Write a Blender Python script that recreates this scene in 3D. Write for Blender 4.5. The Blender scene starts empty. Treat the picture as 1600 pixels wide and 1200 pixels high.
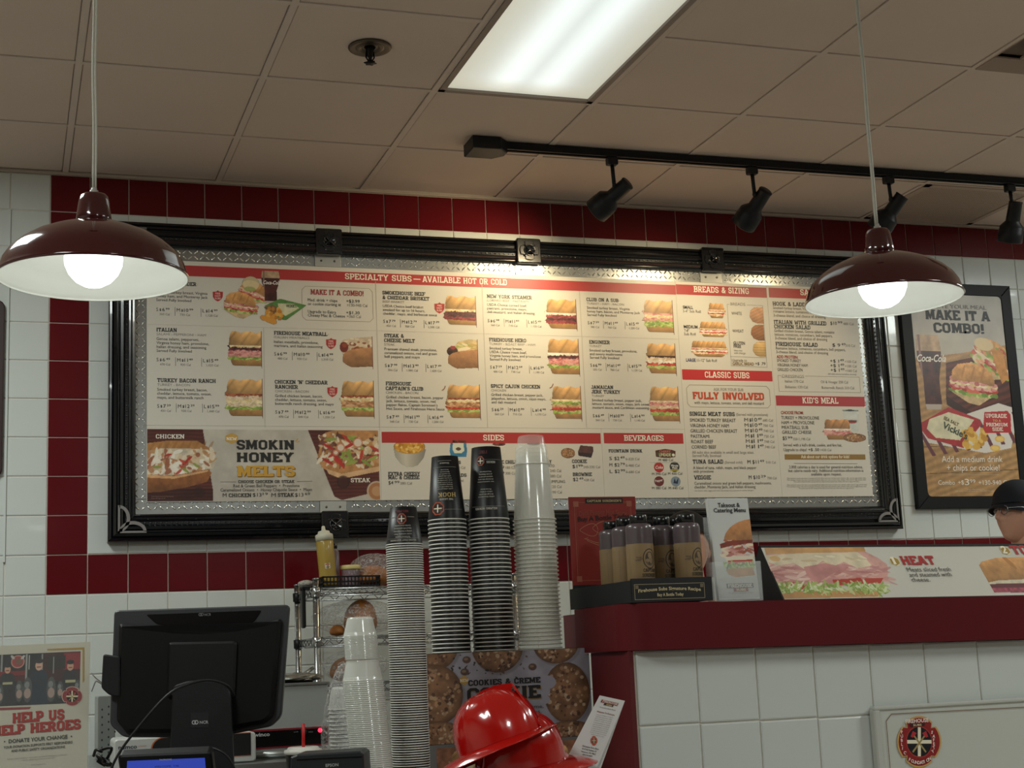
import bpy, math, random
import numpy as np
from mathutils import Vector, Matrix
random.seed(7)
sc = bpy.context.scene
COL = sc.collection

# ------------------------------------------------------------------ camera
CAM = np.array([-0.1507, -6.0822, 1.15]); YAW, PIT, ROL, F = 0.32770, 0.18090, -0.0440, 2359.96
FW = np.array([math.sin(YAW)*math.cos(PIT), math.cos(YAW)*math.cos(PIT), math.sin(PIT)])
_r = np.array([math.cos(YAW), -math.sin(YAW), 0.0]); _u = np.cross(_r, FW)
CR = _r*math.cos(ROL)+_u*math.sin(ROL); CU = -_r*math.sin(ROL)+_u*math.cos(ROL)
cd = bpy.data.cameras.new('camera'); cam = bpy.data.objects.new('camera', cd); COL.objects.link(cam)
cd.sensor_width = 36.0; cd.lens = F*36.0/1600.0; cd.clip_start = 0.02; cd.clip_end = 60
m = Matrix([[CR[0], CU[0], -FW[0], CAM[0]], [CR[1], CU[1], -FW[1], CAM[1]], [CR[2], CU[2], -FW[2], CAM[2]], [0, 0, 0, 1]])
cam.matrix_world = m; sc.camera = cam

# ------------------------------------------------------------------ world, exposure
w = bpy.data.worlds.new('world'); sc.world = w; w.use_nodes = True
w.node_tree.nodes['Background'].inputs[0].default_value = (.5, .55, .6, 1)
w.node_tree.nodes['Background'].inputs[1].default_value = 0.02
sc.view_settings.view_transform = 'Standard'; sc.view_settings.look = 'None'
sc.view_settings.gamma = 1.0; sc.view_settings.use_curve_mapping = False
sc.view_settings.exposure = 0.3
sc.cycles.transparent_max_bounces = 40; sc.cycles.max_bounces = 8; sc.cycles.sample_clamp_indirect = 6.0
sc.cycles.caustics_reflective = False; sc.cycles.caustics_refractive = False

ZT = 3.1484                       # top edge of the wall tiles
ZC = ZT+0.012                     # ceiling
GX, GY, GP = 0.6667, -1.158, 0.6107   # ceiling grid origin and pitch
PT = 0.1524                       # wall tile pitch

# ------------------------------------------------------------------ lights of the room, two of them added: lay-in troffers (their lenses are built further down)
TROF = [(1, 0, 0), (-3, 0, .5), (7, 0, .5), (-4, 5, .6), (5, 5, .6), (1, 9, .55)]   # grid cell, cell, lamp power factor; second and third are unseen, added for light
TROF_POWER = 66.0
for i, j, on in TROF:
    if not on: continue            # the troffer in view is lit by its own glowing lens
    ld = bpy.data.lights.new('troffer_light', 'AREA'); ld.shape = 'RECTANGLE'; ld.size = .52; ld.size_y = 1.1
    ld.color = (.93, 1.0, .95); ld.energy = TROF_POWER*on
    lo = bpy.data.objects.new('troffer_light', ld); COL.objects.link(lo)
    lo.location = (GX+GP*(i+.5), GY-GP*(j+1), ZC-.006)
SPOT_POWER = 22.0
PENDANT_POWER = 3.0

# ------------------------------------------------------------------ helpers
def ray(px, py): return FW + CR*(px-800)/F - CU*(py-600)/F
def at(px, py, Y):
    d = ray(px, py); return CAM + d*((Y-CAM[1])/d[1])
def atz(px, py, Z):
    d = ray(px, py); return CAM + d*((Z-CAM[2])/d[2])
def dep(px, py, D): return CAM + ray(px, py)*D

def s2l(c):
    c = np.asarray(c, float); return np.where(c <= .04045, c/12.92, ((c+.055)/1.055)**2.4)
def hx(h):
    return s2l([int(h[k:k+2], 16)/255 for k in (0, 2, 4)])
MATS = {}
def M(name, h, rough=.5, metal=0., bump=None, noise=None, coat=0., alpha=1., emit=None, trans=0., spec=.5, ior=1.45, sss=0., tx=None):
    if name in MATS: return MATS[name]
    mt = bpy.data.materials.new(name); mt.use_nodes = True; MATS[name] = mt
    nt = mt.node_tree; b = nt.nodes['Principled BSDF']; c = hx(h)
    b.inputs['Base Color'].default_value = (*c, 1); b.inputs['Roughness'].default_value = rough
    b.inputs['Metallic'].default_value = metal; b.inputs['Coat Weight'].default_value = coat
    b.inputs['Specular IOR Level'].default_value = spec; b.inputs['IOR'].default_value = ior
    b.inputs['Alpha'].default_value = alpha; b.inputs['Transmission Weight'].default_value = trans
    if emit: b.inputs['Emission Color'].default_value = (*hx(emit[0]), 1); b.inputs['Emission Strength'].default_value = emit[1]
    tc = nt.nodes.new('ShaderNodeTexCoord')
    if noise:
        n = nt.nodes.new('ShaderNodeTexNoise'); n.inputs['Scale'].default_value = noise[0]; n.inputs['Detail'].default_value = 4
        nt.links.new(tc.outputs['Object'], n.inputs['Vector'])
        mx = nt.nodes.new('ShaderNodeMix'); mx.data_type = 'RGBA'
        k = noise[1]; mx.inputs[6].default_value = (*np.clip(c*(1-k), 0, 1), 1); mx.inputs[7].default_value = (*np.clip(c*(1+k), 0, 1), 1)
        nt.links.new(n.outputs['Fac'], mx.inputs[0]); nt.links.new(mx.outputs[2], b.inputs['Base Color'])
    if bump:
        n = nt.nodes.new('ShaderNodeTexNoise'); n.inputs['Scale'].default_value = bump[0]; n.inputs['Detail'].default_value = 3
        nt.links.new(tc.outputs['Object'], n.inputs['Vector'])
        bp = nt.nodes.new('ShaderNodeBump'); bp.inputs['Strength'].default_value = bump[1]; bp.inputs['Distance'].default_value = .01
        nt.links.new(n.outputs['Fac'], bp.inputs['Height']); nt.links.new(bp.outputs[0], b.inputs['Normal'])
    return mt
def ink(h): return M('ink_'+h, h, .45)
# printed picture material: colours of the print are stored on the mesh
PRN = bpy.data.materials.new('printed_picture'); PRN.use_nodes = True
_a = PRN.node_tree.nodes.new('ShaderNodeVertexColor'); _a.layer_name = 'print'
PRN.node_tree.links.new(_a.outputs[0], PRN.node_tree.nodes['Principled BSDF'].inputs['Base Color'])
PRN.node_tree.nodes['Principled BSDF'].inputs['Roughness'].default_value = .4

def wloc(o):
    v = Vector((0, 0, 0))
    while o is not None: v = v + o.location; o = o.parent
    return v
def thing(name, label, cat, loc, group=None):
    o = bpy.data.objects.new(name, None); COL.objects.link(o); o.empty_display_size = .05
    o.location = loc; o['label'] = label; o['category'] = cat
    if group: o['group'] = group
    return o
def tag(o, label, cat, group=None):
    o['label'] = label; o['category'] = cat
    if group: o['group'] = group
    return o
def dup(root, loc=None, label=None, group=None):
    def cp(o, par):
        c = o.copy(); COL.objects.link(c)
        if par is not None: c.parent = par
        for ch in o.children: cp(ch, c)
        return c
    c = cp(root, None)
    if loc is not None: c.location = loc
    if label: c['label'] = label
    if group: c['group'] = group
    return c

class Pl:
    """a plane in the room: origin O, right U, up V, normal N towards the viewer"""
    def __init__(s, O, U, V):
        s.O = np.array(O, float); s.U = np.array(U, float)/np.linalg.norm(U); V = np.array(V, float); V = V-s.U*(V@s.U); s.V = V/np.linalg.norm(V)
        s.N = np.cross(s.U, s.V)
        if s.N@(CAM-s.O) < 0: s.N = -s.N
    def uv(s, px, py):
        d = ray(px, py); t = ((s.O-CAM)@s.N)/(d@s.N); p = CAM+d*t-s.O
        return np.array([p@s.U, p@s.V])
    def P(s, u, v, d=0.): return s.O+s.U*u+s.V*v+s.N*d
def ypl(Y): return Pl((0, Y, 0), (1, 0, 0), (0, 0, 1))
def facing(px, py, D, tilt=0., yaw=0.):
    a = -YAW+yaw
    U = np.array([math.cos(a), math.sin(a), 0]); B = np.array([-math.sin(a), math.cos(a), 0])
    return Pl(dep(px, py, D), U, np.array([0, 0, 1])*math.cos(tilt)+B*math.sin(tilt))

class MB:
    def __init__(s): s.v = []; s.f = []; s.m = []; s.sm = []
    def add(s, vs, fs, mi=0, smooth=False):
        b = len(s.v); s.v += [tuple(map(float, q)) for q in vs]; s.f += [tuple(b+k for k in q) for q in fs]
        s.m += [mi]*len(fs); s.sm += [smooth]*len(fs)
    def box(s, a, b, mi=0, bev=0.):
        a = np.minimum(a, b*np.ones(3)) if False else np.array(a, float); b = np.array(b, float)
        lo, hi = np.minimum(a, b), np.maximum(a, b)
        if bev <= 0:
            x0, y0, z0 = lo; x1, y1, z1 = hi
            s.add([(x0, y0, z0), (x1, y0, z0), (x1, y1, z0), (x0, y1, z0), (x0, y0, z1), (x1, y0, z1), (x1, y1, z1), (x0, y1, z1)],
                  [(0, 3, 2, 1), (4, 5, 6, 7), (0, 1, 5, 4), (1, 2, 6, 5), (2, 3, 7, 6), (3, 0, 4, 7)], mi)
        else:
            e = min(bev, (hi-lo).min()*.49); V = []; 
            for z, i in ((lo[2], e), (lo[2]+e, 0), (hi[2]-e, 0), (hi[2], e)):
                x0, y0, x1, y1 = lo[0]+i, lo[1]+i, hi[0]-i, hi[1]-i; c = e if i == 0 else e*.4
                V += [(x0+c, y0, z), (x1-c, y0, z), (x1, y0+c, z), (x1, y1-c, z), (x1-c, y1, z), (x0+c, y1, z), (x0, y1-c, z), (x0, y0+c, z)]
            Fs = [tuple(range(7, -1, -1)), tuple(range(24, 32))]
            for k in range(3):
                for q in range(8): Fs.append((k*8+q, k*8+(q+1) % 8, (k+1)*8+(q+1) % 8, (k+1)*8+q))
            s.add(V, Fs, mi)
    def prism(s, pl, pts, d0, d1, mi=0, ch=0.):
        """polygon pts (u,v) on plane, from depth d0 to d1 along the normal, optional chamfered front"""
        n = len(pts); P = np.array(pts, float); A = 0.
        for k in range(n): A += P[k, 0]*P[(k+1) % n, 1]-P[(k+1) % n, 0]*P[k, 1]
        if A < 0: P = P[::-1]
        rings = [(P, d0)]
        if ch > 0:
            c = P.mean(0); Q = []
            for k in range(n):
                a = P[k]-P[k-1]; b = P[(k+1) % n]-P[k]; a = a/(np.linalg.norm(a)+1e-9); b = b/(np.linalg.norm(b)+1e-9)
                na = np.array([-a[1], a[0]]); nb = np.array([-b[1], b[0]]); t = na+nb; t = t/max(.4, (t@na)) if abs(t@na) > 1e-6 else na
                Q.append(P[k]+t*ch)
            rings += [(P, d1-ch), (np.array(Q), d1)]
        else: rings.append((P, d1))
        V = [pl.P(u, v, d) for R, d in rings for u, v in R]
        Fs = [tuple(range(n-1, -1, -1)), tuple(range((len(rings)-1)*n, len(rings)*n))]
        for k in range(len(rings)-1):
            for q in range(n): Fs.append((k*n+q, k*n+(q+1) % n, (k+1)*n+(q+1) % n, (k+1)*n+q))
        s.add(V, Fs, mi)
    def lathe(s, prof, c=(0, 0, 0), n=24, mi=0, axis=None, smooth=True, caps=True, fn=None):
        c = np.array(c, float)
        if axis is None: ex, ey, ez = np.eye(3)
        else:
            ez = np.array(axis, float); ez /= np.linalg.norm(ez); t = np.array([0, 0, 1.]) if abs(ez[2]) < .9 else np.array([1., 0, 0])
            ex = np.cross(t, ez); ex /= np.linalg.norm(ex); ey = np.cross(ez, ex)
        V = []; 
        for r, z in prof:
            for k in range(n):
                a = 2*math.pi*k/n; rr = r*(fn(a, z) if fn else 1.)
                V.append(c+ex*rr*math.cos(a)+ey*rr*math.sin(a)+ez*z)
        Fs = []
        for j in range(len(prof)-1):
            for k in range(n): Fs.append((j*n+k, j*n+(k+1) % n, (j+1)*n+(k+1) % n, (j+1)*n+k))
        s.add(V, Fs, mi, smooth)
        if caps:
            b = len(s.v)-len(V)
            if prof[0][0] > 1e-5: s.f.append(tuple(b+k for k in range(n-1, -1, -1))); s.m.append(mi); s.sm.append(False)
            if prof[-1][0] > 1e-5: s.f.append(tuple(b+(len(prof)-1)*n+k for k in range(n))); s.m.append(mi); s.sm.append(False)
    def tube(s, pts, r, n=8, mi=0, closed=False):
        P = [np.array(p, float) for p in pts]; V = []; up = None; L = len(P)
        for k in range(L):
            if closed: t = P[(k+1) % L]-P[k-1]
            else: t = P[min(k+1, L-1)]-P[max(k-1, 0)]
            t = t/(np.linalg.norm(t)+1e-12)
            if up is None: up = np.array([0, 0, 1.]) if abs(t[2]) < .9 else np.array([1., 0, 0])
            x = np.cross(t, up); x /= np.linalg.norm(x)+1e-12; y = np.cross(x, t); up = y
            rr = r[k] if hasattr(r, '__len__') else r
            for q in range(n):
                a = 2*math.pi*q/n; V.append(P[k]+x*rr*math.cos(a)+y*rr*math.sin(a))
        Fs = []
        for k in range(L if closed else L-1):
            k2 = (k+1) % L
            for q in range(n): Fs.append((k*n+q, k*n+(q+1) % n, k2*n+(q+1) % n, k2*n+q))
        if not closed: Fs += [tuple(range(n-1, -1, -1)), tuple((L-1)*n+q for q in range(n))]
        s.add(V, Fs, mi, True)
    def build(s, name, mats, parent=None, kind=None, label=None):
        me = bpy.data.meshes.new(name); me.from_pydata(s.v, [], s.f)
        if not isinstance(mats, (list, tuple)): mats = [mats]
        for q in mats: me.materials.append(q)
        me.polygons.foreach_set('material_index', s.m); me.polygons.foreach_set('use_smooth', s.sm); me.update()
        o = bpy.data.objects.new(name, me); COL.objects.link(o)
        if parent is not None:
            o.parent = parent; o.location = -wloc(parent)
        if kind: o['kind'] = kind
        if label: o['label'] = label
        return o

def rrect(x0, y0, x1, y1, r, n=4):
    P = []
    for cx, cy, a0 in ((x1-r, y1-r, 0), (x0+r, y1-r, 90), (x0+r, y0+r, 180), (x1-r, y0+r, 270)):
        for k in range(n+1):
            a = math.radians(a0+90*k/n); P.append((cx+r*math.cos(a), cy+r*math.sin(a)))
    return P

# ------------------------------------------------------------------ lettering
_tc = {}
def glyphs(txt, bold=0., res=2):
    """built-in typeface, flat outline mesh: verts, faces, width; cap height normalised to 1"""
    k = (txt, bold, res)
    if k in _tc: return _tc[k]
    cu = bpy.data.curves.new('t', 'FONT'); cu.body = txt; cu.resolution_u = res; cu.fill_mode = 'FRONT'; cu.offset = bold; cu.size = 1.0
    ob = bpy.data.objects.new('t', cu); me = ob.to_mesh()
    n = len(me.vertices); co = np.empty(n*3); me.vertices.foreach_get('co', co); co = co.reshape(-1, 3)[:, :2].copy()
    fs = [tuple(p.vertices) for p in me.polygons]; ob.to_mesh_clear(); bpy.data.objects.remove(ob); bpy.data.curves.remove(cu)
    if n == 0: co = np.zeros((0, 2)); r = (co, [], .3)
    else:
        co /= CAPH; x0 = co[:, 0].min(); co[:, 0] -= x0; r = (co, fs, co[:, 0].max())
    _tc[k] = r; return r
CAPH = 1.0
_v = glyphs('H')[0]; CAPH = float(_v[:, 1].max()); _tc.clear()

# slab-serif capitals: strokes in a box of cap height 1.  b = butt polyline, s = serif bar at x (0 bottom, 1 top)
SL = {
'A': (.86, ['.12 0 .40 1', '.46 1 .74 0', '.22 .3 .64 .3'], '.12b .74b'), 'B': (.76, ['.16 0 .16 1', '.1 .91 .5 .91 .63 .8 .63 .62 .5 .52 .16 .52', '.5 .52 .66 .42 .66 .2 .52 .09 .1 .09'], '.12b .12t'),
'C': (.74, ['.66 .66 .66 .78 .54 .91 .26 .91 .13 .78 .13 .22 .26 .09 .54 .09 .66 .22 .66 .34'], ''), 'D': (.78, ['.16 0 .16 1', '.1 .91 .52 .91 .66 .76 .66 .24 .52 .09 .1 .09'], '.12b .12t'),
'E': (.7, ['.16 0 .16 1', '.1 .91 .64 .91', '.64 1 .64 .72', '.16 .51 .5 .51', '.1 .09 .64 .09', '.64 0 .64 .28'], '.12b .12t'), 'F': (.66, ['.16 0 .16 1', '.1 .91 .62 .91', '.62 1 .62 .7', '.16 .48 .5 .48'], '.16b .12t'),
'G': (.78, ['.66 .7 .66 .78 .54 .91 .26 .91 .13 .78 .13 .22 .26 .09 .54 .09 .66 .22 .66 .46 .42 .46'], ''), 'H': (.86, ['.18 0 .18 1', '.68 0 .68 1', '.18 .5 .68 .5'], '.18b .18t .68b .68t'),
'I': (.4, ['.2 0 .2 1'], '.2b .2t'), 'J': (.6, ['.46 1 .46 .22 .36 .09 .2 .09 .1 .2 .1 .34'], '.4t'), 'K': (.82, ['.18 0 .18 1', '.66 1 .26 .48', '.34 .56 .7 0'], '.18b .18t .66b .64t'),
'L': (.66, ['.18 0 .18 1', '.1 .09 .62 .09', '.62 0 .62 .3'], '.18t .14b'), 'M': (1.0, ['.18 0 .18 1', '.82 0 .82 1', '.2 1 .5 .22 .8 1'], '.16b .12t .84b .88t'),
'N': (.88, ['.18 0 .18 1', '.7 0 .7 1', '.18 .98 .7 .02'], '.18b .12t .7t'), 'O': (.78, ['.13 .22 .13 .78 .26 .91 .52 .91 .65 .78 .65 .22 .52 .09 .26 .09 .13 .22'], ''),
'P': (.72, ['.18 0 .18 1', '.1 .91 .5 .91 .63 .8 .63 .54 .5 .43 .18 .43'], '.18b .12t'), 'Q': (.78, ['.13 .22 .13 .78 .26 .91 .52 .91 .65 .78 .65 .22 .52 .09 .26 .09 .13 .22', '.4 .3 .7 -.1'], ''),
'R': (.8, ['.18 0 .18 1', '.1 .91 .5 .91 .63 .8 .63 .58 .5 .48 .18 .48', '.44 .48 .66 0'], '.18b .12t .68b'), 'S': (.7, ['.6 .68 .6 .78 .5 .91 .22 .91 .12 .8 .12 .64 .22 .54 .5 .46 .6 .36 .6 .2 .5 .09 .22 .09 .1 .22 .1 .34'], ''),
'T': (.76, ['.38 0 .38 1', '.06 .91 .7 .91', '.08 1 .08 .7', '.68 1 .68 .7'], '.38b'), 'U': (.84, ['.18 1 .18 .22 .3 .09 .54 .09 .66 .22 .66 1'], '.18t .66t'), 'V': (.84, ['.12 1 .40 0', '.44 0 .72 1'], '.12t .72t'),
'W': (1.1, ['.12 1 .32 0', '.34 0 .55 .8 .76 0', '.78 0 .98 1'], '.12t .98t'), 'X': (.82, ['.14 0 .68 1', '.14 1 .68 0'], '.14b .68b .14t .68t'), 'Y': (.82, ['.14 1 .41 .45 .68 1', '.41 .48 .41 0'], '.12t .7t .41b'),
'Z': (.7, ['.1 .91 .58 .91 .12 .09 .62 .09'], ''), '&': (.86, ['.76 0 .26 .66 .26 .82 .36 .91 .5 .91 .56 .8 .56 .68 .16 .36 .14 .2 .26 .09 .46 .09 .7 .3 .78 .5'], ''), "'": (.26, ['.13 1 .13 .7'], ''),
'!': (.3, ['.15 1 .15 .32', '.15 .2 .15 0'], ''), '-': (.5, ['.08 .45 .42 .45'], ''), '—': (1.1, ['.1 .45 1.0 .45'], ''), '.': (.28, ['.14 0 .14 .2'], ''), '1': (.5, ['.28 0 .28 1', '.1 .78 .28 .92'], '.28b'),
'2': (.7, ['.1 .7 .1 .8 .22 .91 .48 .91 .58 .8 .58 .6 .12 .09 .64 .09'], ''), ' ': (.42, [], ''), '`': (.0, ['-.55 1.28 -.38 1.1'], '')}
def polystroke(pts, t):
    P = np.array(pts, float).reshape(-1, 2); n = len(P); closed = np.allclose(P[0], P[-1]) and n > 2; L = []; R = []
    for k in range(n):
        if closed: a = P[k]-P[k-1 if k else n-2]; b = P[k+1 if k < n-1 else 1]-P[k]
        else:
            a = P[k]-P[k-1] if k else P[1]-P[0]; b = P[k+1]-P[k] if k < n-1 else P[k]-P[k-1]
        a /= np.linalg.norm(a); b /= np.linalg.norm(b); na = np.array([-a[1], a[0]]); nb = np.array([-b[1], b[0]])
        m_ = na+nb; m_ /= np.linalg.norm(m_)+1e-9; s_ = t/2/max(.5, m_@na); L.append(P[k]+m_*s_); R.append(P[k]-m_*s_)
    V = L+R; return V, [(k, n+k, n+k+1, k+1) for k in range(n-1)]
def slab(txt, wt=.19, gap=.05):
    V = []; Fs = []; x = 0.
    for ch in txt:
        if ch not in SL: ch = ' ' if ch != '’' else "'"
        wd, st, se = SL[ch]
        for q in st:
            p = [float(a) for a in q.split()]; horiz = len(p) == 4 and abs(p[1]-p[3]) < 1e-6
            v, f = polystroke(p, wt*.86 if horiz or len(p) > 6 else wt)
            b = len(V); V += [(a[0]+x, a[1]) for a in v]; Fs += [tuple(b+k for k in g) for g in f]
        for q in se.split():
            cx = float(q[:-1]); y0 = 0. if q[-1] == 'b' else .87; b = len(V); h = .15
            V += [(x+cx-h, y0), (x+cx+h, y0), (x+cx+h, y0+.13), (x+cx-h, y0+.13)]; Fs.append((b, b+1, b+2, b+3))
        x += wd+gap if ch != '`' else 0
    V = np.array(V); V[:, 0] -= V[:, 0].min(); return V, Fs, V[:, 0].max()
def zl(co, fs, uv):
    """give overlapping strokes of a letter a hair's breadth of stagger"""
    z = np.zeros(len(uv)); k = 0
    for f in fs:
        k += 1
        for q in f: z[q] = max(z[q], (k % 9)*1.2e-5)
    return np.column_stack([uv, z])

class Print:
    """collects flat print (lettering, rules, marks) lying on a plane; one mesh, one material per ink"""
    def __init__(s, pl, off=.0006): s.pl = pl; s.off = off; s.mb = MB(); s.inks = []; s.k = 0
    def ix(s, h):
        if h not in s.inks: s.inks.append(h)
        return s.inks.index(h)
    def raw(s, uv, fs, h, lift=0.):
        if not len(uv): return
        s.k += 1; z = s.off+lift+(s.k % 40)*1e-6
        s.mb.add([s.pl.P(q[0], q[1], z+(q[2] if len(q) > 2 else 0.)) for q in uv], fs, s.ix(h))
    def t(s, txt, x0, y, cap, h='2a2a2a', x1=None, style='n', hs=1., align='l', rot=0., um=False, shear=0.):
        """text with baseline point (x0,y) in photo pixels; cap height in pixels; x1 = right end in pixels"""
        g = slab(txt) if style == 's' else slab(txt, .25, .06) if style == 'S' else glyphs(txt, {'n': 0., 'b': .022, 'B': .035}.get(style, 0.), 2 if cap < 8 else 3)
        co, fs, wd = g
        if len(co) == 0: return
        xm = x0 if x1 is None else (x0+x1)/2
        a = s.pl.uv(x0, y); b = s.pl.uv(xm, y); c = s.pl.uv(xm, y-cap); ch = np.linalg.norm(c-b)
        if x1 is None: sx = ch*hs
        else: sx = (s.pl.uv(x1, y)[0]-a[0])/wd
        u0 = a[0] - (0 if align == 'l' else wd*sx/2 if align == 'c' else wd*sx); v0 = b[1]
        uv = np.stack([co[:, 0]*sx+co[:, 1]*ch*shear, co[:, 1]*ch], 1)
        if rot: cs, sn = math.cos(rot), math.sin(rot); uv = uv@np.array([[cs, sn], [-sn, cs]])
        uv = uv+[u0, v0]
        if style in 'sS': uv = zl(co, fs, uv)
        s.raw(uv, fs, h, .0004)
        return a[0]+wd*sx
    def poly(s, pts, h, lift=0.):
        s.raw([s.pl.uv(*p) for p in pts], [tuple(range(len(pts)))], h, lift)
    def bar(s, x0, x1, xm, yt, yb, h, lift=0.):
        """rectangle true to the plane: left/right px measured at mid height, top/bottom measured at xm"""
        ym = (yt+yb)/2; vt = s.pl.uv(xm, yt)[1]; vb = s.pl.uv(xm, yb)[1]; ua = s.pl.uv(x0, ym)[0]; ub = s.pl.uv(x1, ym)[0]
        s.raw([(ua, vb), (ub, vb), (ub, vt), (ua, vt)], [(0, 1, 2, 3)], h, lift)
    def line(s, p, q, wpx, h, lift=0.):
        a, b = s.pl.uv(*p), s.pl.uv(*q); wd = abs(s.pl.uv(p[0]+wpx, p[1])[0]-a[0]); v, f = polystroke([*a, *b], wd); s.raw(v, f, h, lift)
    def path(s, pts, wpx, h, closed=False, lift=0.):
        U = [s.pl.uv(*p) for p in pts]; wd = abs(s.pl.uv(pts[0][0]+wpx, pts[0][1])[0]-U[0][0])
        if closed: U.append(U[0])
        v, f = polystroke(np.array(U).ravel(), wd); s.raw(v, f, h, lift)
    def disc(s, px, py, rx, ry, h, n=20, lift=0.):
        c = s.pl.uv(px, py); ru = abs(s.pl.uv(px+rx, py)[0]-c[0]); rv = abs(s.pl.uv(px, py+ry)[1]-c[1])
        s.raw([(c[0]+ru*math.cos(2*math.pi*k/n), c[1]+rv*math.sin(2*math.pi*k/n)) for k in range(n)], [tuple(range(n))], h, lift)
    def emblem(s, px, py, r, txt=True, c=('c8a060', '8e2022', '14141c', 'e8dfc8'), ry=None):
        """scalloped fire badge: bordered cross shape, dark oval, cross and two axes"""
        ry = ry or r*1.15
        def shp(k):
            P = []
            for q in range(48):
                a = 2*math.pi*q/48; d = abs(((a+math.pi/4) % (math.pi/2))-math.pi/4)/(math.pi/4)   # 0 on axes .. 1 on diagonals
                rr = 1.0-.06*d*d if d < .72 else (.80 if d > .86 else .97)
                P.append((px+k*r*rr*math.cos(a), py-k*ry*rr*math.sin(a)))
            return P
        for k, h, l in ((1.0, c[0], 0), (.93, c[1], .0002)):
            P = [s.pl.uv(*p) for p in shp(k)]; cc = s.pl.uv(px, py); s.raw([cc]+P, [(0, q+1, (q+1) % 48+1) for q in range(48)], h, l)
        s.disc(px, py, r*.6, ry*.62, 'a83a34', lift=.0004); s.disc(px, py, r*.56, ry*.58, c[2], lift=.0005)
        s.line((px, py-ry*.56), (px, py+ry*.56), r*.14, c[3], .0007); s.line((px-r*.55, py), (px+r*.55, py), r*.14, c[3], .0007)
        for sx in (-1, 1):
            s.line((px-sx*r*.3, py+ry*.4), (px+sx*r*.28, py-ry*.28), r*.07, 'a08a58', .0008)
            s.poly([(px+sx*r*.12, py-ry*.33), (px+sx*r*.3, py-ry*.42), (px+sx*r*.4, py-ry*.2), (px+sx*r*.3, py-ry*.16)], 'b03038', .0009)
    def build(s, parent, name='lettering', label=None):
        o = s.mb.build(name, [ink(h) for h in s.inks], parent)
        o['kind'] = 'stuff'
        if label: o['label'] = label
        return o

# ------------------------------------------------------------------ painter for the printed pictures (colours of flat print, stored on the mesh)
class Cv:
    def __init__(s, w, h, res=1.3):
        s.w, s.h = w, h; s.nx, s.ny = max(4, int(w*res)), max(4, int(h*res))
        s.X, s.Y = np.meshgrid(np.linspace(0, w, s.nx+1), np.linspace(0, h, s.ny+1)); s.c = np.zeros(s.X.shape+(3,)); s.a = np.zeros(s.X.shape)
    def nz(s, sc_, seed):
        r = np.random.RandomState(seed); out = np.zeros(s.X.shape)
        for k, am in ((1., .6), (2., .3), (4., .15)):
            gx = s.X/sc_*k; gy = s.Y/sc_*k; ix = np.floor(gx).astype(int); iy = np.floor(gy).astype(int); fx = gx-ix; fy = gy-iy
            T = r.rand(64, 64); fx = fx*fx*(3-2*fx); fy = fy*fy*(3-2*fy); g = lambda i, j: T[(iy+j) % 64, (ix+i) % 64]
            out += am*((g(0, 0)*(1-fx)+g(1, 0)*fx)*(1-fy)+(g(0, 1)*(1-fx)+g(1, 1)*fx)*fy)
        return out/1.05
    def put(s, mask, col):
        mask = np.clip(mask.astype(float), 0, 1)[..., None]; col = np.asarray(col, float)
        s.c = s.c*(1-mask)+col*mask; s.a = np.maximum(s.a, mask[..., 0])
    def pm(s, pts):
        inside = np.zeros(s.X.shape, bool); n = len(pts)
        for i in range(n):
            x0, y0 = pts[i]; x1, y1 = pts[(i+1) % n]
            if y0 == y1: continue
            c = ((y0 > s.Y) != (y1 > s.Y)) & (s.X < (x1-x0)*(s.Y-y0)/(y1-y0)+x0); inside ^= c
        return inside
    def poly(s, pts, h, shade=None):
        m_ = s.pm(pts); col = rgb(h) if shade is None else rgb(h)[None, None]*shade[..., None]; s.put(m_, col); return m_
    def ell(s, cx, cy, rx, ry, h, a=1., rot=0.):
        dx, dy = s.X-cx, s.Y-cy; c_, s_ = math.cos(rot), math.sin(rot); x = dx*c_+dy*s_; y = -dx*s_+dy*c_
        d = (x/rx)**2+(y/ry)**2; s.put(np.clip((1.12-d)*6, 0, 1)*a, rgb(h)); return d < 1
    def fill(s, h): s.put(np.ones(s.X.shape), rgb(h))
    def emit(s, pl, box, parent, name, off=.0003, label=None):
        """box = (x0,y0,x1,y1) photo pixels of the picture's left/right/top/bottom at its middle"""
        x0, y0, x1, y1 = box; ym, xm = (y0+y1)/2, (x0+x1)/2
        ua, ub = pl.uv(x0, ym)[0], pl.uv(x1, ym)[0]; vt, vb = pl.uv(xm, y0)[1], pl.uv(xm, y1)[1]
        U = ua+(ub-ua)*s.X/s.w; V = vt+(vb-vt)*s.Y/s.h
        P = pl.O+U[..., None]*pl.U+V[..., None]*pl.V+pl.N*off
        P = P.reshape(-1, 3); ny, nx = s.ny, s.nx; idx = np.arange((ny+1)*(nx+1)).reshape(ny+1, nx+1)
        q = np.stack([idx[1:, :-1], idx[1:, 1:], idx[:-1, 1:], idx[:-1, :-1]], -1).reshape(-1, 4)
        am = s.a.reshape(-1); ok = am[q].mean(1) > .5; q = q[ok]
        used = np.unique(q); mp = -np.ones(len(P), int); mp[used] = np.arange(len(used))
        me = bpy.data.meshes.new(name); me.from_pydata(P[used].tolist(), [], mp[q].tolist())
        ca = me.color_attributes.new('print', 'FLOAT_COLOR', 'POINT')
        cc = np.ones((len(used), 4)); cc[:, :3] = s2l(np.clip(s.c.reshape(-1, 3)[used], 0, 1)); ca.data.foreach_set('color', cc.ravel())
        me.materials.append(PRN); o = bpy.data.objects.new(name, me); COL.objects.link(o)
        o.parent = parent; o.location = -wloc(parent)
        if label: o['label'] = label
        return o
def rgb(h): return np.array([int(h[k:k+2], 16)/255 for k in (0, 2, 4)])
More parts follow.
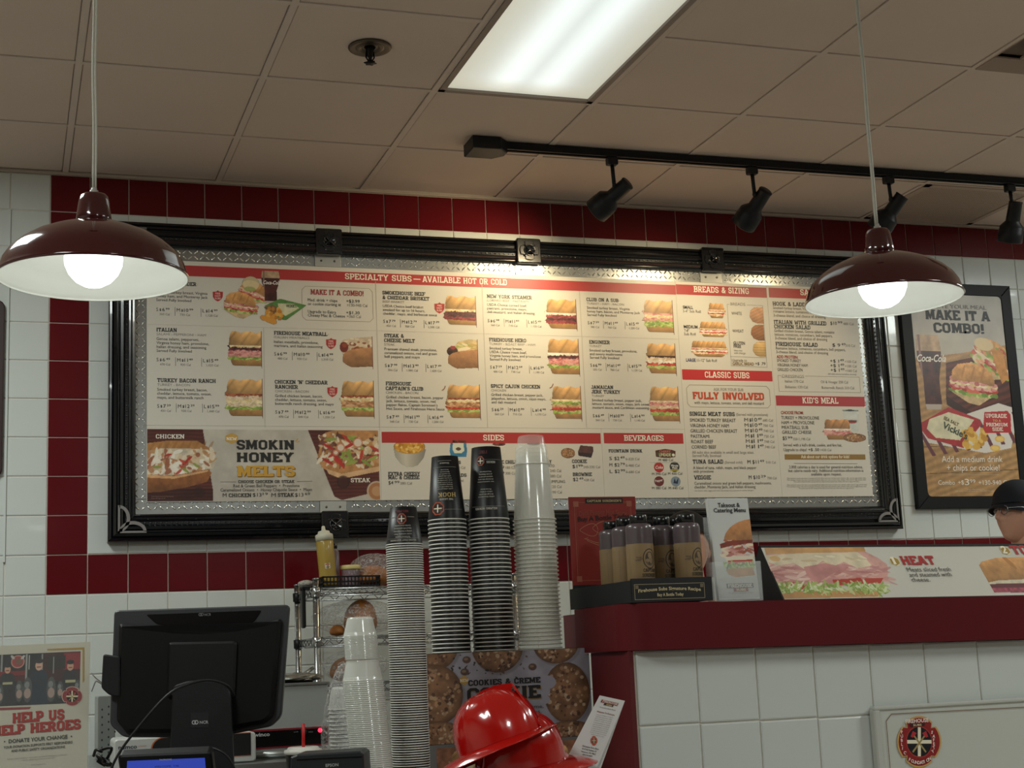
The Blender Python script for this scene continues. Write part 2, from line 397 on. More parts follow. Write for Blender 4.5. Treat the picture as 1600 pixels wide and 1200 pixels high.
FL = {'ham': ('d8908c', 'c06a66', 'e8b0a4'), 'beef': ('5a2c2c', '7a3a3a', '3a2022'), 'pastrami': ('8a3038', '6a2630', 'a84a4c'), 'turkey': ('e0c8a8', 'd0b08c', 'f0dcc4'), 'cheese': ('ecd8a8', 'e0c488', 'f4e6c4'),
      'lettuce': ('98b050', '6e9038', 'c8d488'), 'tomato': ('c04030', 'a83028', 'd86850'), 'bacon': ('9a4a30', '7a3424', 'c0744c'), 'chicken': ('c89468', '9a6a44', 'e0b88c'), 'white': ('efe8d8', 'e0d4bc', 'f8f4ea'), 'dark': ('3c2018', '2a1610', '5a3424')}
def bread(c, x0, y0, x1, y1, seed=1, top=True, cut='r', sl=4, col='c8935a'):
    w, h = x1-x0, y1-y0; n = c.nz(max(6, h*.4), seed); P = []
    r = .32*h if top else .22*h; r = max(r, .12*w)
    for k in range(9):
        a = math.pi/2*k/8; P.append((x0+r*(1-math.sin(a)), (y0+(1-math.cos(a))*h*.75) if top else y1-(1-math.cos(a))*h*.7))
    P = P[::-1] if False else P
    if top: P = [(x0+r*(1-math.sin(a)), y0+h*.85*(1-math.cos(a)) ) for a in np.linspace(math.pi/2, 0, 9)]; P = [(x0, y1)]+[(x0+r*(1-math.cos(a)), y1-h*(.15)-h*.85*math.sin(a)) for a in np.linspace(0, math.pi/2, 9)]
    else: P = [(x0, y0)]+[(x0+r*(1-math.cos(a)), y0+h*.2+h*.8*math.sin(a)) for a in np.linspace(0, math.pi/2, 9)]
    if top:
        xs = np.linspace(x0+r, x1-(0 if cut == 'r' else r), 26)[1:]; lob = max(2, sl); P += [(x, y0+h*.13*(1-abs(math.sin(math.pi*lob*(x-x0)/w+.6)))) for x in xs]
    if cut == 'r': P += [(x1, y0 if top else y1), (x1, y1 if top else y0)]
    elif top: P += [(x1-r*(1-math.cos(a)), y1-h*.15-h*.85*math.sin(a)) for a in np.linspace(math.pi/2, 0, 9)]+[(x1, y1)]
    else: P += [(x0+x1-a, b) for a, b in P[::-1]]
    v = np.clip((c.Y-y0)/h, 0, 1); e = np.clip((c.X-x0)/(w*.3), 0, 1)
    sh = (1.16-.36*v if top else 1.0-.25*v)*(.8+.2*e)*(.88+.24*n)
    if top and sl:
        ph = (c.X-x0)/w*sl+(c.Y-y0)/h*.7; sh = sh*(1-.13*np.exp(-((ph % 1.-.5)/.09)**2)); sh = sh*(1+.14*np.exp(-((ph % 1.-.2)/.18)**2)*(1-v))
        col_ = rgb(col)*1.0
    c.poly(P, col, sh)
def layer(c, x0, x1, y0, y1, kind, seed, cut='r'):
    """ragged folded filling"""
    cs = FL[kind]; R = np.random.RandomState(seed); n = c.nz(max(4, (y1-y0)*.8), seed); k = 26; h = y1-y0
    xs = np.linspace(x0, x1, k); tp = y0+R.rand(k)*h*.25; bt = y1-R.rand(k)*h*.3
    P = list(zip(xs, tp))+list(zip(xs[::-1], bt[::-1])); m_ = c.pm(P); c.put(m_, rgb(cs[0])[None, None]*(.8+.4*n)[..., None])
    for q in range(int(8+(x1-x0)*h/26)):
        cx = x0+R.rand()*(x1-x0); cy = y0+h*(.2+.6*R.rand()); rx = (1.5+R.rand()*3.5)*max(1, h/9); ry = .6+R.rand()*1.1*max(1, h/10)
        c.ell(cx, cy, rx, ry, cs[R.randint(1, 3)], .75, R.rand()*1.4-.7)
        if cut == 'r': pass
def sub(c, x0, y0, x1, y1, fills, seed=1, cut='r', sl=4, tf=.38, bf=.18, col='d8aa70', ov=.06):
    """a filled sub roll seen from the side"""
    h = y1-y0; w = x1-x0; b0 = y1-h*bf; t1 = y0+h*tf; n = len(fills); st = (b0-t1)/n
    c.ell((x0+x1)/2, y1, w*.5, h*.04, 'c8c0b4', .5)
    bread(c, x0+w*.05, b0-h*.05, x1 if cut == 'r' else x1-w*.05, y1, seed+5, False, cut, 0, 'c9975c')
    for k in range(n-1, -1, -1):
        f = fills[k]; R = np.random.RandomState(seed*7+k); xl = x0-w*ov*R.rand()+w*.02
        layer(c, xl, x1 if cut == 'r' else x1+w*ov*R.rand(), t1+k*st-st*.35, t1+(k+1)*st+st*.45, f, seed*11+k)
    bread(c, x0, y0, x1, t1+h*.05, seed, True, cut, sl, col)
def cookie(c, cx, cy, rx, ry, seed, base='a8784c', chips=('5a3420', 'e0c8a0', '3c2418')):
    R = np.random.RandomState(seed); n = c.nz(rx*.3, seed); d = ((c.X-cx)/rx)**2+((c.Y-cy)/ry)**2
    c.put(d < 1.05, rgb(base)[None, None]*((.72+.5*n)*(1-.3*d**3))[..., None])
    for q in range(int(40+rx*1.6)):
        a, r_ = R.rand()*6.28, math.sqrt(R.rand())*.88; s_ = rx*(.022+.055*R.rand())
        c.ell(cx+rx*r_*math.cos(a), cy+ry*r_*math.sin(a), s_*1.2, s_*ry/rx, chips[R.randint(len(chips))], .7, R.rand()*3)
def cola(c, x0, y0, x1, y1):
    w, h = x1-x0, y1-y0; X = lambda f: x0+w*f; Yf = lambda f: y0+h*f
    P = [(X(.06), Yf(.0)), (X(.94), Yf(.0)), (X(1), Yf(.2)), (X(.96), Yf(.36)), (X(.82), Yf(.6)), (X(.84), Yf(.92)), (X(.78), Yf(1)), (X(.22), Yf(1)), (X(.16), Yf(.92)), (X(.18), Yf(.6)), (X(.04), Yf(.36)), (X(0), Yf(.2))]
    n = c.nz(w*.2, 5); c.poly(P, '4a2420', (.6+.8*n)); m_ = c.pm(P)
    c.put(m_ & (c.Y < Yf(.22)), rgb('b89a7c')[None, None]*(.8+.4*n)[..., None]); c.put(m_ & (c.Y > Yf(.93)), rgb('b8a89c'))
    c.put(m_ & (np.abs(c.X-X(.14)) < w*.04), rgb('8a6a62'))
# ================================================================== the room
def st(name, mb, mat, **k):
    o = mb.build(name, mat); o['kind'] = 'structure'; return o
RX0, RX1, RY0 = -3.6, 7.6, -9.4
GROUT = M('grout', 'd6cfc4', .85, noise=(60, .08)); PAINT = M('wall_paint', 'cfc8ba', .8, noise=(4, .04))
WT = M('white_glazed_tile', 'cdd2cf', .16, bump=(26, .035), noise=(3, .03), coat=.3)
RT = M('red_glazed_tile', '5c0812', .2, bump=(26, .03), noise=(5, .06), coat=.05, spec=.4)
CT = M('ceiling_tile_face', 'dac8ba', .85, bump=(220, .12), noise=(2.2, .05)); CG = M('ceiling_grid_paint', 'd8c8bc', .6)
FLR = M('quarry_tile_floor', 'a8a39c', .45, noise=(3, .15))
b = MB(); b.box((RX0, 0, 0), (RX1, .12, ZC+.1)); wall_back = st('wall_back', b, GROUT)
b = MB(); b.box((RX0-.12, RY0, 0), (RX0, .12, ZC+.1)); st('wall_left', b, PAINT)
b = MB(); b.box((RX1, RY0, 0), (RX1+.12, .12, ZC+.1)); st('wall_right', b, PAINT)
b = MB(); b.box((RX0, RY0-.12, 0), (RX1, RY0, ZC+.1)); st('wall_front', b, M('wall_paint_brown', '6e5c50', .8, noise=(4, .05)))
b = MB(); b.box((RX0-.12, RY0-.12, -.1), (RX1+.12, .12, 0)); st('floor', b, FLR)

# wall tiles: each one an object; white field with a red border round the menu board
def tile_mesh(nm, mat):
    e = .0018; h = PT/2-e; b = MB(); t = .0042; c = .003
    V = [(-h, 0, -h), (h, 0, -h), (h, 0, h), (-h, 0, h), (-h, -t+.0014, -h), (h, -t+.0014, -h), (h, -t+.0014, h), (-h, -t+.0014, h), (-h+c, -t, -h+c), (h-c, -t, -h+c), (h-c, -t, h-c), (-h+c, -t, h-c)]
    Fs = [(8, 9, 10, 11)]
    for a in (0, 4):
        for q in range(4): Fs.append((a+q, a+(q+1) % 4, a+4+(q+1) % 4, a+4+q))
    b.add(V, Fs); me = bpy.data.meshes.new(nm); me.from_pydata(b.v, [], b.f); me.materials.append(mat); return me
MW, MR = tile_mesh('tile_white', WT), tile_mesh('tile_red', RT)
MC = {}
def put_tile(x, z, red, y=0., par=None, wd=1., hg=1.):
    o = bpy.data.objects.new('tile', MR if red else MW); COL.objects.link(o); o.parent = par or wall_back
    o.location = (x, y, z); o.scale = (wd, 1, hg); return o
BX0, BX1, BZ0, BZ1 = .225, 3.770, 1.668, 2.955      # outside of the board frame
for col in range(-2, 34):
    for row in range(0, 16):
        x = (col+.5)*PT; z = ZT-(row+.5)*PT
        if BX0+.06 < x-PT/2 and x+PT/2 < BX1-.06 and BZ0+.05 < z-PT/2 and z+PT/2 < BZ1-.06: continue
        if 3.9 < x-PT/2 and x+PT/2 < 4.45 and 1.85 < z < 2.75: continue
        p = np.array([x, 0, z])-CAM; dd = p@FW; qx = 800+F*(p@CR)/dd; qy = 600-F*(p@CU)/dd
        if not (-60 < qx < 1660 and 200 < qy < 1240): continue
        if qx > 930 and qy > 965: continue
        red = row == 0 or (row == 10 and col >= 0) or (col == 0 and row <= 10)
        if col < 0: red = False
        if row == 0 and col < 0: red = False
        put_tile(x, z, red)
b = MB(); b.box((RX0, -.012, ZT+.001), (RX1, 0, ZC)); st('trim_1', b, M('ceiling_angle_trim', 'b8aba0', .6))

# ceiling: plenum slab, T-bars and lay-in tiles
b = MB(); b.box((RX0-.12, RY0-.12, ZC+.07), (RX1+.12, .12, ZC+.14)); ceiling = st('ceiling', b, M('plenum', '4a443e', .9))
iA, iB = -6, 11; jA, jB = -2, 13
b = MB()
for i in range(iA, iB+1):
    x = GX+GP*i
    if RX0 < x < RX1: b.box((x-.0115, RY0, ZC), (x+.0115, 0, ZC+.006))
skip = {(i, j+1) for i, j, on in TROF}
for j in range(jA, jB+1):
    y = GY-GP*j
    if not RY0 < y < 0: continue
    for i in range(iA-2, iB+2):
        if (i, j) in skip: continue
        x0, x1 = max(RX0, GX+GP*i), min(RX1, GX+GP*(i+1))
        if x1 > x0: b.box((x0, y-.0115, ZC+.0004), (x1, y+.0115, ZC+.0064))
b.build('ceiling_grid', CG, ceiling)
VENTS = [(4.72, 0), (4, -2), (4, 1)]
troff_cells = {(i, j) for i0, j0, on in TROF for i in (i0,) for j in (j0, j0+1)}
vent_cells = {(5, -2), (4, 1)}
sh = {}
for i in range(iA, iB):
    for j in range(jA, jB):
        if (i, j) in troff_cells or (i, j) in vent_cells: continue
        x0, x1 = max(GX+GP*i, RX0)+.004, min(GX+GP*(i+1), RX1)-.004; y1, y0 = min(GY-GP*j, 0)-.004, max(GY-GP*(j+1), RY0)+.004
        if x1-x0 < .05 or y1-y0 < .03: continue
        k = (round(x1-x0, 3), round(y1-y0, 3))
        if k not in sh:
            hw, hd = (x1-x0)/2, (y1-y0)/2; b = MB(); b.box((-hw, -hd, .009), (hw, hd, .022)); b.box((-hw+.010, -hd+.010, .0035), (hw-.010, hd-.010, .012), bev=.002)
            me = bpy.data.meshes.new('ceiling_tile'); me.from_pydata(b.v, [], b.f); me.materials.append(CT); sh[k] = me
        o = bpy.data.objects.new('ceiling_tile', sh[k]); COL.objects.link(o); o.parent = ceiling; o.location = ((x0+x1)/2, (y0+y1)/2, ZC)

# troffers: frame, prismatic lens glowing along its two tubes
def lens_mat(name, k):
    mt = bpy.data.materials.new(name); mt.use_nodes = True; nt = mt.node_tree; bs = nt.nodes['Principled BSDF']
    tc = nt.nodes.new('ShaderNodeTexCoord'); sp = nt.nodes.new('ShaderNodeSeparateXYZ'); nt.links.new(tc.outputs['Object'], sp.inputs[0])
    def mth(op, a, b_=None):
        n = nt.nodes.new('ShaderNodeMath'); n.operation = op
        for q, v in enumerate((a, b_)):
            if v is None: continue
            if isinstance(v, (int, float)): n.inputs[q].default_value = v
            else: nt.links.new(v, n.inputs[q])
        return n.outputs[0]
    x = mth('ABSOLUTE', sp.outputs[0]); d = mth('SUBTRACT', x, .075); g = mth('POWER', 2.718, mth('MULTIPLY', mth('MULTIPLY', d, d), -180.))
    ey = mth('SUBTRACT', .60, mth('ABSOLUTE', sp.outputs[1])); fy = mth('MINIMUM', mth('MULTIPLY', ey, 7.), 1.)
    ex = mth('SUBTRACT', .30, x); fx = mth('MINIMUM', mth('MULTIPLY', ex, 5.), 1.)
    wv = nt.nodes.new('ShaderNodeTexWave'); wv.inputs['Scale'].default_value = 60; wv.inputs['Distortion'].default_value = 0; nt.links.new(tc.outputs['Object'], wv.inputs['Vector'])
    lum = mth('ADD', .46, mth('MULTIPLY', mth('MULTIPLY', g, fy), .32)); lum = mth('ADD', lum, mth('MULTIPLY', mth('MULTIPLY', fx, fy), .12)); lum = mth('MULTIPLY', lum, mth('ADD', .96, mth('MULTIPLY', wv.outputs['Fac'], .07)))
    nt.links.new(mth('MULTIPLY', lum, k), bs.inputs['Emission Strength'])
    mx = nt.nodes.new('ShaderNodeMix'); mx.data_type = 'RGBA'; mx.inputs[6].default_value = (.93, .90, .70, 1); mx.inputs[7].default_value = (.90, 1.0, .97, 1)
    nt.links.new(mth('MULTIPLY', fx, fy), mx.inputs[0]); nt.links.new(mx.outputs[2], bs.inputs['Emission Color'])
    bs.inputs['Base Color'].default_value = (.5, .5, .48, 1); bs.inputs['Roughness'].default_value = .35
    return mt
LENS = lens_mat('prismatic_lens', .86); LENS2 = lens_mat('prismatic_lens_bright', 3.2)
for n, (i, j, on) in enumerate(TROF):
    cx, cy = GX+GP*(i+.5), GY-GP*(j+1); hw, hd = GP/2-.012, GP-.012
    lab = ['bright two-tube ceiling troffer light above the menu wall', '', '', '', '', ''][0] if n == 0 else ['', 'ceiling troffer over the kitchen, left of the menu board', 'ceiling troffer over the kitchen, far right beyond the combo poster', 'ceiling troffer over the dining side, left of the viewer', 'ceiling troffer over the dining side, right of the viewer', 'ceiling troffer behind the viewer'][n]
    t = thing('ceiling_light', lab, 'light', (cx, cy, ZC))
    b = MB()
    for sx in (-1, 1): b.box((cx+sx*hw, cy-hd, ZC-.004), (cx+sx*(hw-.022), cy+hd, ZC+.03))
    for sy in (-1, 1): b.box((cx-hw, cy+sy*hd, ZC-.004), (cx+hw, cy+sy*(hd-.022), ZC+.03))
    b.build('frame', M('troffer_frame', '8d8078', .5), t)
    b = MB(); b.box((cx-hw, cy-hd, ZC+.03), (cx+hw, cy+hd, ZC+.065)); b.build('housing', M('troffer_frame', '8d8078', .5), t)
    b = MB(); b.box((-hw+.02, -hd+.02, .006), (hw-.02, hd-.02, .012)); o = b.build('lens', LENS2 if on else LENS); o.parent = t
# vents
t = thing('ceiling_vent', 'square perforated return vent in the ceiling over the right end of the track', 'vent', (GX+GP*5.5, GY+GP*1.5, ZC))
x0, x1, y0, y1 = GX+GP*5+.006, GX+GP*6-.006, GY+GP, -.02; VG = M('vent_grey', 'b8a494', .5)
y1 = min(y1, GY+GP*2-.006)
b = MB()
for A, B in (((x0, y0), (x1, y0+.03)), ((x0, y1-.03), (x1, y1)), ((x0, y0), (x0+.03, y1)), ((x1-.03, y0), (x1, y1))): b.box((*A, ZC-.004), (*B, ZC+.004))
b.build('frame', VG, t)
b = MB(); b.box((x0+.02, y0+.02, ZC+.008), (x1-.02, y1-.02, ZC+.012)); b.build('backing', M('vent_dark', '7a6a5c', .8), t)
b = MB(); sx = .0125
nx, ny = int((x1-x0-.06)/sx), int((y1-y0-.06)/sx)
for q in range(nx+1): b.box((x0+.03+q*sx-.0036, y0+.03, ZC), (x0+.03+q*sx+.0036, y1-.03, ZC+.0015))
for q in range(ny+1): b.box((x0+.03, y0+.03+q*sx-.0036, ZC+.0003), (x1-.03, y0+.03+q*sx+.0036, ZC+.0018))
b.build('perforated_face', VG, t, kind='stuff')
t = thing('ceiling_vent', 'stepped square air diffuser in the ceiling at the upper right', 'vent', (GX+GP*4.5, GY-GP*1.5, ZC))
cx, cy = GX+GP*4.5, GY-GP*1.5; h = GP/2-.006; DG = M('diffuser_metal', 'b09c8c', .4)
for q, (r, z) in enumerate(((h, 0), (h-.11, .004), (h-.18, .012))):
    b = MB(); V = []; r2 = r-.045
    for rr, zz in ((r, z-.004), (r2, z+.03), (r2, z+.036), (r, z+.004)):
        V += [(cx-rr, cy-rr, ZC+zz), (cx+rr, cy-rr, ZC+zz), (cx+rr, cy+rr, ZC+zz), (cx-rr, cy+rr, ZC+zz)]
    Fs = [(a*4+c, a*4+(c+1) % 4, ((a+1) % 4)*4+(c+1) % 4, ((a+1) % 4)*4+c) for a in range(4) for c in range(4)]
    b.add(V, Fs); b.build('louvre', DG, t)
b = MB(); b.box((cx-h+.05, cy-h+.05, ZC+.045), (cx+h-.05, cy+h-.05, ZC+.055)); b.build('backing', M('vent_dark', '7a6a5c', .8), t)
b = MB(); b.box((cx-.09, cy-.09, ZC+.004), (cx+.09, cy+.09, ZC+.01)); b.build('centre_plate', DG, t)
# sprinkler
t = thing('sprinkler_head', 'recessed fire sprinkler head in the dim ceiling left of the troffer', 'sprinkler', (.966, -1.491, ZC)); BR = M('tarnished_brass', '6a5a48', .35, .9)
c0 = (.966, -1.491, ZC)
b = MB(); b.lathe([(.024, .003), (.03, -.001), (.038, -.007), (.046, -.002), (.050, -.001), (.062, -.006), (.070, -.004), (.072, .001)], c0, 36); b.build('escutcheon', M('dull_chrome', '5a5046', .35, .8), t)
b = MB(); b.lathe([(.02, .002), (.012, -.01), (.010, -.03), (.006, -.036), (.006, -.05)], c0, 16)
for s in (-1, 1): b.tube([(c0[0]+s*.011, c0[1], ZC-.012), (c0[0]+s*.014, c0[1], ZC-.034), (c0[0]+s*.003, c0[1], ZC-.052)], .0028, 6)
b.build('body', M('dark_bronze', '1c1816', .4, .6), t)
b = MB(); b.lathe([(.0, -.052), (.018, -.052), (.019, -.055), (.0, -.056)], c0, 12, fn=lambda a, z: 1+.18*math.cos(6*a)); b.build('deflector', M('dark_bronze', '1c1816', .4, .6), t)

# ================================================================== track with four heads
TY = -.69; BK = M('matt_black_metal', '14171b', .42, spec=.4)
t = thing('track_rail', 'long black lighting track on the ceiling in front of the menu wall', 'track', (2.8, TY, ZC))
b = MB(); b.box((1.66, TY-.018, ZC-.022), (5.6, TY+.018, ZC)); 
b.box((1.66, TY-.018, ZC-.03), (5.6, TY-.009, ZC-.02)); b.box((1.66, TY+.009, ZC-.03), (5.6, TY+.018, ZC-.02)); b.build('rail', BK, t)
b = MB(); pl = Pl((0, 0, ZC), (1, 0, 0), (0, 1, 0)); pl.N = np.array([0, 0, -1.])
b.prism(pl, [(1.545, TY-.062), (1.66, TY-.062), (1.70, TY-.02), (1.70, TY+.02), (1.66, TY+.062), (1.545, TY+.062)], 0, .048, ch=.004); b.build('power_feed_box', BK, t)
def spot(x, aim, label, up=.085, flip=1, e=1.):
    y = TY; t = thing('track_spotlight', label, 'spotlight', (x, y, ZC-.03), 'black spotlights on the ceiling track')
    b = MB(); b.box((x-.022, y-.016, ZC-.062), (x+.022, y+.016, ZC-.0305), bev=.003); b.build('track_adapter', BK, t)
    b = MB(); b.tube([(x, y, ZC-.055), (x+.004, y, ZC-.055-up)], .008, 10); b.lathe([(0, -.006), (.012, -.004), (.012, .004), (0, .006)], (x+.004, y, ZC-.06-up), 10, axis=(1, 0, 0)); b.build('stem', BK, t)
    d = np.array(aim, float); d /= np.linalg.norm(d); c = np.array([x+.004+.03*flip, y, ZC-.075-up])+d*.02
    pr = [(.0, -.058), (.028, -.058), (.0305, -.055), (.0305, -.052), (.029, -.05), (.031, .026), (.031, .03), (.05, .052), (.052, .056), (.0525, .075), (.054, .078), (.0545, .122), (.052, .124), (.050, .12), (.046, .09)]
    b = MB(); b.lathe(pr, c, 32, axis=d, caps=False); b.build('housing', BK, t)
    b = MB(); b.lathe([(.046, .09), (.03, .086), (0, .085)], c, 24, axis=d, caps=False); b.build('bulb_face', M('spot_bulb', 'fff2d0', .3, emit=('ffe2a8', 6.)), t)
    ld = bpy.data.lights.new('spot_lamp', 'SPOT'); ld.energy = SPOT_POWER*e; ld.color = (1., .80, .48); ld.spot_size = math.radians(112); ld.spot_blend = 1.; ld.shadow_soft_size = .03
    lo = bpy.data.objects.new('spot_lamp', ld); COL.objects.link(lo); lo.location = c+d*.10; lo.rotation_euler = Vector(-d).to_track_quat('Z', 'Y').to_euler(); lo.parent = t; lo.location = Vector(c+d*.11)-Vector(t.location)
    return t
spot(2.15, (-.55, .75, -.50), 'leftmost black track spotlight, tilted sharply down to the left', e=1.1)
spot(2.78, (-.25, .72, -.60), 'second black track spotlight, between the tilted one and the right pendant lamp', e=.55)
spot(3.435, (-.36, .46, -.62), 'black track spotlight showing just behind the right pendant lamp cord', .07, e=.35)
spot(4.055, (.0, .42, -.95), 'rightmost black track spotlight, pointing nearly straight down near the vent', .07, flip=.3, e=.2)

# ================================================================== pendant lamps
EN = M('maroon_enamel', '3c0a10', .14, coat=.8, noise=(4, .03)); EW = M('white_enamel', 'e8eae4', .35); 
def pendant(c, label, tilt):
    """c: centre of the rim circle"""
    t = thing('pendant_lamp', label, 'lamp', (0, 0, 0), 'maroon pendant lamps over the counter')
    R = .2
    out = [(R, 0), (R+.002, .003), (R, .007), (.197, .014), (.191, .034), (.179, .053), (.158, .073), (.131, .091), (.10, .105), (.07, .116), (.048, .122), (.037, .125), (.034, .128)]
    inn = [(r-.0016, z-.0016) for r, z in out]; inn[0] = (R-.0018, 0)
    b = MB(); b.lathe(out, n=72, caps=False); b.build('shade', EN, t)
    b = MB(); b.lathe([(R, 0)]+inn, n=72, caps=False); b.build('shade_lining', EW, t, label='white enamel inside of the shade')
    b = MB(); b.lathe([(.032, .122), (.0365, .127), (.0375, .133), (.0365, .142), (.0325, .172), (.0295, .184), (.026, .188), (.0, .189)], n=36, caps=False); b.build('neck', EN, t)
    b = MB(); b.lathe([(.0, .188), (.009, .188), (.009, .198), (.006, .2), (.006, .204), (.0, .204)], n=16); b.build('cord_grip', M('grey_plastic', 'a09c94', .5), t)
    L = ZC-c[2]; b = MB(); R_ = np.random.RandomState(int(c[0]*10)+3)
    p1 = []; p2 = []
    for k in range(25):
        z = .2+(L-.204)*k/24; wv = .0012*math.sin(z*9+c[0])+.0008*math.sin(z*23)
        p1.append((-.0028+wv, 0, z)); p2.append((.0028+wv, .0005, z))
    b.tube(p1, .0026, 6); b.tube(p2, .0026, 6); b.build('cord', M('cord_white', 'b9b8ac', .5), t)
    b = MB(); b.lathe([(.0, L-.03), (.03, L-.022), (.055, L-.004), (.055, L)], n=24); b.build('ceiling_canopy', EN, t)
    b = MB(); b.lathe([(0,-.019),(.02,-.0157),(.038,-.0055),(.052,.0105),(.0605,.031),(.0615,.045),(.0595,.058),(.052,.073),(.036,.09),(.022,.103),(.014,.112),(.014,.124)], n=36, caps=False)
    b.build('bulb', M('globe_bulb', 'ffffff', .3, emit=('fbfff8', 3.)), t, label='glowing white globe bulb')
    t.location = c; t.rotation_euler = (0, 0, 0)
    ld = bpy.data.lights.new('pendant_glow', 'POINT'); ld.energy = PENDANT_POWER; ld.shadow_soft_size = .06; ld.color = (.97, 1., .95)
    return t
_cl = dep(146, 436, 3.25); _cr = dep(1381, 470, 3.88)
pendant(tuple(_cl), 'maroon dome pendant lamp hanging at the left, in front of the red tile corner', 0)
tR = pendant(tuple(_cr), 'maroon dome pendant lamp hanging at the right, between the menu board and the combo poster', 0)
# ================================================================== menu board
FB = M('black_lacquer_frame', '0b0e12', .22, coat=.6, noise=(30, .3)); AL = M('diamond_plate', 'a2a4a2', .3, .9, bump=(90, .05)); ALL = M('polished_lug', 'eceee9', .16, .9); AL2 = M('brushed_plate', 'c4c4bd', .35, .9)
SIL = M('silver_bracket', '8d8a88', .4, .6); PNL = M('menu_panel_print', 'd8d3c8', .42)
board = thing('menu_board', 'wide menu board in black fluted frame with diamond-plate border on the tiled wall', 'menu board', (1.995, 0, BZ0))
FWD = .104     # moulding width
# fluted moulding: profile across (t from outside 0 to inside FWD) -> depth from wall
PR = [(0, .004), (0, .05), (.004, .056), (.012, .058), (.016, .052), (.020, .060), (.030, .068), (.036, .062), (.039, .062), (.045, .072), (.055, .076), (.060, .070), (.063, .066), (.0745, .066), (.077, .072), (.083, .074), (.088, .066), (.092, .062), (.098, .064), (FWD, .058), (FWD, .03)]
def corner(u, tdir): pass
FX0, FX1, FZ0, FZ1 = BX0, BX1, BZ0, BZ1
def side(name, which):
    b = MB(); V = []
    for t_, d in PR:
        x0, x1, z0, z1 = FX0+t_, FX1-t_, FZ0+t_, FZ1-t_
        p, q = {'bottom': ((x0, z0), (x1, z0)), 'top': ((x1, z1), (x0, z1)), 'left': ((x0, z1), (x0, z0)), 'right': ((x1, z0), (x1, z1))}[which]
        V += [(p[0], -d, p[1]), (q[0], -d, q[1])]
    Fs = [(2*k, 2*k+1, 2*k+3, 2*k+2) for k in range(len(PR)-1)]; b.add(V, Fs)
    # row of small pearls along the groove
    t_ = .0688; x0, x1, z0, z1 = FX0+t_, FX1-t_, FZ0+t_, FZ1-t_
    p, q = {'bottom': ((x0, z0), (x1, z0)), 'top': ((x0, z1), (x1, z1)), 'left': ((x0, z0), (x0, z1)), 'right': ((x1, z0), (x1, z1))}[which]
    L = math.hypot(q[0]-p[0], q[1]-p[1]); n = int(L/.0205); dx, dz = (q[0]-p[0])/L, (q[1]-p[1])/L
    for k in range(n):
        cx, cz = p[0]+dx*(k+.5)*L/n, p[1]+dz*(k+.5)*L/n; a, c = .0072, .0042
        e = [(cx+dx*a, cz+dz*a), (cx-dz*c, cz+dx*c), (cx-dx*a, cz-dz*a), (cx+dz*c, cz-dx*c)]
        b.add([(cx, -.074, cz)]+[(g, -.0655, h) for g, h in e], [(0, 1, 2), (0, 2, 3), (0, 3, 4), (0, 4, 1)], 0, True)
    return b.build(name, FB, board)
for wch in ('top', 'bottom', 'left', 'right'): side('frame_moulding', wch)
# backing
PX0, PX1, PZ0, PZ1 = .372, 3.627, 1.820, 2.801     # printed panels
IX0, IX1, IZ0, IZ1 = FX0+FWD-.004, FX1-FWD+.004, FZ0+FWD-.004, FZ1-FWD+.004
b = MB(); b.box((IX0, -.032, IZ0), (IX1, -.002, IZ1)); b.build('backing', M('backing_board', '202020', .8), board)
# diamond plate strips with raised lugs
def lug(b, cx, cz, ang, L=.0155, W=.0048, h=.0042, y=-.040):
    c, s_ = math.cos(ang), math.sin(ang); P = []
    for k, (a, w_) in enumerate(((-1, 0), (-.5, .8), (0, 1), (.5, .8), (1, 0))): P.append((a*L, w_*W))
    ring = [(a, w_) for a, w_ in P]+[(a, -w_) for a, w_ in P[-2:0:-1]]
    V = [(cx+a*c-w_*s_, y, cz+a*s_+w_*c) for a, w_ in ring]+[(cx+a*.45*c-w_*.3*s_, y-h, cz+a*.45*s_+w_*.3*c) for a, w_ in ring]
    n = len(ring); b.add(V, [(k, (k+1) % n, n+(k+1) % n, n+k) for k in range(n)]+[tuple(range(n, 2*n))], 1, True)
def plate(x0, z0, x1, z1):
    b = MB(); b.box((x0, -.040, z0), (x1, -.032, z1)); p = .0232
    for i in range(int(x0/p)-1, int(x1/p)+2):
        for j in range(int(z0/p)-1, int(z1/p)+2):
            x, z = (i+.5)*p, (j+.5)*p
            if x0+.007 < x < x1-.007 and z0+.007 < z < z1-.007: lug(b, x, z, math.radians(45 if (i+j) % 2 == 0 else -45), .0112, .0034)
    return b.build('diamond_plate', [AL, ALL], board)
RS = [1.112, 1.995, 2.882]
xs = [IX0]+[v for r in RS for v in (r-.056, r+.056)]+[IX1]
for k in range(0, 8, 2): plate(xs[k], PZ1-.012, xs[k+1], IZ1-.002); plate(xs[k], IZ0+.002, xs[k+1], PZ0+.012)
plate(IX0+.002, PZ0+.014, PX0+.012, PZ1-.014); plate(PX1-.012, PZ0+.014, IX1-.002, PZ1-.014)
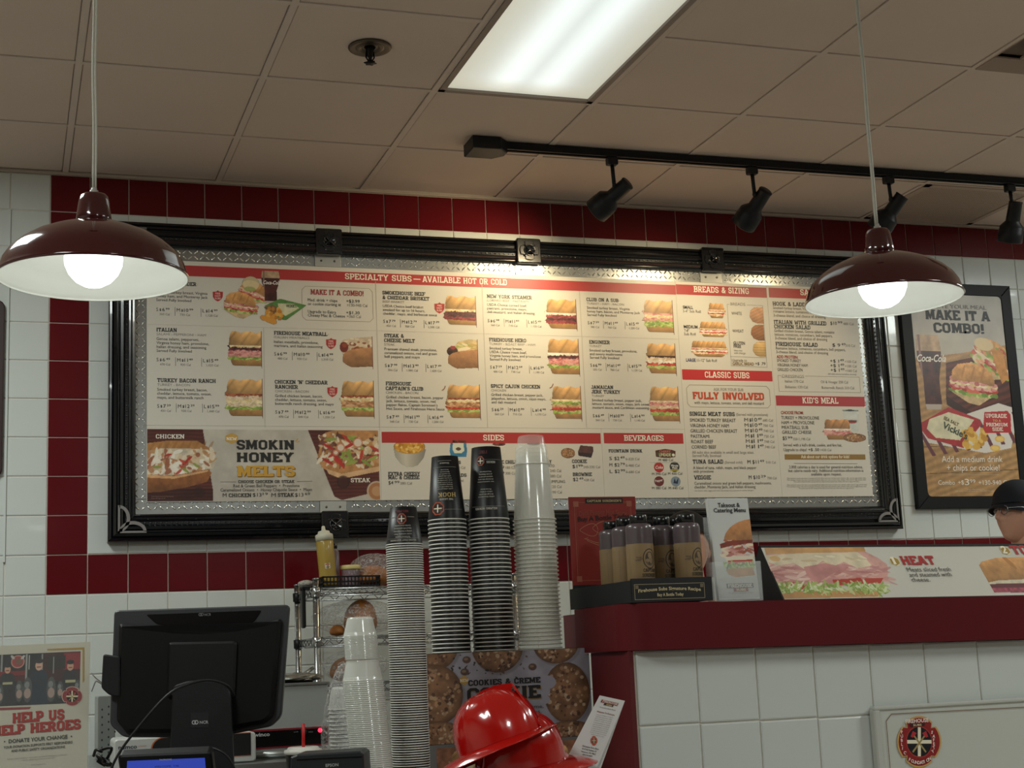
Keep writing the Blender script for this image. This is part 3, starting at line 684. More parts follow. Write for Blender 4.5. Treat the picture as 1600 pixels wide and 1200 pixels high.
for r in RS:
    for z0, z1 in ((PZ1-.002, IZ1), (IZ0, PZ0+.002)):
        b = MB(); b.box((r-.055, -.046, z0+.002), (r+.055, -.034, z1-.002), bev=.0015); o = b.build('joint_plate', AL2, board)
        zc = (z0+z1)/2
        for s in (-1, 1):
            b = MB(); b.lathe([(0, .0), (.005, .0), (.0045, .0025), (.002, .003), (0, .003)], (r+s*.028, -.046, zc), 10, axis=(0, -1, 0)); b.build('screw', M('dark_screw', '6a645c', .4, .8), o)
    for sg, zc in ((1, FZ1-FWD/2), (-1, FZ0+FWD/2)):
        pl = Pl((r, 0, zc), (1, 0, 0), (0, 0, 1)); b = MB(); h = .0555
        b.prism(pl, rrect(-h, -h, h, h, .008), .02, .082, ch=.004)
        ring = [(.049*math.cos(a)*(1 if i % 12 not in (4, 5, 6, 7) else 1), .049*math.sin(a)) for i, a in enumerate(np.linspace(0, 2*math.pi, 48, endpoint=False))]
        def mz(k, a):
            d = abs(((a+math.pi/4) % (math.pi/2))-math.pi/4)/(math.pi/4); return k*(1.0-.06*d*d if d < .72 else .78)
        b.prism(pl, [(mz(.044, a)*math.cos(a), mz(.044, a)*math.sin(a)) for a in np.linspace(0, 2*math.pi, 64, endpoint=False)], .08, .088, ch=.002)
        b.lathe([(.026, 0), (.026, .004), (.022, .004), (.021, .001), (0, .0005)], pl.P(0, 0, .088), 24, axis=(0, -1, 0))
        for an in (45, -45):
            c, s_ = math.cos(math.radians(an)), math.sin(math.radians(an)); b.tube([pl.P(-.034*c, -.034*s_, .0915), pl.P(.034*c, .034*s_, .0915)], .0028, 6)
        b.build('rosette_block', FB, board)
# corner brackets
for sx, sz in ((-1, -1), (1, -1), (-1, 1), (1, 1)):
    cx, cz = (FX0+.036 if sx < 0 else FX1-.036), (FZ0+.030 if sz < 0 else FZ1-.030)
    pl = Pl((cx, -.074, cz), (-sx, 0, 0), (0, 0, -sz)); pl.N = np.array([0, -1., 0]); b = MB()
    bars = [[(0, 0), (.108, 0), (.108, .008), (0, .008)], [(0, 0), (.008, 0), (.008, .108), (0, .108)]]
    for q in bars: b.prism(pl, q, 0, .006)
    for sw in (0, 1):
        A = []; B = []
        for k in range(17):
            a = math.pi*k/16; ox = .056-.052*math.cos(a); r1, r2 = math.sin(a)*.042, math.sin(a)*.027
            A.append((ox, .004+r1)); B.append((.056-.040*math.cos(a), .006+r2))
        P = A+B[::-1]
        if sw: P = [(y, x) for x, y in P]
        n = len(A)
        for k in range(n-1):
            q = [P[k], P[k+1], P[2*n-2-k], P[2*n-1-k]]
            b.prism(pl, q, 0, .006)
    b.build('corner_bracket', SIL, board)

PY = -.048
pl = ypl(PY)
def panel(x0, z0, x1, z1):
    b = MB(); b.box((x0+.0004, PY, z0+.0004), (x1-.0004, -.036, z1-.0004)); return b.build('menu_panel', PNL, board)
def X(px, py): return at(px, py, PY)[0]
def Zz(px, py): return at(px, py, PY)[2]
xA, xB = X(1062.5, 560), X(1209, 600); zL = Zz(700, 668); xS, xV = X(594.5, 725), X(942, 725)
p_main = panel(PX0, zL, xA, PZ1); p_bread = panel(xA, PZ0, xB, PZ1); p_salad = panel(xB, PZ0, PX1, PZ1)
p_smoke = panel(PX0, PZ0, xS, zL); p_sides = panel(xS, PZ0, xV, zL); p_bev = panel(xV, PZ0, xA, zL)
BLK, GRY, RED, GLD, CRM = '26272a', '8a8680', 'a82a2c', '94733a', 'efe8da'
PX_REF = 0.0024
# ---- specialty subs panel
pr = Print(pl)
pr.bar(230, 1055, 707, 431.5, 447.2, 'b23a3a'); pr.t('SPECIALTY SUBS', 539, 438.3, 9.2, CRM, 643, 's'); pr.t('—', 646, 440, 8, CRM, 657, 's'); pr.t('AVAILABLE HOT OR COLD', 660, 443.3, 9.2, CRM, 792, 's')
mm = lambda px, py, k: None
def lines(pr, x, y, title, subt, body, py, prices, cals, ys=None, sc_=1., tm=None, widths=None):
    """one menu entry, laid out in board units from the photo position of its first title baseline"""
    p0 = pl.uv(x, y); k = 1.
    def put(txt, du, dv, cap, h, st='n', hs=1., w=None):
        co, fs, wd = slab(txt) if st == 's' else glyphs(txt, .022 if st == 'b' else 0., 2); sx = cap*hs if w is None else w/wd
        uv = np.stack([co[:, 0]*sx+p0[0]+du, co[:, 1]*cap+p0[1]+dv], 1); pr.raw(zl(co, fs, uv) if st == 's' else uv, fs, h, .0003); return wd*sx
    v = 0.
    for n, tt in enumerate(title):
        if n: v -= .0205
        wd = put(tt, 0, v, .0158, BLK, 's', 1.0)
    if tm: put('i', wd+.004, v+.004, .006, BLK)
    v -= .0150; put(subt, 0, v, .0098, '98938c', 'n', 1.12); v -= .0035
    for q in body: v -= .0162; put(q, 0, v, .0112, '3c3a38', 'n', 1.0)
    v = (pl.uv(x, py)[1]-p0[1]) if py else v-.034
    us = [0, .0808, .1835]
    for q, (L, pc, cl) in enumerate(zip('SML', prices, cals)):
        u = us[q]; w_ = put(L, u, v, .0138, '4a4844'); a, c_ = pc.split('.')
        w2 = put('$', u+w_+.005, v+.0015, .0095, BLK, 'b'); w3 = put(a, u+w_+.016, v, .0138, BLK, 'n', 1.1); put(c_, u+w_+.020+w3, v+.0062, .0082, BLK, 'n', 1.35)
        put(cl+' Cal', u+.013, v-.0165, .0090, '86827c')
    for u in (.0735, .1765): pr.raw([(p0[0]+u, p0[1]+v-.018), (p0[0]+u+.0014, p0[1]+v-.018), (p0[0]+u+.0014, p0[1]+v+.018), (p0[0]+u, p0[1]+v+.018)], [(0, 1, 2, 3)], '5a5854')
I = [
 (244, 445, ['HOOK & LADDER'], 'TURKEY - HAM', ['Smoked turkey breast, Virginia', 'honey ham, and Monterey Jack', 'Served Fully Involved'], 486, ('6.99', '10.99', '14.99'), ('360', '730', '1,120'), 1),
 (244.5, 518, ['ITALIAN'], 'SALAMI - PEPPERONI - HAM', ['Genoa salami, pepperoni,', 'Virginia honey ham, provolone,', 'Italian dressing, and seasoning', 'Served Fully Involved'], 564.5, ('6.49', '11.49', '15.49'), ('470', '930', '1,420'), 0),
 (245.5, 597, ['TURKEY BACON RANCH'], 'TURKEY - BACON', ['Smoked turkey breast, bacon,', 'cheddar, lettuce, tomato, onion,', 'mayo, and buttermilk ranch'], 637, ('7.29', '12.29', '15.99'), ('420', '930', '1,440'), 0),
 (428, 523, ['FIREHOUSE MEATBALL'], 'ITALIAN MEATBALLS', ['Italian meatballs, provolone,', 'marinara, and Italian seasoning'], 555.5, ('6.99', '10.99', '14.99'), ('480', '930', '1,310'), 1),
 (429.5, 599.5, ["CHICKEN 'N' CHEDDAR", 'RANCHER'], 'CHICKEN - BACON', ['Grilled chicken breast, bacon,', 'cheddar, lettuce, tomato, onion,', 'buttermilk ranch dressing, and mayo'], 646.5, ('7.49', '12.99', '16.49'), ('470', '840', '1,350'), 0),
 (597.6, 460, ['SMOKEHOUSE BEEF', '& CHEDDAR BRISKET'], 'BEEF BRISKET', ['USDA Choice beef brisket', 'smoked for up to 16 hours,', 'cheddar, mayo, and barbecue sauce'], 504.5, ('7.79', '12.79', '17.79'), ('450', '950', '1,500'), 0),
 (600.2, 527, ['STEAK &', 'CHEESE MELT'], 'STEAK', ['Premium shaved steak, provolone,', 'caramelized onions, red and green', 'bell peppers, and mayo'], 573.5, ('7.99', '13.49', '17.49'), ('500', '1,000', '1,600'), 0),
 (602.7, 602, ['FIREHOUSE', "CAPTAIN'S CLUB"], 'CHICKEN - BACON', ['Grilled chicken breast, bacon, pepper', 'jack, lettuce, tomato, onion, red', "pepper flakes, Captain Sorensen's", 'Hot Sauce, and Firehouse Hero Sauce'], 654, ('7.49', '11.99', '16.49'), ('360', '730', '1,200'), 0),
 (760.6, 465.5, ['NEW YORK STEAMER'], 'CORNED BEEF - PASTRAMI', ['USDA Choice corned beef,', 'pastrami, provolone, mayo,', 'deli mustard, and Italian dressing'], 503.5, ('6.99', '11.49', '15.49'), ('360', '710', '1,100'), 1),
 (764.2, 533.5, ['FIREHOUSE HERO'], 'TURKEY - ROAST BEEF - HAM', ['Smoked turkey breast,', 'USDA Choice roast beef,', 'Virginia honey ham, and provolone', 'Served Fully Involved'], 576, ('7.59', '12.59', '16.59'), ('400', '730', '1,180'), 1),
 (767, 606, ['SPICY CAJUN CHICKEN'], 'CHICKEN', ['Grilled chicken breast, pepper jack,', 'jalapeños, lettuce, onion, cajun mayo,', 'and deli mustard'], 642.5, ('6.29', '10.99', '14.99'), ('360', '710', '1,170'), 0),
 (916.5, 470.5, ['CLUB ON A SUB'], 'TURKEY - HAM - BACON', ['Smoked turkey breast, Virginia', 'honey ham, bacon, and Monterey Jack', 'Served Fully Involved'], 506.5, ('7.29', '11.49', '15.49'), ('380', '760', '1,200'), 1),
 (920.5, 537, ['ENGINEER'], 'TURKEY', ['Smoked turkey breast, provolone,', 'and savory mushrooms', 'Served Fully Involved'], 573, ('6.99', '11.49', '15.79'), ('350', '700', '1,120'), 1),
 (924, 607.5, ['JAMAICAN', 'JERK TURKEY'], 'TURKEY', ['Smoked turkey breast, pepper jack,', 'lettuce, tomato, onion, mayo, jerk sweet', 'mustard sauce, and Caribbean seasoning'], 652, ('6.49', '10.99', '14.99'), ('360', '730', '1,140'), 0)]
for a in I: lines(pr, *a[:6], a[6], a[7], tm=a[8])
# make it a combo box
def octa(pr, x0, y0, x1, y1, c, w_, h, dy=0.):
    """chamfered outline true to the plane"""
    A = pr.pl.uv((x0), (y0+y1)/2)[0]; B = pr.pl.uv(x1, (y0+y1)/2)[0]; T = pr.pl.uv((x0+x1)/2, y0)[1]; Bo = pr.pl.uv((x0+x1)/2, y1)[1]
    c *= .0025; P = [(A+c, T), (B-c, T), (B, T-c), (B, Bo+c), (B-c, Bo), (A+c, Bo), (A, Bo+c), (A, T-c), (A+c, T)]
    v, f = polystroke(np.array(P).ravel(), w_*.0025); pr.raw(v, f, h)
octa(pr, 472, 449, 582.5, 501.5, 6, .6, '9a8a70')
pr.t('MAKE IT A COMBO!', 485, 461.5, 8.2, 'a23230', 568, 's')
for x0, y, x1, tx, h in ((481, 471.5, 527, 'Med. drink + chips', '44423e'), (481, 477.5, 533, 'or cookie starting at', '44423e'), (481, 489.5, 525, 'Upgrade to Extra', '44423e'), (481, 495.5, 539, 'Cheesy Mac & Cheese', '44423e'), (541, 473, 562, '+$3.99', BLK), (542, 479.5, 574, '+130-940 Cal', GRY), (541, 491, 562, '+$1.30', BLK), (542, 496.8, 564, '+360 Cal', GRY)): pr.t(tx, x0, y, 4.6, h, x1)
def badge(pr, x, y, s=8.):
    P = [(x-s, y-s*.75), (x-s*.3, y-s*.8), (x, y-s*1.05), (x+s*.3, y-s*.8), (x+s, y-s*.75), (x+s*.95, y+.25*s), (x+s*.6, y+.8*s), (x, y+1.15*s), (x-s*.6, y+.8*s), (x-s*.95, y+.25*s)]
    pr.poly(P, 'b43a38'); pr.t('HOT', x, y-s*.1, s*.45, CRM, align='c', style='b', lift=0) if False else None
    for q, tt in enumerate(('FIRE', 'HOT', 'SUBS')):
        g = glyphs(tt, .02, 2); c = pr.pl.uv(x, y-s*.25+q*s*.48); cap = .0025*s*.36; pr.raw(np.stack([(g[0][:, 0]-g[2]/2)*cap*1.05+c[0], g[0][:, 1]*cap+c[1]], 1), g[1], 'e8c8c0', .0002)
for x, y in ((340.3, 462), (517.3, 536.5), (519.3, 611.5), (686.7, 480.8)): badge(pr, x, y)
for x, y in ((693, 607), (861.5, 603.5)): pr.path([(x-2.6, y+3), (x+.3, y+1.6), (x+2, y-1.5), (x+2.8, y-4)], 1.3, '8a5a3c')
# panel seams
for px, y0, y1 in ((413, 512, 668), (590, 440, 668), (757.5, 445, 668), (911, 455, 668)): pr.bar(px-.35, px+.35, px, y0, y1, 'bdb6aa')
pr.bar(230, 1060, 700, 519.5, 520.2, 'cac3b7')
pr.build(p_main)
SUBS = [((359.5, 516.5, 409, 571), ['cheese', 'beef', 'ham', 'ham', 'lettuce'], 3), ((356, 591, 410.5, 649.5), ['bacon', 'turkey', 'cheese', 'turkey', 'lettuce'], 4), ((536, 594, 584.5, 650.5), ['bacon', 'cheese', 'chicken', 'chicken', 'lettuce'], 5),
        ((697.5, 461.5, 744, 507), ['cheese', 'beef', 'beef', 'pastrami'], 6), ((701, 600, 750.5, 652.5), ['bacon', 'cheese', 'chicken', 'chicken', 'tomato', 'lettuce'], 7), ((856, 466.5, 901, 513), ['white', 'pastrami', 'beef', 'pastrami'], 8),
        ((858.5, 528.5, 905, 584), ['white', 'beef', 'ham', 'ham', 'lettuce'], 9), ((865, 602.5, 908.5, 654.5), ['cheese', 'lettuce', 'chicken', 'tomato', 'lettuce'], 10), ((1008.5, 468, 1052, 518.5), ['ham', 'cheese', 'ham', 'lettuce', 'lettuce'], 11),
        ((1013, 535.5, 1056, 583.5), ['dark', 'turkey', 'white', 'tomato', 'lettuce'], 12), ((1018, 603, 1061, 657.5), ['turkey', 'ham', 'turkey', 'tomato', 'lettuce'], 13)]
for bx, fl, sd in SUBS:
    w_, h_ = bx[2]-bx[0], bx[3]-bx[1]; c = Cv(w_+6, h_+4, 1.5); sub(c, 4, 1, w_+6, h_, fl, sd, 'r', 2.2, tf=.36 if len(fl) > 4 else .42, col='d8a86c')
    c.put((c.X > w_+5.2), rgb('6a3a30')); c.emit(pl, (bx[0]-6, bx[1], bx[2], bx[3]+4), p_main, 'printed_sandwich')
# open-faced melts
for bx, fl, sd in (((534.5, 525, 582.5, 572.5), 'mb', 21), ((699, 529.5, 747, 574.5), 'sc', 22)):
    w_, h_ = bx[2]-bx[0], bx[3]-bx[1]; c = Cv(w_+4, h_+4, 1.5); n = c.nz(7, sd)
    if fl == 'mb':
        c.poly([(4, 8), (10, 5), (w_*.5, 3), (w_+4, 0), (w_+4, h_*.7), (6, h_*.7), (2, h_*.4)], 'd9c4a8', .8+.3*n)
        for q in range(26):
            R = np.random.RandomState(q+sd); c.ell(8+R.rand()*w_, 4+R.rand()*h_*.38, 1.5+R.rand()*2.5, 1+R.rand()*2, ('efe2cc', '8a4a34', 'a86a48', 'e4d4b8')[q % 4], .9)
        c.ell(7, 18, 6.5, 8, '7a3428'); c.ell(8, 15, 3.5, 3.5, '9a4a38')
    else:
        c.poly([(14, 14), (22, 4), (40, 0), (w_+4, 2), (w_+4, 26), (12, 24)], 'd8c08c', .8+.35*n)
        for q in range(14):
            R = np.random.RandomState(q+sd); c.ell(16+R.rand()*34, 5+R.rand()*12, 4+R.rand()*4, 1.2+R.rand(), ('a8b060', 'efe0c0', 'c8a868', 'e0cc98')[q % 4], .9, R.rand()-.6)
        c.ell(12, 20, 8.5, 7.5, '4a3028'); c.ell(13, 14, 4, 3, 'a04048'); c.ell(9, 22, 4, 3, '2e1e1a')
    sh_ = (1.08-.35*np.clip((c.Y-h_*.4)/(h_*.6), 0, 1))*(.85+.3*n)
    c.poly([(5, h_*.62), (12, h_*.5), (w_*.55, h_*.42), (w_+4, h_*.36), (w_+4, h_), (w_*.4, h_+2), (12, h_-1), (4, h_*.85)], 'b5835a', sh_)
    c.put((c.X > w_+3.2), rgb('6a3a30')); c.emit(pl, (bx[0]-4, bx[1], bx[2], bx[3]+4), p_main, 'printed_sandwich')
# combo picture: two sub halves, cola glass, bag of chips
c = Cv(132, 92, 1.5)
def half(c, x, y, s, rot, sd):
    R = np.random.RandomState(sd); n = c.nz(6, sd); Q = lambda a, b_: (x+s*(a*math.cos(rot)-b_*math.sin(rot)), y+s*(a*math.sin(rot)+b_*math.cos(rot)))
    c.poly([Q(-1, .25), Q(1, .1), Q(1, .45), Q(.3, .95), Q(-.2, .9), Q(-.95, .55)], 'd6b88a', .8+.3*n)
    for q, (k, vv) in enumerate((('lettuce', .5), ('tomato', .34), ('ham', .24), ('cheese', .12), ('ham', .04))):
        for z in range(16): a = -1+2*z/15.; p = Q(a+R.rand()*.1, vv+.08*R.rand()-.05*abs(a)); c.ell(p[0], p[1], s*.13, s*(.05+.05*R.rand()), FL[k][R.randint(3)], .95, rot+R.rand()-.5)
    P = [Q(-.98, .02), Q(-.95, -.35), Q(-.7, -.62), Q(-.2, -.75), Q(.3, -.72), Q(.8, -.5), Q(1, -.15), Q(1, .08), Q(.2, .0), Q(-.5, .05)]
    m_ = c.pm(P); c.put(m_, rgb('cf985e')[None, None]*((.8+.35*n)*(1.15-.35*np.clip((c.Y-y+s*.7)/(s), 0, 1)))[..., None])
    for q in (-.45, .0, .45): p = Q(q, -.35); c.ell(*p, s*.05, s*.28, 'a8703c', .5, rot+.25)
half(c, 46, 36, 21, .35, 31); c.ell(42, 24, 13, 11, 'e4d2a8', .9); c.ell(40, 33, 9, 4, '9aa860', .8)
cola(c, 58, 3, 88, 54); half(c, 25, 56, 24, .12, 32)
c.poly([(63, 58), (88, 46), (130, 55), (96, 80), (76, 76)], '5c8a48', .8+.4*c.nz(6, 9)); c.poly([(84, 54), (110, 54), (118, 60), (96, 73), (86, 66)], 'dcd8b4', .85+.2*c.nz(6, 4))
c.poly([(62, 60), (76, 56), (88, 62), (92, 74), (80, 72), (66, 66)], '7a5a40')
for q in range(30):
    R = np.random.RandomState(q); c.ell(66+R.rand()*24, 62+R.rand()*16, 3.5, 2.6, ('d8963c', 'e0aa50', 'c07e30')[q % 3], .95, R.rand()*3)
for x, y in ((62, 77), (76, 82), (70, 80)): c.ell(x, y, 6, 4.4, 'd9983e', 1, .3)
c.emit(pl, (350, 420, 481, 512), p_main, 'printed_combo_meal', .0010)
q = Print(pl, .0016); q.t('Coca-Cola', 410.5, 444.5, 5.6, 'f2ece4', 437.5, 'b', shear=.25); q.t("VICKIE'S", 447, 480.5, 4.5, '3e5a34', 463, 'b', rot=0); q.build(p_main)

# ---- breads & sizing and classic subs
pr = Print(pl)
pr.bar(1056.5, 1197.5, 1125, 447, 462.5, 'b23a3a'); pr.t('BREADS & SIZING', 1084, 458, 9.2, CRM, 1170, 's')
pr.t('SMALL', 1067, 482.5, 4.6, BLK, 1083, 'b'); pr.t('3-4" Sub Roll', 1067, 488.5, 4.2, '5a5854', 1095)
pr.t('MEDIUM', 1068.5, 513, 4.6, BLK, 1090, 'b'); pr.t('7-8"', 1069, 518.5, 4.2, '5a5854', 1077); pr.t('Sub Roll', 1069, 524, 4.2, '5a5854', 1087)
pr.t('LARGE', 1072, 565, 4.8, '3a4070', 1087, 'b'); pr.t('11-12" Sub Roll', 1089, 565.2, 4.2, '5a5854', 1120)
pr.t('BREADS', 1141.5, 477.5, 4.4, '8a8680', 1164.5)
for a, b_ in (((1136, 475.5), (1139.5, 475.6)), ((1167, 476.6), (1191, 477.4)), ((1136, 475.5), (1142.8, 572)), ((1191.5, 477.5), (1198.5, 574)), ((1141, 557), (1197.5, 559)), ((1142.5, 571.5), (1199, 574))): pr.line(a, b_, .6, '9a958c')
pr.t('WHITE', 1143, 492, 4.6, '3c3a38', 1159); pr.t('WHEAT', 1144.5, 519.5, 4.6, '3c3a38', 1162); pr.t('GLUTEN', 1146, 538.5, 4.6, '3c3a38', 1164, 'b'); pr.t('FREE', 1146.5, 543.5, 4.6, '3c3a38', 1158, 'b')
pr.t('Ideas may', 1147, 549, 3, GRY, 1160); pr.t('add charge', 1147, 553, 3, GRY, 1165)
pr.t('Upgrade to', 1144, 565, 4.2, '6a5a40', 1167); pr.t('GARLIC BREAD', 1144.5, 570.8, 4.6, '84652c', 1178, 'b'); pr.t('+$ .79', 1180, 570.5, 4.4, BLK, 1196)
pr.bar(1066, 1206.5, 1136, 578.5, 594.5, 'c02a2a'); pr.t('CLASSIC SUBS', 1101.5, 590.7, 9.4, CRM, 1171, 's')
octa(pr, 1073.5, 602.5, 1203, 636.5, 6, .7, '9a8a70'); pr.t('ASK FOR YOUR SUB', 1115, 610.8, 4.4, GRY, 1161.5); pr.t('FULLY INVOLVED', 1082.5, 624.3, 11, 'c2441e', 1194, 'S'); pr.t('with mayo, lettuce, tomato, onion, and deli mustard', 1085, 631.8, 4.4, '5a5854', 1193.5)
pr.t('SINGLE MEAT SUBS', 1077.5, 650, 6.4, BLK, 1148, 's'); pr.t('(Served with provolone)', 1150.5, 649.8, 4.2, GRY, 1199.5)
for q, (n_, pr_, cl, xe) in enumerate((('SMOKED TURKEY BREAST', '10 49', '680', 1149.5), ('VIRGINIA HONEY HAM', '10 49', '700', 1139), ('GRILLED CHICKEN BREAST', '10 49', '740', 1152), ('PASTRAMI', '11 49', '720', 1108.5), ('ROAST BEEF', '11 49', '740', 1114.5), ('CORNED BEEF', '11 49', '740', 1119))):
    y = 659.2+q*8.35; x = 1078+q*.55; pr.t(n_, x, y, 5.2, '3c3a38', xe); a, b_ = pr_.split(); X0 = 1163+q*.62; Y0 = y-.6
    pr.t('M', X0, Y0, 5.4, '5a5854', X0+6); pr.t('$', X0+8, Y0-.3, 4.4, BLK, X0+11, 'b'); pr.t(a, X0+12.3, Y0, 5.6, BLK, X0+20); pr.t(b_, X0+21.2, Y0-2.4, 3.6, BLK, X0+27); pr.t(cl+' Cal', X0+29, Y0, 3.8, GRY, X0+44.5)
pr.t('All subs also available in small and large sizes.', 1081.5, 708.8, 4.3, GRY, 1178.5); pr.t('Served Fully Involved', 1082, 714, 4.3, GRY, 1126.5)
pr.t('TUNA SALAD', 1082.5, 724.5, 6.4, BLK, 1130, 's'); pr.t('(Served cold)', 1132.5, 724.3, 4, GRY, 1160); pr.t('M $11', 1168, 724.5, 5.6, BLK, 1185.5); pr.t('49', 1187, 722, 3.6, BLK, 1194); pr.t('510 Cal', 1197, 724.3, 3.8, GRY, 1212)
pr.t('A blend of tuna, relish, mayo, and black pepper', 1083, 732.8, 4.3, '4a4844', 1182); pr.t('with provolone', 1083.5, 738.5, 4.3, '4a4844', 1115)
pr.t('VEGGIE', 1084.5, 749.2, 6.4, BLK, 1111, 's'); pr.t('M $10', 1170, 748.4, 5.6, BLK, 1187.5); pr.t('29', 1189, 746, 3.6, BLK, 1196.5); pr.t('730 Cal', 1199, 748.8, 3.8, GRY, 1213.5)
pr.t('Caramelized onions and green bell peppers, mushrooms,', 1085, 757, 4.3, '4a4844', 1205.5); pr.t('cheddar, Monterey Jack, and Italian dressing', 1085, 762.8, 4.3, '4a4844', 1180.5); pr.t('Our lettuce, salad, veggies and meats may contain trace amounts of common allergens.', 1085.5, 767.4, 2, '7a766e', 1178)
pr.build(p_bread)
def img(bx, fn, par, nm='printed_food', res=1.5, pad=2):
    c = Cv(bx[2]-bx[0]+2*pad, bx[3]-bx[1]+2*pad, res); c.ox = pad; fn(c, bx[2]-bx[0], bx[3]-bx[1], pad); return c.emit(pl, (bx[0]-pad, bx[1]-pad, bx[2]+pad, bx[3]+pad), par, nm)
for bx, sd, n_ in (((1107.5, 473.5, 1131.5, 496.5), 41, 3), ((1094, 502.5, 1134, 526.5), 42, 5), ((1081, 532.5, 1135, 557), 43, 7)):
    img(bx, lambda c, w_, h_, p: sub(c, p, p, p+w_, p+h_, ['cheese', 'ham', 'white', 'tomato', 'cheese'], sd, 'full', n_, tf=.4, col='d8a468'), p_bread, 'printed_sandwich')
for bx, sd, cl in (((1170.5, 479, 1193, 505.5), 44, 'b98052'), ((1172.5, 506.5, 1194.5, 532), 45, '9a6238'), ((1175.5, 533, 1196.5, 557.5), 46, 'c9a468')):
    def f(c, w_, h_, p):
        n = c.nz(8, sd); P = [(p+w_, p), (p+w_*.4, p+1), (p+w_*.1, p+h_*.25), (p, p+h_*.6), (p+w_*.2, p+h_*.9), (p+w_*.5, p+h_), (p+w_, p+h_)]
        v = (c.Y-p)/h_; ph = (c.X*.5+c.Y)/5. if sd < 46 else c.Y/4.; c.poly(P, cl, (1.1-.3*v)*(.85+.3*n)*(1+.14*np.exp(-((ph % 1.-.5)/.16)**2)))
    img(bx, f, p_bread, 'printed_loaf')
# ---- salads and kid's meal
pr = Print(pl)
pr.bar(1201.5, 1346, 1273, 452.5, 467.5, 'b23a3a'); pr.t('SALADS', 1250.5, 462, 9.2, CRM, 1290, 's')
pr.t('HOOK & LADDER', 1207.5, 478.5, 6.2, BLK, 1268, 's')
for q, tt in enumerate(('Smoked turkey breast, Virginia honey ham,', 'romaine lettuce, tomatoes, cucumbers, bell peppers,', '3-cheese blend, and choice of dressing')): pr.t(tt, 1208+q*.4, 484.3+q*5.9, 4.3, '6a665e', (1292, 1316, 1290)[q])
pr.t('ITALIAN WITH GRILLED', 1209.5, 507.3, 6.2, BLK, 1291, 's'); pr.t('CHICKEN SALAD', 1210, 514, 6.2, BLK, 1266, 's'); pr.t('$10', 1297.5, 507.6, 5, BLK, 1307.5); pr.t('99', 1309, 505.6, 3.6, BLK, 1316); pr.t('480 Cal', 1317.5, 508, 3.8, GRY, 1333.5)
for q, tt in enumerate(('Grilled chicken breast, Genoa salami, romaine', 'lettuce, tomatoes, cucumbers, bell peppers,', '3-cheese blend, and choice of dressing')): pr.t(tt, 1210+q*.6, 520+q*5.7, 4.3, '6a665e', (1303.5, 1300.5, 1292.5)[q])
pr.t('FIREHOUSE SALAD', 1212, 541.3, 6.2, BLK, 1277.5, 's'); pr.t('$ 9', 1300.5, 541.8, 5, BLK, 1313); pr.t('49', 1314.5, 539.8, 3.6, BLK, 1321); pr.t('310 Cal', 1321.5, 542, 3.8, GRY, 1336)
pr.t('Romaine lettuce, tomatoes, cucumbers, bell peppers,', 1212.5, 547.3, 4.3, '6a665e', 1321); pr.t('3-cheese blend, and choice of dressing', 1213, 552.8, 4.3, '6a665e', 1294)
pr.t('ADD PROTEIN:', 1213.5, 560, 4.4, 'a03a34', 1247, 'b')
for q, (n_, xe, cl) in enumerate((('SMOKED TURKEY', 1251.5, '100'), ('VIRGINIA HONEY HAM', 1262, '100'), ('GRILLED CHICKEN', 1254, '160'))): pr.t(n_, 1214+q*.5, 565.8+q*7.1, 4.6, '55524c', xe); pr.t('+$ 1', 1297+q*.4, 566.5+q*7.1, 4.8, BLK, 1311+q*.4); pr.t('49', 1312.5+q*.4, 564.5+q*7.1, 3.5, BLK, 1318.5+q*.4); pr.t('+'+cl+' Cal', 1320+q*.4, 567+q*7.1, 3.8, GRY, 1338+q*.4)
pr.t('(All salad calories are before dressing)', 1294, 585.8, 2.6, GRY, 1338)
octa(pr, 1216.5, 588, 1343.5, 612.5, 0.01, .6, '9a8a70'); pr.bar(1221, 1258, 1240, 585, 590, 'd8d3c8', .0002)
pr.raw([pr.pl.uv(0, 0)], [], '8a8680'); pr.off = .001; pr.t('DRESSINGS', 1222.5, 590.3, 4.4, '8a8680', 1256); pr.off = .0006
for x0, x1, y, tt in ((1226.5, 1255.5, 597.8, 'Italian 170 Cal'), (1282.5, 1325, 599, 'Oil & Vinegar 250 Cal'), (1227, 1262, 606.7, 'Balsamic 120 Cal'), (1284, 1334.5, 608, 'Buttermilk Ranch 310 Cal')): pr.t(tt, x0, y, 4.1, GRY, x1)
pr.bar(1212.5, 1351, 1280, 619, 634.5, 'b0363c'); pr.t("KID'S MEAL", 1254, 630.6, 9.3, CRM, 1310, 's')
pr.t('CHOOSE FROM:', 1220, 647.2, 4.6, 'a03a34', 1255.5, 'b')
for q, (tt, xe) in enumerate((('TURKEY + PROVOLONE', 1280), ('HAM + PROVOLONE', 1272.5), ('MEATBALL SUB', 1263), ('GRILLED CHEESE', 1268))): pr.t(tt, 1220.8+q*.5, 655.3+q*7.5, 5, '44423e', xe)
pr.t('$5', 1223, 687.5, 5.6, BLK, 1229.5); pr.t('99', 1231, 685.5, 3.6, BLK, 1238); pr.t('350-1,190 Cal', 1239, 688, 4, GRY, 1266)
pr.t("Served with a kid's drink, cookie, and fire hat.", 1224, 697.5, 4.4, '4a4844', 1315.5); pr.t('Upgrade to chips!', 1224.5, 704.8, 4.4, '4a4844', 1260.5); pr.t('+$ .50', 1263, 704.8, 4.4, BLK, 1280); pr.t('+430 Cal', 1281.5, 705, 3.9, GRY, 1299)
pr.bar(1226, 1352, 1289, 710, 718.2, '94733a'); pr.off = .001; pr.t('Ask about our drink options for kids!', 1251.5, 716, 4.8, 'f0e4c4', 1327, 'b'); pr.off = .0006
pr.line((1240.5, 724), (1339.5, 724.6), .6, '6a665e')
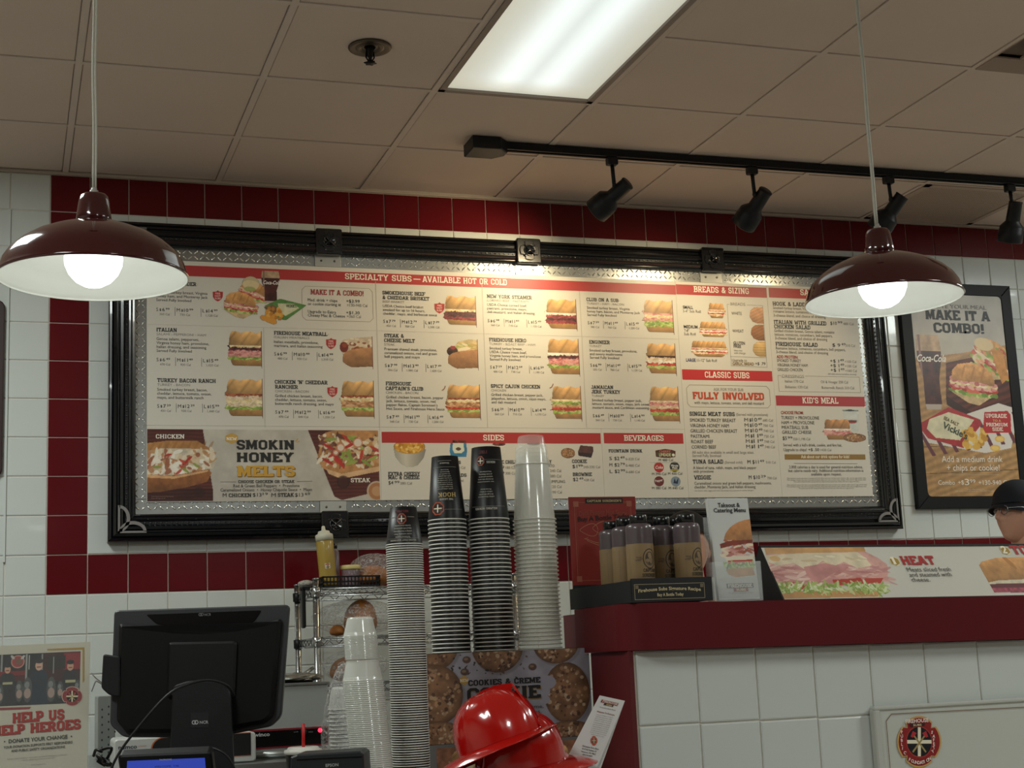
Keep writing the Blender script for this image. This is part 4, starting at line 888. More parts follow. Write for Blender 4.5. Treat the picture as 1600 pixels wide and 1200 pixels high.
for q, (a, b_, tt) in enumerate(((1233, 1348, '2,000 calories a day is used for general nutrition advice,'), (1232, 1349, 'but calorie needs vary. Additional nutrition information is'), (1267.5, 1315, 'available upon request.'))): pr.t(tt, a, 731.8+q*5.6, 4.4, '4a4844', b_)
for q, (a, b_) in enumerate(((1229.5, 1353), (1229.5, 1353), (1240, 1342), (1229.5, 1355), (1229, 1354), (1248, 1334))): y = 748+q*2.7+(2.2 if q > 2 else 0); pr.t('This symbol means the item is prepared fresh daily and may contain nuts, wheat, milk, soy or egg; prices vary.', a, y, 2, '8a867e', b_)
pr.build(p_salad)
def kid(c, w_, h_, p):
    P = [(34, 2), (60, 2), (57, 36), (38, 36)]; c.poly(P, 'd4d8d2', .9+.15*c.nz(6, 2)); c.poly([(34, 1), (60, 1), (59.5, 3.5), (35, 3.5)], '8a8e88'); c.ell(46, 2, 7, 1.4, '3a3c3c'); c.poly([(37, 16), (57, 16), (56, 22), (38, 22)], 'c8ccc4'); c.ell(47, 20, 8, 2.6, '9a3c34'); c.ell(47, 18.5, 9, 1, '5a2c28')
    sub(c, 4, 16, 44, 48, ['white', 'ham', 'ham'], 51, 'full', 3, tf=.42, bf=.25, col='bf8a58'); cookie(c, 50, 45, 17.5, 7, 52)
img((1286, 641, 1352, 693), kid, p_salad, 'printed_kids_meal')

# ---- smokin honey melts strip
pr = Print(pl, .0012)
pr.t('CHICKEN', 243.5, 685.3, 6.6, CRM, 288, 's'); pr.t('STEAK', 548, 753.6, 6.6, CRM, 578.3, 's')
P = []; 
for k in range(6): a = math.radians(60*k+30); P.append((362+11*math.cos(a), 685+8.5*math.sin(a)))
pr.poly(P, 'c8a050'); pr.off = .0015; pr.t('NEW', 353.5, 688, 4.6, 'f6efdc', 370, 's'); pr.off = .0012
pr.t("SMOKIN", 369.5, 702.3, 14.5, '2c2c2a', 459.5, 'S'); pr.line((462, 690), (465.5, 685), 1.4, 'c8a050'); pr.line((464, 692), (468, 689), 1.1, 'c8a050'); pr.t('HONEY', 370, 722, 14.8, '2c2c2a', 459, 'S')
pr.off = .001; pr.t('MELTS', 370.7, 745.4, 16.5, '8a641e', 462, 'S'); pr.off = .0013; pr.t('MELTS', 369.7, 744.2, 16.2, 'd0a040', 460.5, 'S'); pr.off = .0012
pr.t('CHOOSE CHICKEN OR STEAK', 372.3, 754.8, 4.6, '2c2c2a', 460, 's'); pr.line((344, 753), (369, 753), .5, '4a4642'); pr.line((463.5, 752.3), (488, 752), .5, '4a4642')
pr.t('Red & Green Bell Peppers  •  Provolone', 364.5, 761.3, 4.8, '3a3836', 468); pr.t('Caramelized Onions  •  Honey Chipotle Sauce  •  Mayo', 344.3, 767.6, 4.8, '3a3836', 487.5)
pr.t('M', 348, 776.8, 6, '3a3836', 354); pr.t('CHICKEN', 357.5, 776.8, 6, '2c2c2a', 392.5, 's'); pr.t('$13', 395, 776, 5.6, BLK, 408.5); pr.t('19', 410.5, 773.5, 3.8, BLK, 418.5); pr.t('M', 424, 776.5, 6, '3a3836', 431); pr.t('STEAK', 434, 776.3, 6, '2c2c2a', 459, 's'); pr.t('$13', 461, 776, 5.6, BLK, 474); pr.t('69', 476.5, 773.5, 3.8, BLK, 484.5)
pr.t('The above food items contain tree nuts, wheat, milk, soy, egg.', 236.5, 776.5, 1.8, '9a7a74', 271); pr.t('Shown with large sub roll', 236.5, 779.5, 1.8, '9a7a74', 258)
pr.build(p_smoke)
c = Cv(362, 112, 1.25); n = c.nz(26, 61); n2 = c.nz(7, 62); c.put(np.ones(c.X.shape), rgb('c3bcb0')[None, None]*(.86+.2*n+.06*n2)[..., None])
wd = .8+.35*c.nz(30, 63)+.12*np.sin(c.Y*1.1+3*c.nz(20, 64))
def boardp(P): m_ = c.pm(P); c.put(m_, rgb('5a2c24')[None, None]*wd[..., None])
boardp([(0, 0), (84, 0), (99, 96), (98, 112), (0, 112)])
c.put((c.X < 99) & (c.Y > 92) & (c.X > 0) & (c.Y < 112-0*c.X), rgb('42201c')[None, None]*wd[..., None])
R = np.random.RandomState(66)
c.poly([(0, 22), (30, 18), (75, 18), (92, 28), (98, 42), (60, 52), (0, 60)], 'bd8750', .8+.3*n2)
for k in range(9): c.ell(8+k*11, 26-.06*k, 2, 8, '9a6434', .45, .5)
m_ = c.poly([(0, 34), (20, 30), (60, 30), (92, 32), (104, 46), (100, 60), (84, 66), (50, 76), (0, 74)], 'dccdb4', .75+.4*n2)
for q in range(95):
    x, y = R.rand()*100, 34+R.rand()*36-(0); 
    if y > 70-(x-60)*.12 and x > 60: continue
    c.ell(x, y, 3+R.rand()*7, 1.5+R.rand()*3, ('efe6d6', 'd8c2a0', 'c09060', 'f4eee2', 'b8805a', 'e4d6be', '9a5a40')[R.randint(7)], .85, R.rand()*3)
for q in range(9): c.ell(12+R.rand()*78, 40+R.rand()*28, 6, 2, ('b03028', '8a9a48', 'c04838')[q % 3], .9, R.rand()*3)
c.poly([(0, 70), (40, 72), (92, 62), (97, 68), (90, 82), (60, 90), (20, 97), (0, 98)], '9c6238', (.75+.35*n2)*(1.1-.3*np.clip((c.Y-70)/28, 0, 1)))
c.poly([(0, 70), (40, 73), (92, 63), (92, 66), (40, 77), (0, 75)], 'd8a878', .9+.2*n2); c.ell(78, 98, 9, 8, '2e1a18', .5)
boardp([(248, 0), (362, 0), (362, 98), (300, 112), (288, 106)])
c.poly([(268, 20), (264, 12), (276, 4), (290, 0), (362, 0), (362, 60), (300, 72), (272, 62), (262, 48)], 'c68e58', .8+.3*n2)
for q in range(120):
    x, y = 266+R.rand()*96, 8+R.rand()*50
    c.ell(x, y, 3+R.rand()*6, 1.4+R.rand()*2.4, ('5a3630', '7a4a40', 'e8dcc4', 'd8c29c', 'c89868', '8a5a4a', 'efe6d2')[R.randint(7)], .85, R.rand()*3)
for q in range(22):
    x, y = 274+R.rand()*84, 10+R.rand()*44; c.ell(x, y, 10, 2.4, ('c03a30', '88a048', 'b8302c', '9aae54')[q % 4], .95, R.rand()*2.4-.6)
for x, y, r_ in ((300, 28, 7), (328, 20, 8), (292, 36, 5)): c.ell(x, y, r_, r_, 'd08a68', .9); c.ell(x, y, r_-2, r_-2, 'e8dccc', .9)
c.poly([(276, 62), (300, 70), (362, 58), (362, 66), (300, 78), (280, 70)], 'dcb488', .9+.2*n2)
c.ell(303, 83, 10, 10, '2a1614', .6); c.ell(303, 83, 8, 8, '4a2420', .8); c.ell(357, 98, 16, 16, 'c8b49c'); c.ell(357, 98, 13.5, 13.5, 'b07a50'); c.ell(357, 98, 8, 8, 'd0a47c', .7)
c.emit(pl, (230, 671.5, 592.5, 782.5), p_smoke, 'printed_melts_picture')

# ---- sides
pr = Print(pl)
pr.bar(596.5, 938.5, 770, 675.8, 692.5, 'b0322e'); pr.t('SIDES', 755, 688.3, 9, CRM, 787.5, 's')
pr.t('EXTRA CHEESY', 606.5, 743, 5.6, BLK, 656.5, 's'); pr.t('MAC & CHEESE', 606.5, 748.8, 5.6, BLK, 655.5, 's'); pr.t('$4', 607, 757, 5.4, BLK, 614.5); pr.t('99', 616.5, 755, 3.6, BLK, 624); pr.t('380 Cal', 625.5, 757, 4, GRY, 643.5)
pr.t('CHIPS', 701, 725, 5.2, BLK, 720, 's'); pr.t('130-260 Cal', 702, 732.5, 4, GRY, 727); pr.t('SALADS', 701, 745, 5.2, BLK, 729, 's'); pr.t('310 Cal', 703, 752.5, 4, GRY, 724)
pr.t('FIREHOUSE CHILI', 752, 724.5, 5.4, BLK, 806, 's'); pr.t('$4.49', 766, 732.5, 5, BLK, 788); pr.t('180 Cal', 790, 732.5, 4, GRY, 806); pr.t('$6.29', 766, 741.5, 5, BLK, 788); pr.t('300 Cal', 790, 741.5, 4, GRY, 806)
pr.t('SOUP OF THE DAY', 812, 724, 5.2, BLK, 862, 's')
for y, tt, x0, x1, h in ((730, 'LOADED POTATO', 826, 866.5, '5a5854'), (737.5, '$3.99', 838, 857, BLK), (737.5, '240 Cal', 859.5, 877, GRY), (746, '$5.99', 838, 857, BLK), (746, '380 Cal', 859.5, 877, GRY), (754.5, 'CHICKEN DUMPLING', 828, 883, '5a5854'), (762.5, '120 Cal', 861, 877.5, GRY), (771, '190 Cal', 861.5, 878, GRY)): pr.t(tt, x0, y, 4.3, h, x1)
pr.t('COOKIE', 894, 723.4, 5.4, BLK, 917, 's'); pr.t('$1', 894.5, 731.3, 5.2, BLK, 902); pr.t('99', 903.5, 729.3, 3.6, BLK, 910.5); pr.t('240-330 Cal', 911.5, 731.5, 3.8, GRY, 937.5)
pr.t('BROWNIE', 895, 743.8, 5.4, BLK, 925, 's'); pr.t('$2', 895.5, 751.6, 5.2, BLK, 903.5); pr.t('49', 905, 749.5, 3.6, BLK, 911.5); pr.t('430 Cal', 912.5, 751.8, 3.8, GRY, 928.5)
pr.build(p_sides)
def mac(c, w_, h_, p):
    c.poly([(1, 16), (52, 17), (48, 30), (38, 42), (30, 45), (22, 45), (12, 40), (3, 28)], 'b6b0a2', 1.15-.5*np.abs(c.X-20)/40)
    R = np.random.RandomState(71)
    c.ell(26, 13, 24, 11, 'c89030')
    for q in range(70): a, r_ = R.rand()*6.28, math.sqrt(R.rand()); c.ell(26+23*r_*math.cos(a), 12+10*r_*math.sin(a), 2.6, 2, ('e4b048', 'd89c38', 'f0cc74', 'b87c28')[q % 4], .95, R.rand()*3)
img((616, 687, 667, 731), mac, p_sides)
def chips(c, w_, h_, p):
    c.poly([(1, 1), (27, 1), (26, 8), (28, 28), (26, 38), (2, 38), (0, 28), (3, 8)], '3c80a8', .85+.25*c.nz(8, 3)); c.poly([(6, 6), (22, 6), (23, 28), (18, 32), (8, 32), (5, 26)], 'dfe0cc'); c.poly([(8, 9), (20, 9), (20, 13), (8, 13)], '3a5a48'); c.ell(14, 25, 4, 2.5, '5a4030')
img((704, 678.5, 731.5, 716.5), chips, p_sides, 'printed_chip_bag')
q_ = Print(pl, .0012); q_.t("Miss Vickie's", 707.5, 691.5, 4, '2c4438', 728, 'b'); q_.build(p_sides)
def chili(c, w_, h_, p): c.poly([(3, 4), (25, 4), (23, 26), (6, 26)], 'dad6ca', .95+.1*c.nz(5, 4)); c.ell(14, 5, 11.5, 4, 'e6e2d8'); c.ell(14, 5, 10, 3, '6a3428'); c.ell(11, 4.5, 3, 1, '94543c'); c.ell(17, 5.5, 2.5, 1, '3c1c18')
img((768, 691, 794, 716), chili, p_sides)
img((822, 690, 850, 716), chili, p_sides)
img((876.5, 700, 899, 716), lambda c, w_, h_, p: cookie(c, 13, 10, 11, 8, 72), p_sides, 'printed_cookie')
def brownie(c, w_, h_, p): c.poly([(7, 1), (27, 3), (24, 14), (2, 12)], '5a3026', .8+.4*c.nz(4, 5)); c.poly([(2, 12), (24, 14), (23, 21), (3, 18)], '2e1814'); c.poly([(27, 3), (27, 10), (23, 21), (24, 14)], '3c201a')
img((902.5, 696.5, 928.5, 717), brownie, p_sides)
# ---- beverages
pr = Print(pl)
pr.bar(943.5, 1067.5, 1006, 676.8, 693, 'b4302c'); pr.t('BEVERAGES', 975, 688.8, 8.6, CRM, 1037, 's')
pr.t('FOUNTAIN DRINK', 951, 707, 5, BLK, 1003.5, 's')
for q, (L, a, c_, cl) in enumerate((('S', '2', '49', '0-320'), ('M', '2', '79', '0-480'), ('L', '2', '99', '0-680'))): y = 718.8+q*10.1; pr.t(L, 952+q*.3, y, 5.2, '5a5854', 956.5+q*.3); pr.t('$'+a, 960+q*.3, y, 5.2, BLK, 967.7+q*.3); pr.t(c_, 969+q*.3, y-2.2, 3.6, BLK, 976+q*.3); pr.t(cl+' Cal', 977.5+q*.3, y+.2, 3.8, GRY, 999+q*.3)
pr.poly([(1024, 704), (1029, 703), (1039, 701.5), (1050, 703), (1055.5, 705), (1055, 714), (1045, 715.5), (1035, 715), (1025, 713.5)], '5a2a20'); pr.poly([(1026, 707), (1053, 707.5), (1052, 713), (1027, 712.5)], '4a5a2c', .0002); pr.off = .001; pr.t('LIMEADE', 1030, 713, 4.6, 'e8dcae', 1048, 'b'); pr.t('CHERRY', 1030, 707.4, 3.6, 'd87c6a', 1048, 'b'); pr.off = .0006
pr.disc(1052, 711, 2.3, 2.3, 'e4e8d0', lift=.0006)
pr.t('M 480 Cal', 1029.5, 720.6, 4, '4a4844', 1051.5)
for x, y, h in ((1029.5, 730.2, 'b92e2a'), (1054, 729.3, '2c3430'), (1029.8, 752, '6e2c2c'), (1055.8, 752.2, '8494a2')): pr.disc(x, y, 7.6, 7.9, h)
pr.off = .001; pr.t('Coke', 1023.5, 732.5, 4.6, 'f2e8e0', 1035.5, 'b', shear=.25); pr.t('Minute', 1048.5, 729, 3.2, 'f2e8e0', 1059.5, 'b'); pr.t('Maid', 1050, 732.6, 3.2, 'f2e8e0', 1058, 'b'); pr.bar(1047.6, 1060.4, 1054, 733.6, 735.4, 'c8b838'); pr.t('Pepper', 1023.8, 753.5, 3.6, 'e8d4d0', 1036, 'b', rot=.15); pr.poly([(1052, 755), (1054, 747), (1056, 753), (1060, 746), (1059, 756)], '22304a'); pr.off = .0006
for x0, x1, y, tt in ((1018.8, 1041, 742.5, 'M 390 Cal'), (1044, 1066, 741.8, 'M 430 Cal'), (1019, 1041, 764.5, 'M 380 Cal'), (1045, 1067.5, 764.5, 'M 440 Cal')): pr.t(tt, x0, y, 4, '4a4844', x1)
pr.bar(1014, 1066, 1040, 722.3, 722.8, 'c2bcb0'); pr.build(p_bev)
# ================================================================== combo poster on the right
def emit_uv(c, pl_, uvb, par, name, off=.0004, label=None):
    """uvb = (u0, v0, u1, v1) in plane units"""
    class Q: pass
    q = Q(); q.O, q.U, q.V, q.N = pl_.O, pl_.U, pl_.V, pl_.N
    q.uv = lambda px, py: np.array([px, py]); return c.emit(q, (uvb[0], uvb[3], uvb[2], uvb[1]), par, name, off, label)
class PCv(Cv):
    """canvas addressed by photo pixels of a picture that lies on a plane"""
    def __init__(s, pl_, uvb, wpx, hpx, res=1.3):
        super().__init__(wpx, hpx, res); s.pl = pl_; s.b = uvb
    def L(s, px, py):
        u, v = s.pl.uv(px, py); return ((u-s.b[0])/(s.b[2]-s.b[0])*s.w, (s.b[3]-v)/(s.b[3]-s.b[1])*s.h)
    def LP(s, pts): return [s.L(*p) for p in pts]
SB = M('satin_black_frame', '0c0d10', .5, spec=.3)
pp = ypl(-.030)
t = thing('framed_poster', 'tall combo-meal poster in black frame, right of the menu board', 'poster', (4.19, 0, 1.761))
px0, px1, pz0, pz1 = 3.873, 4.506, 1.761, 2.851; ix0, ix1, iz0, iz1 = 3.932, 4.447, 1.818, 2.795
fp = ypl(0)
for nm, q in (('left', [(px0, pz0), (ix0, iz0), (ix0, iz1), (px0, pz1)]), ('right', [(px1, pz0), (px1, pz1), (ix1, iz1), (ix1, iz0)]), ('top', [(px0, pz1), (ix0, iz1), (ix1, iz1), (px1, pz1)]), ('bottom', [(px0, pz0), (px1, pz0), (ix1, iz0), (ix0, iz0)])):
    b = MB(); b.prism(fp, q, 0.002, .034, ch=.003); b.build('frame_rail', SB, t)
for sx, sz in ((1, 1), (1, -1), (-1, 1), (-1, -1)):
    b = MB(); cx = ix1 if sx > 0 else ix0; cz = iz1 if sz > 0 else iz0; r = .018
    P = [(cx+sx*.004, cz+sz*.004)]+[(cx-sx*r+sx*r*math.sin(a), cz-sz*r+sz*r*math.cos(a)) for a in np.linspace(0, math.pi/2, 7)]
    b.prism(fp, P, .026, .0335); b.build('corner_piece', SB, t)
b = MB(); b.box((ix0-.01, -.029, iz0-.01), (ix1+.01, -.003, iz1+.01)); sheet = b.build('poster_sheet', M('poster_paper', 'b8a890', .4), t)
c = PCv(pp, (ix0, iz0, ix1, iz1), 165, 318, 1.35); L, LP = c.L, c.LP
n = c.nz(26, 81); n2 = c.nz(6, 82); n3 = c.nz(9, 83)
c.put(np.ones(c.X.shape), rgb('beb6aa')[None, None]*(.88+.2*n)[..., None])
m_ = c.pm(LP([(1405, 562), (1500, 552), (1590, 536), (1605, 800), (1420, 800)])); g = np.sin((c.Y+c.X*.35)*.55+5*c.nz(40, 84))*.5+.5
c.put(m_, rgb('ab8558')[None, None]*(.82+.16*g+.2*n2)[..., None]); 
for y in (700, 742): c.put(c.pm(LP([(1400, y), (1610, y-10), (1610, y-8.6), (1400, y+1.2)])), rgb('6e5434'))
c.put(c.pm(LP([(1478, 567), (1572, 547), (1590, 630), (1526, 660), (1478, 624)])), rgb('5c2c20')[None, None]*(.75+.4*g)[..., None]); c.poly(LP([(1478, 618), (1526, 650), (1590, 622), (1592, 634), (1527, 664), (1479, 632)]), '3a1a14')
c.poly(LP([(1437, 672), (1560, 630), (1592, 640), (1580, 700), (1540, 708), (1440, 690)]), 'd8d0c8')
for q in range(9): c.poly(LP([(1436+q*18, 676-q*4), (1441+q*18, 675-q*4), (1463+q*18, 712-q*3), (1457+q*18, 713-q*3)]), '6a3a44')
x0, y0 = L(1429, 522); x1, y1 = L(1479, 640); cola(c, x0, y0, x1, y1)
def half2(cx, cy, s, rot, sd): a = L(cx, cy); half(c, a[0], a[1], s, rot, sd)
half2(1552, 560, 36, .55, 85); a = L(1537, 538); c.ell(a[0], a[1], 17, 10, 'e0c89c', .95, .2); a = L(1530, 560); c.ell(a[0], a[1], 12, 8, 'e4d4b4', .9)
for q in range(40):
    R = np.random.RandomState(q+300); a = L(1516+R.rand()*56, 546+R.rand()*44); c.ell(a[0], a[1], 5, 2.2, ('8aa848', 'c84c38', 'e8a070', 'a8c060', 'e8c898')[q % 5], .9, .6+R.rand()*.5)
c.poly(LP([(1548, 545), (1566, 548), (1576, 590), (1566, 600), (1556, 575)]), 'c88a48', .85+.3*n2)
half2(1520, 596, 39, .12, 86)
c.poly(LP([(1440, 660), (1482, 636), (1530, 655), (1534, 662), (1505, 700), (1450, 685), (1438, 670)]), 'a83034', .85+.3*n3)
c.poly(LP([(1452, 655), (1482, 644), (1522, 656), (1500, 688), (1462, 684), (1448, 670)]), 'd8d0b0', .9+.2*n3)
for q in range(40):
    R = np.random.RandomState(q+200); a = L(1506+R.rand()*34, 668+R.rand()*32); c.ell(a[0], a[1], 6, 4, ('d8a848', 'e4bc60', 'c08a34')[q % 3], .95, R.rand()*3)
for px, py in ((1562, 686), (1555, 700)): a = L(px, py); c.ell(a[0], a[1], 9, 5, 'e0b458'); c.ell(a[0], a[1], 6, 3, 'ecca80', .8)
c.poly(LP([(1538, 644), (1574, 642), (1579, 648), (1580, 676), (1540, 677), (1536, 670)]), 'b42c30')
emit_uv(c, pp, (ix0, iz0, ix1, iz1), sheet, 'printed_picture')
pr = Print(pp, .0012)
pr.t('COMPLETE YOUR MEAL', 1430, 482, 6, '77736c', 1541); pr.t('MAKE IT A', 1446, 500.5, 15, '2a2a2c', 1547, 'S'); pr.t('COMBO!', 1459.5, 520.5, 15, '2a2a2c', 1537.5, 'S')
pr.t('Coca-Cola', 1432, 565, 10.5, 'f0ece6', 1477.5, 'b', shear=.3); pr.t("Vickie's", 1472, 668, 10, '3a4a3c', 1512, 'b', rot=-.42); pr.t('SEA SALT', 1474, 655, 5, '6a5a3c', 1498, 'b', rot=-.42)
pr.t('UPGRADE', 1540, 653, 6.2, 'f2e4d4', 1573, 's'); pr.t('TO A', 1551, 659.3, 3.6, 'd8b468', 1564, 'b'); pr.t('PREMIUM', 1540.5, 666.3, 5.4, 'f2e4d4', 1574.5, 's'); pr.t('SIDE', 1550.5, 673.5, 5.6, 'f2e4d4', 1567, 's')
pr.t('Add a medium drink', 1471.5, 722, 9.5, 'ece4d8', 1566.5); pr.t('+ chips or cookie!', 1479.5, 735.5, 9.5, 'ece4d8', 1562); pr.bar(1480, 1561, 1521, 741.8, 742.3, 'c8b898')
pr.t('Combo', 1466, 757.5, 7, 'ece4d8', 1492); pr.t('+$', 1497, 757, 6.5, 'ece4d8', 1506); pr.t('3', 1507.5, 758, 9.5, 'ece4d8', 1514.5); pr.t('99', 1515.5, 754.5, 5.4, 'ece4d8', 1524); pr.t('+130-940 Cal', 1529, 757.5, 7, 'ece4d8', 1579)
for y, a, b_ in ((765.5, 1510, 1538), (768, 1492, 1557)): pr.t('2,000 calories a day is used for general nutrition advice, but needs vary', a, y, 1.6, 'd8ccb8', b_)
pr.build(sheet)
# dark framed picture cut by the left edge
t = thing('framed_picture', 'dark maroon framed picture with rounded corners, cut off by the left edge', 'picture', (-.45, 0, 1.925)); b = MB(); MF = M('maroon_frame', '2c1216', .4)
b.prism(fp, rrect(-.76, 1.925, -.166, 2.62, .03), .002, .026, ch=.004); b.build('frame', MF, t)
b = MB(); b.prism(fp, rrect(-.72, 1.965, -.206, 2.58, .01), .024, .028); b.build('picture_sheet', M('picture_print', '5c2a26', .5, noise=(9, .3)), t)
b = MB(); b.box((-.158, -.012, 1.6), (-.150, 0, 2.995)); st('trim_2', b, WT)

# ================================================================== service counter with red ledge
RL = M('red_laminate', '5a1017', .5, spec=.25, noise=(40, .05), bump=(300, .02)); SLP = .0125
LX, LY0, LY1, LZ0, LZ1 = 1.182, -2.9, -2.562, 1.1605, 1.266
counter = thing('service_counter', 'service counter with thick red laminate ledge over white tiled front', 'counter', (LX, LY0, 0))
def lz(x): return LZ1-SLP*(x-LX)
b = MB(); r = .075; P = [(RX1-.01, LY0), (RX1-.01, LY1), (LX, LY1)]+[(LX+r-r*math.cos(a), LY0+r-r*math.sin(a)) for a in np.linspace(0, math.pi/2, 14)]
hp = Pl((0, 0, 0), (1, 0, 0), (0, 1, 0)); hp.N = np.array([0, 0, 1.]); b.prism(hp, P, LZ0, LZ1)
V = []
for x, y, z in b.v: V.append((x, y, z-SLP*(x-LX)))
b.v = V; nP = len(P); old = b; b = MB(); b.add(V, [f for f in old.f if len(f) > 4])
for k in range(nP):
    q0, q1 = V[k], V[(k+1) % nP]; q2, q3 = V[nP+(k+1) % nP], V[nP+k]; sm = k >= 3
    if not sm: b.add([q0, q1, q2, q3], [(0, 1, 2, 3)])
k0 = len(b.v); seg = list(range(3, nP))
b.add([V[k] for k in seg]+[V[nP+k] for k in seg], [(a, a+1, len(seg)+a+1, len(seg)+a) for a in range(len(seg)-1)], 0, True); b.add([V[nP-1], V[0], V[nP], V[2*nP-1]], [(0, 1, 2, 3)])
b.build('ledge', RL, counter)
b = MB(); b.box((LX+.012, LY1+.001, LZ0+.001), (1.62, -2.45, LZ1-.010)); b.build('rear_ledge', M('dark_red_laminate', '5a131b', .5, noise=(20, .06)), counter)
KX = 1.205; KY = -2.868
b = MB(); kq = Pl((0, KY+.008, 0), (1, 0, 0), (0, 0, 1)); b.prism(kq, [(KX, 0), (RX1-.01, 0), (RX1-.01, LZ0-.001-SLP*(RX1-.01-LX)), (KX, LZ0-.001-SLP*(KX-LX))], -.23, 0); b.build('knee_wall', GROUT, counter)
b = MB(); b.box((KX-.012, KY+.002, 0), (KX-.001, -2.63, LZ0-.001)); b.build('end_panel', M('dark_red_laminate', '5a131b', .5, noise=(20, .06)), counter)
zj = .9925+.0005
wt2 = tile_mesh('counter_tile', WT)
for r_, (z0, hg) in enumerate(((zj, 1.095), (zj-PT*1.04, 1.04), (zj-PT*2.08, 1.04))):
    for k in range(0, 12):
        xc = 1.21+.1515*k+.0755
        if r_ and k > 4: continue
        o = put_tile(xc, z0+hg*PT/2-SLP*(xc-LX)*1.0, False, KY+.008, counter, .994, hg); o.location = Vector((xc, KY+.008, z0+hg*PT/2-SLP*(xc-LX)))-Vector(counter.location)
# donation plaque
dp = ypl(-2.888)
t = thing('plaque', 'white framed donation plaque with fire badge on the counter front', 'plaque', (2.2, KY, .6))
b = MB(); b.box((1.800, -2.886, .60), (2.72, -2.869, 1.008-.008)); ps = b.build('plaque_sheet', M('plaque_white', 'c3c5be', .35), t)
b = MB(); b.box((1.799, -2.891, .6), (1.817, -2.87, .998), bev=.003); b.build('frame_rail', M('silver_frame', 'c4c5bf', .4, .2), t)
b = MB(); b.box((1.799, -2.891, .996), (2.73, -2.87, 1.006), bev=.003); o = b.build('frame_rail', M('silver_frame', 'c4c5bf', .4, .2), t)
pr = Print(dp); A = dp.uv(1384.5, 1127); 
v, f = polystroke([A[0], .6, A[0], A[1], A[0]+.016, A[1]+.016, 2.6, A[1]+.010], .0017); pr.raw(v, f, '7a5238')
pr.emblem(1436, 1159, 34.5, ry=40.5)
pr.off = .0025; pr.t('FIREHOUSE', 1414, 1129, 5.6, 'f0e4dc', 1450, 'b'); pr.bar(1421, 1444, 1432, 1130.5, 1134.8, '3a2420'); pr.t('SUBS', 1426, 1134.2, 3, 'd8c8a0', 1439, 'b')
for k, ch in enumerate('PUBLIC'): pr.t(ch, 1407.5+(0, -.8, -.8, -.4, .8, 3)[k], 1146.5+k*6.2, 4.6, 'f0e4dc', style='b', rot=(.25, .1, 0, -.1, -.25, -.4)[k])
for k, ch in enumerate('SAFETY'): pr.t(ch, 1453.5+(0, 2.2, 3.4, 3.8, 3.4, 2)[k], 1146+k*6.2, 4.6, 'f0e4dc', style='b', rot=(-.35, -.2, -.05, .05, .2, .35)[k])
for k, ch in enumerate('FOUNDATION'): a = (k-4.5)*3.55; pr.t(ch, 1436+a-1.5, 1194-(a*a)*.021, 4.8, 'f0e4dc', style='b', rot=a*.022)
pr.build(ps)

# ================================================================== things on the ledge
# step sign (tent)
TX0, TX1 = 1.632, 3.05
fy0, fz0, fy1, fz1 = -2.80, lz(1.63)+.0012, -2.695, 1.404
t = thing('counter_sign', 'long tent sign with sandwich steps standing on the red ledge', 'sign', (TX0, fy0, fz0))
U_ = np.array([1, 0, -SLP]); sp = Pl((TX0, fy0, fz0), U_, (0, fy1-fy0, fz1-fz0)); SH = math.hypot(fy1-fy0, fz1-fz0)
b = MB(); b.prism(sp, [(0, 0), (TX1-TX0, 0), (TX1-TX0, SH), (0, SH)], -.003, 0); face = b.build('front_panel', M('sign_white', 'd0cdc2', .35), t)
BKP = M('black_sign_board', '08080a', .6)
sd = Pl((TX0, 0, 0), (0, 1, 0), (0, 0, 1)); b = MB(); b.prism(sd, [(fy0-.001, fz0), (fy0+.22, fz0), (fy1, fz1)], -.004, .0); b.build('end_panel', BKP, t)
b = MB(); b.prism(sp, [(0, SH-.006), (TX1-TX0, SH-.006), (TX1-TX0, SH+.001), (0, SH+.001)], -.006, .0015); b.prism(sp, [(0, -.001), (TX1-TX0, -.001), (TX1-TX0, .005), (0, .005)], -.006, .0015); b.build('edge_strip', BKP, t)
b = MB(); V = [(TX0, fy1, fz1), (TX1, fy1, fz1-SLP*1.4), (TX1, fy0+.22, fz0-SLP*1.4), (TX0, fy0+.22, fz0)]; b.add(V+[(x, y+.003, z) for x, y, z in V], [(0, 1, 2, 3), (7, 6, 5, 4), (0, 4, 5, 1), (3, 2, 6, 7)]); b.build('back_panel', BKP, t)
def spcv(u0, v0, u1, v1, w_, h_, res=1.3): return PCv(sp, (u0, v0, u1, v1), w_, h_, res)
uA = sp.uv(1222, 934); uB = sp.uv(1395, 856)
c = spcv(.001, .006, uB[0]+.005, SH-.006, 212, 82, 1.5); R = np.random.RandomState(91); n = c.nz(14, 91); n2 = c.nz(5, 92)
c.put(np.ones(c.X.shape)*1., rgb('d0cdc2'))
P0 = c.LP([(1194, 856), (1350, 855), (1353, 864), (1300, 868), (1197, 868)]); c.poly(P0, 'd2a068', .85+.25*n)
m_ = c.poly(c.LP([(1197, 866), (1352, 862), (1372, 872), (1386, 882), (1387, 900), (1372, 912), (1290, 918), (1214, 920), (1204, 892)]), 'd8a69c', .8+.35*n)
for q in range(150):
    x, y = 1200+R.rand()*182, 884+R.rand()*26; a = c.L(x, y); c.ell(a[0], a[1], 8+R.rand()*16, 1.3+R.rand()*2.2, ('c88a84', 'e4bcae', 'b87672', 'dba49a', 'ecd0c4', 'c99090')[R.randint(6)], .75, R.rand()*.9-.45)
c.poly(c.LP([(1196, 868), (1260, 864), (1340, 863), (1352, 872), (1362, 884), (1340, 888), (1318, 878), (1300, 886), (1286, 876), (1262, 892), (1240, 880), (1214, 884), (1200, 878)]), 'e6d6b8', .86+.22*n)
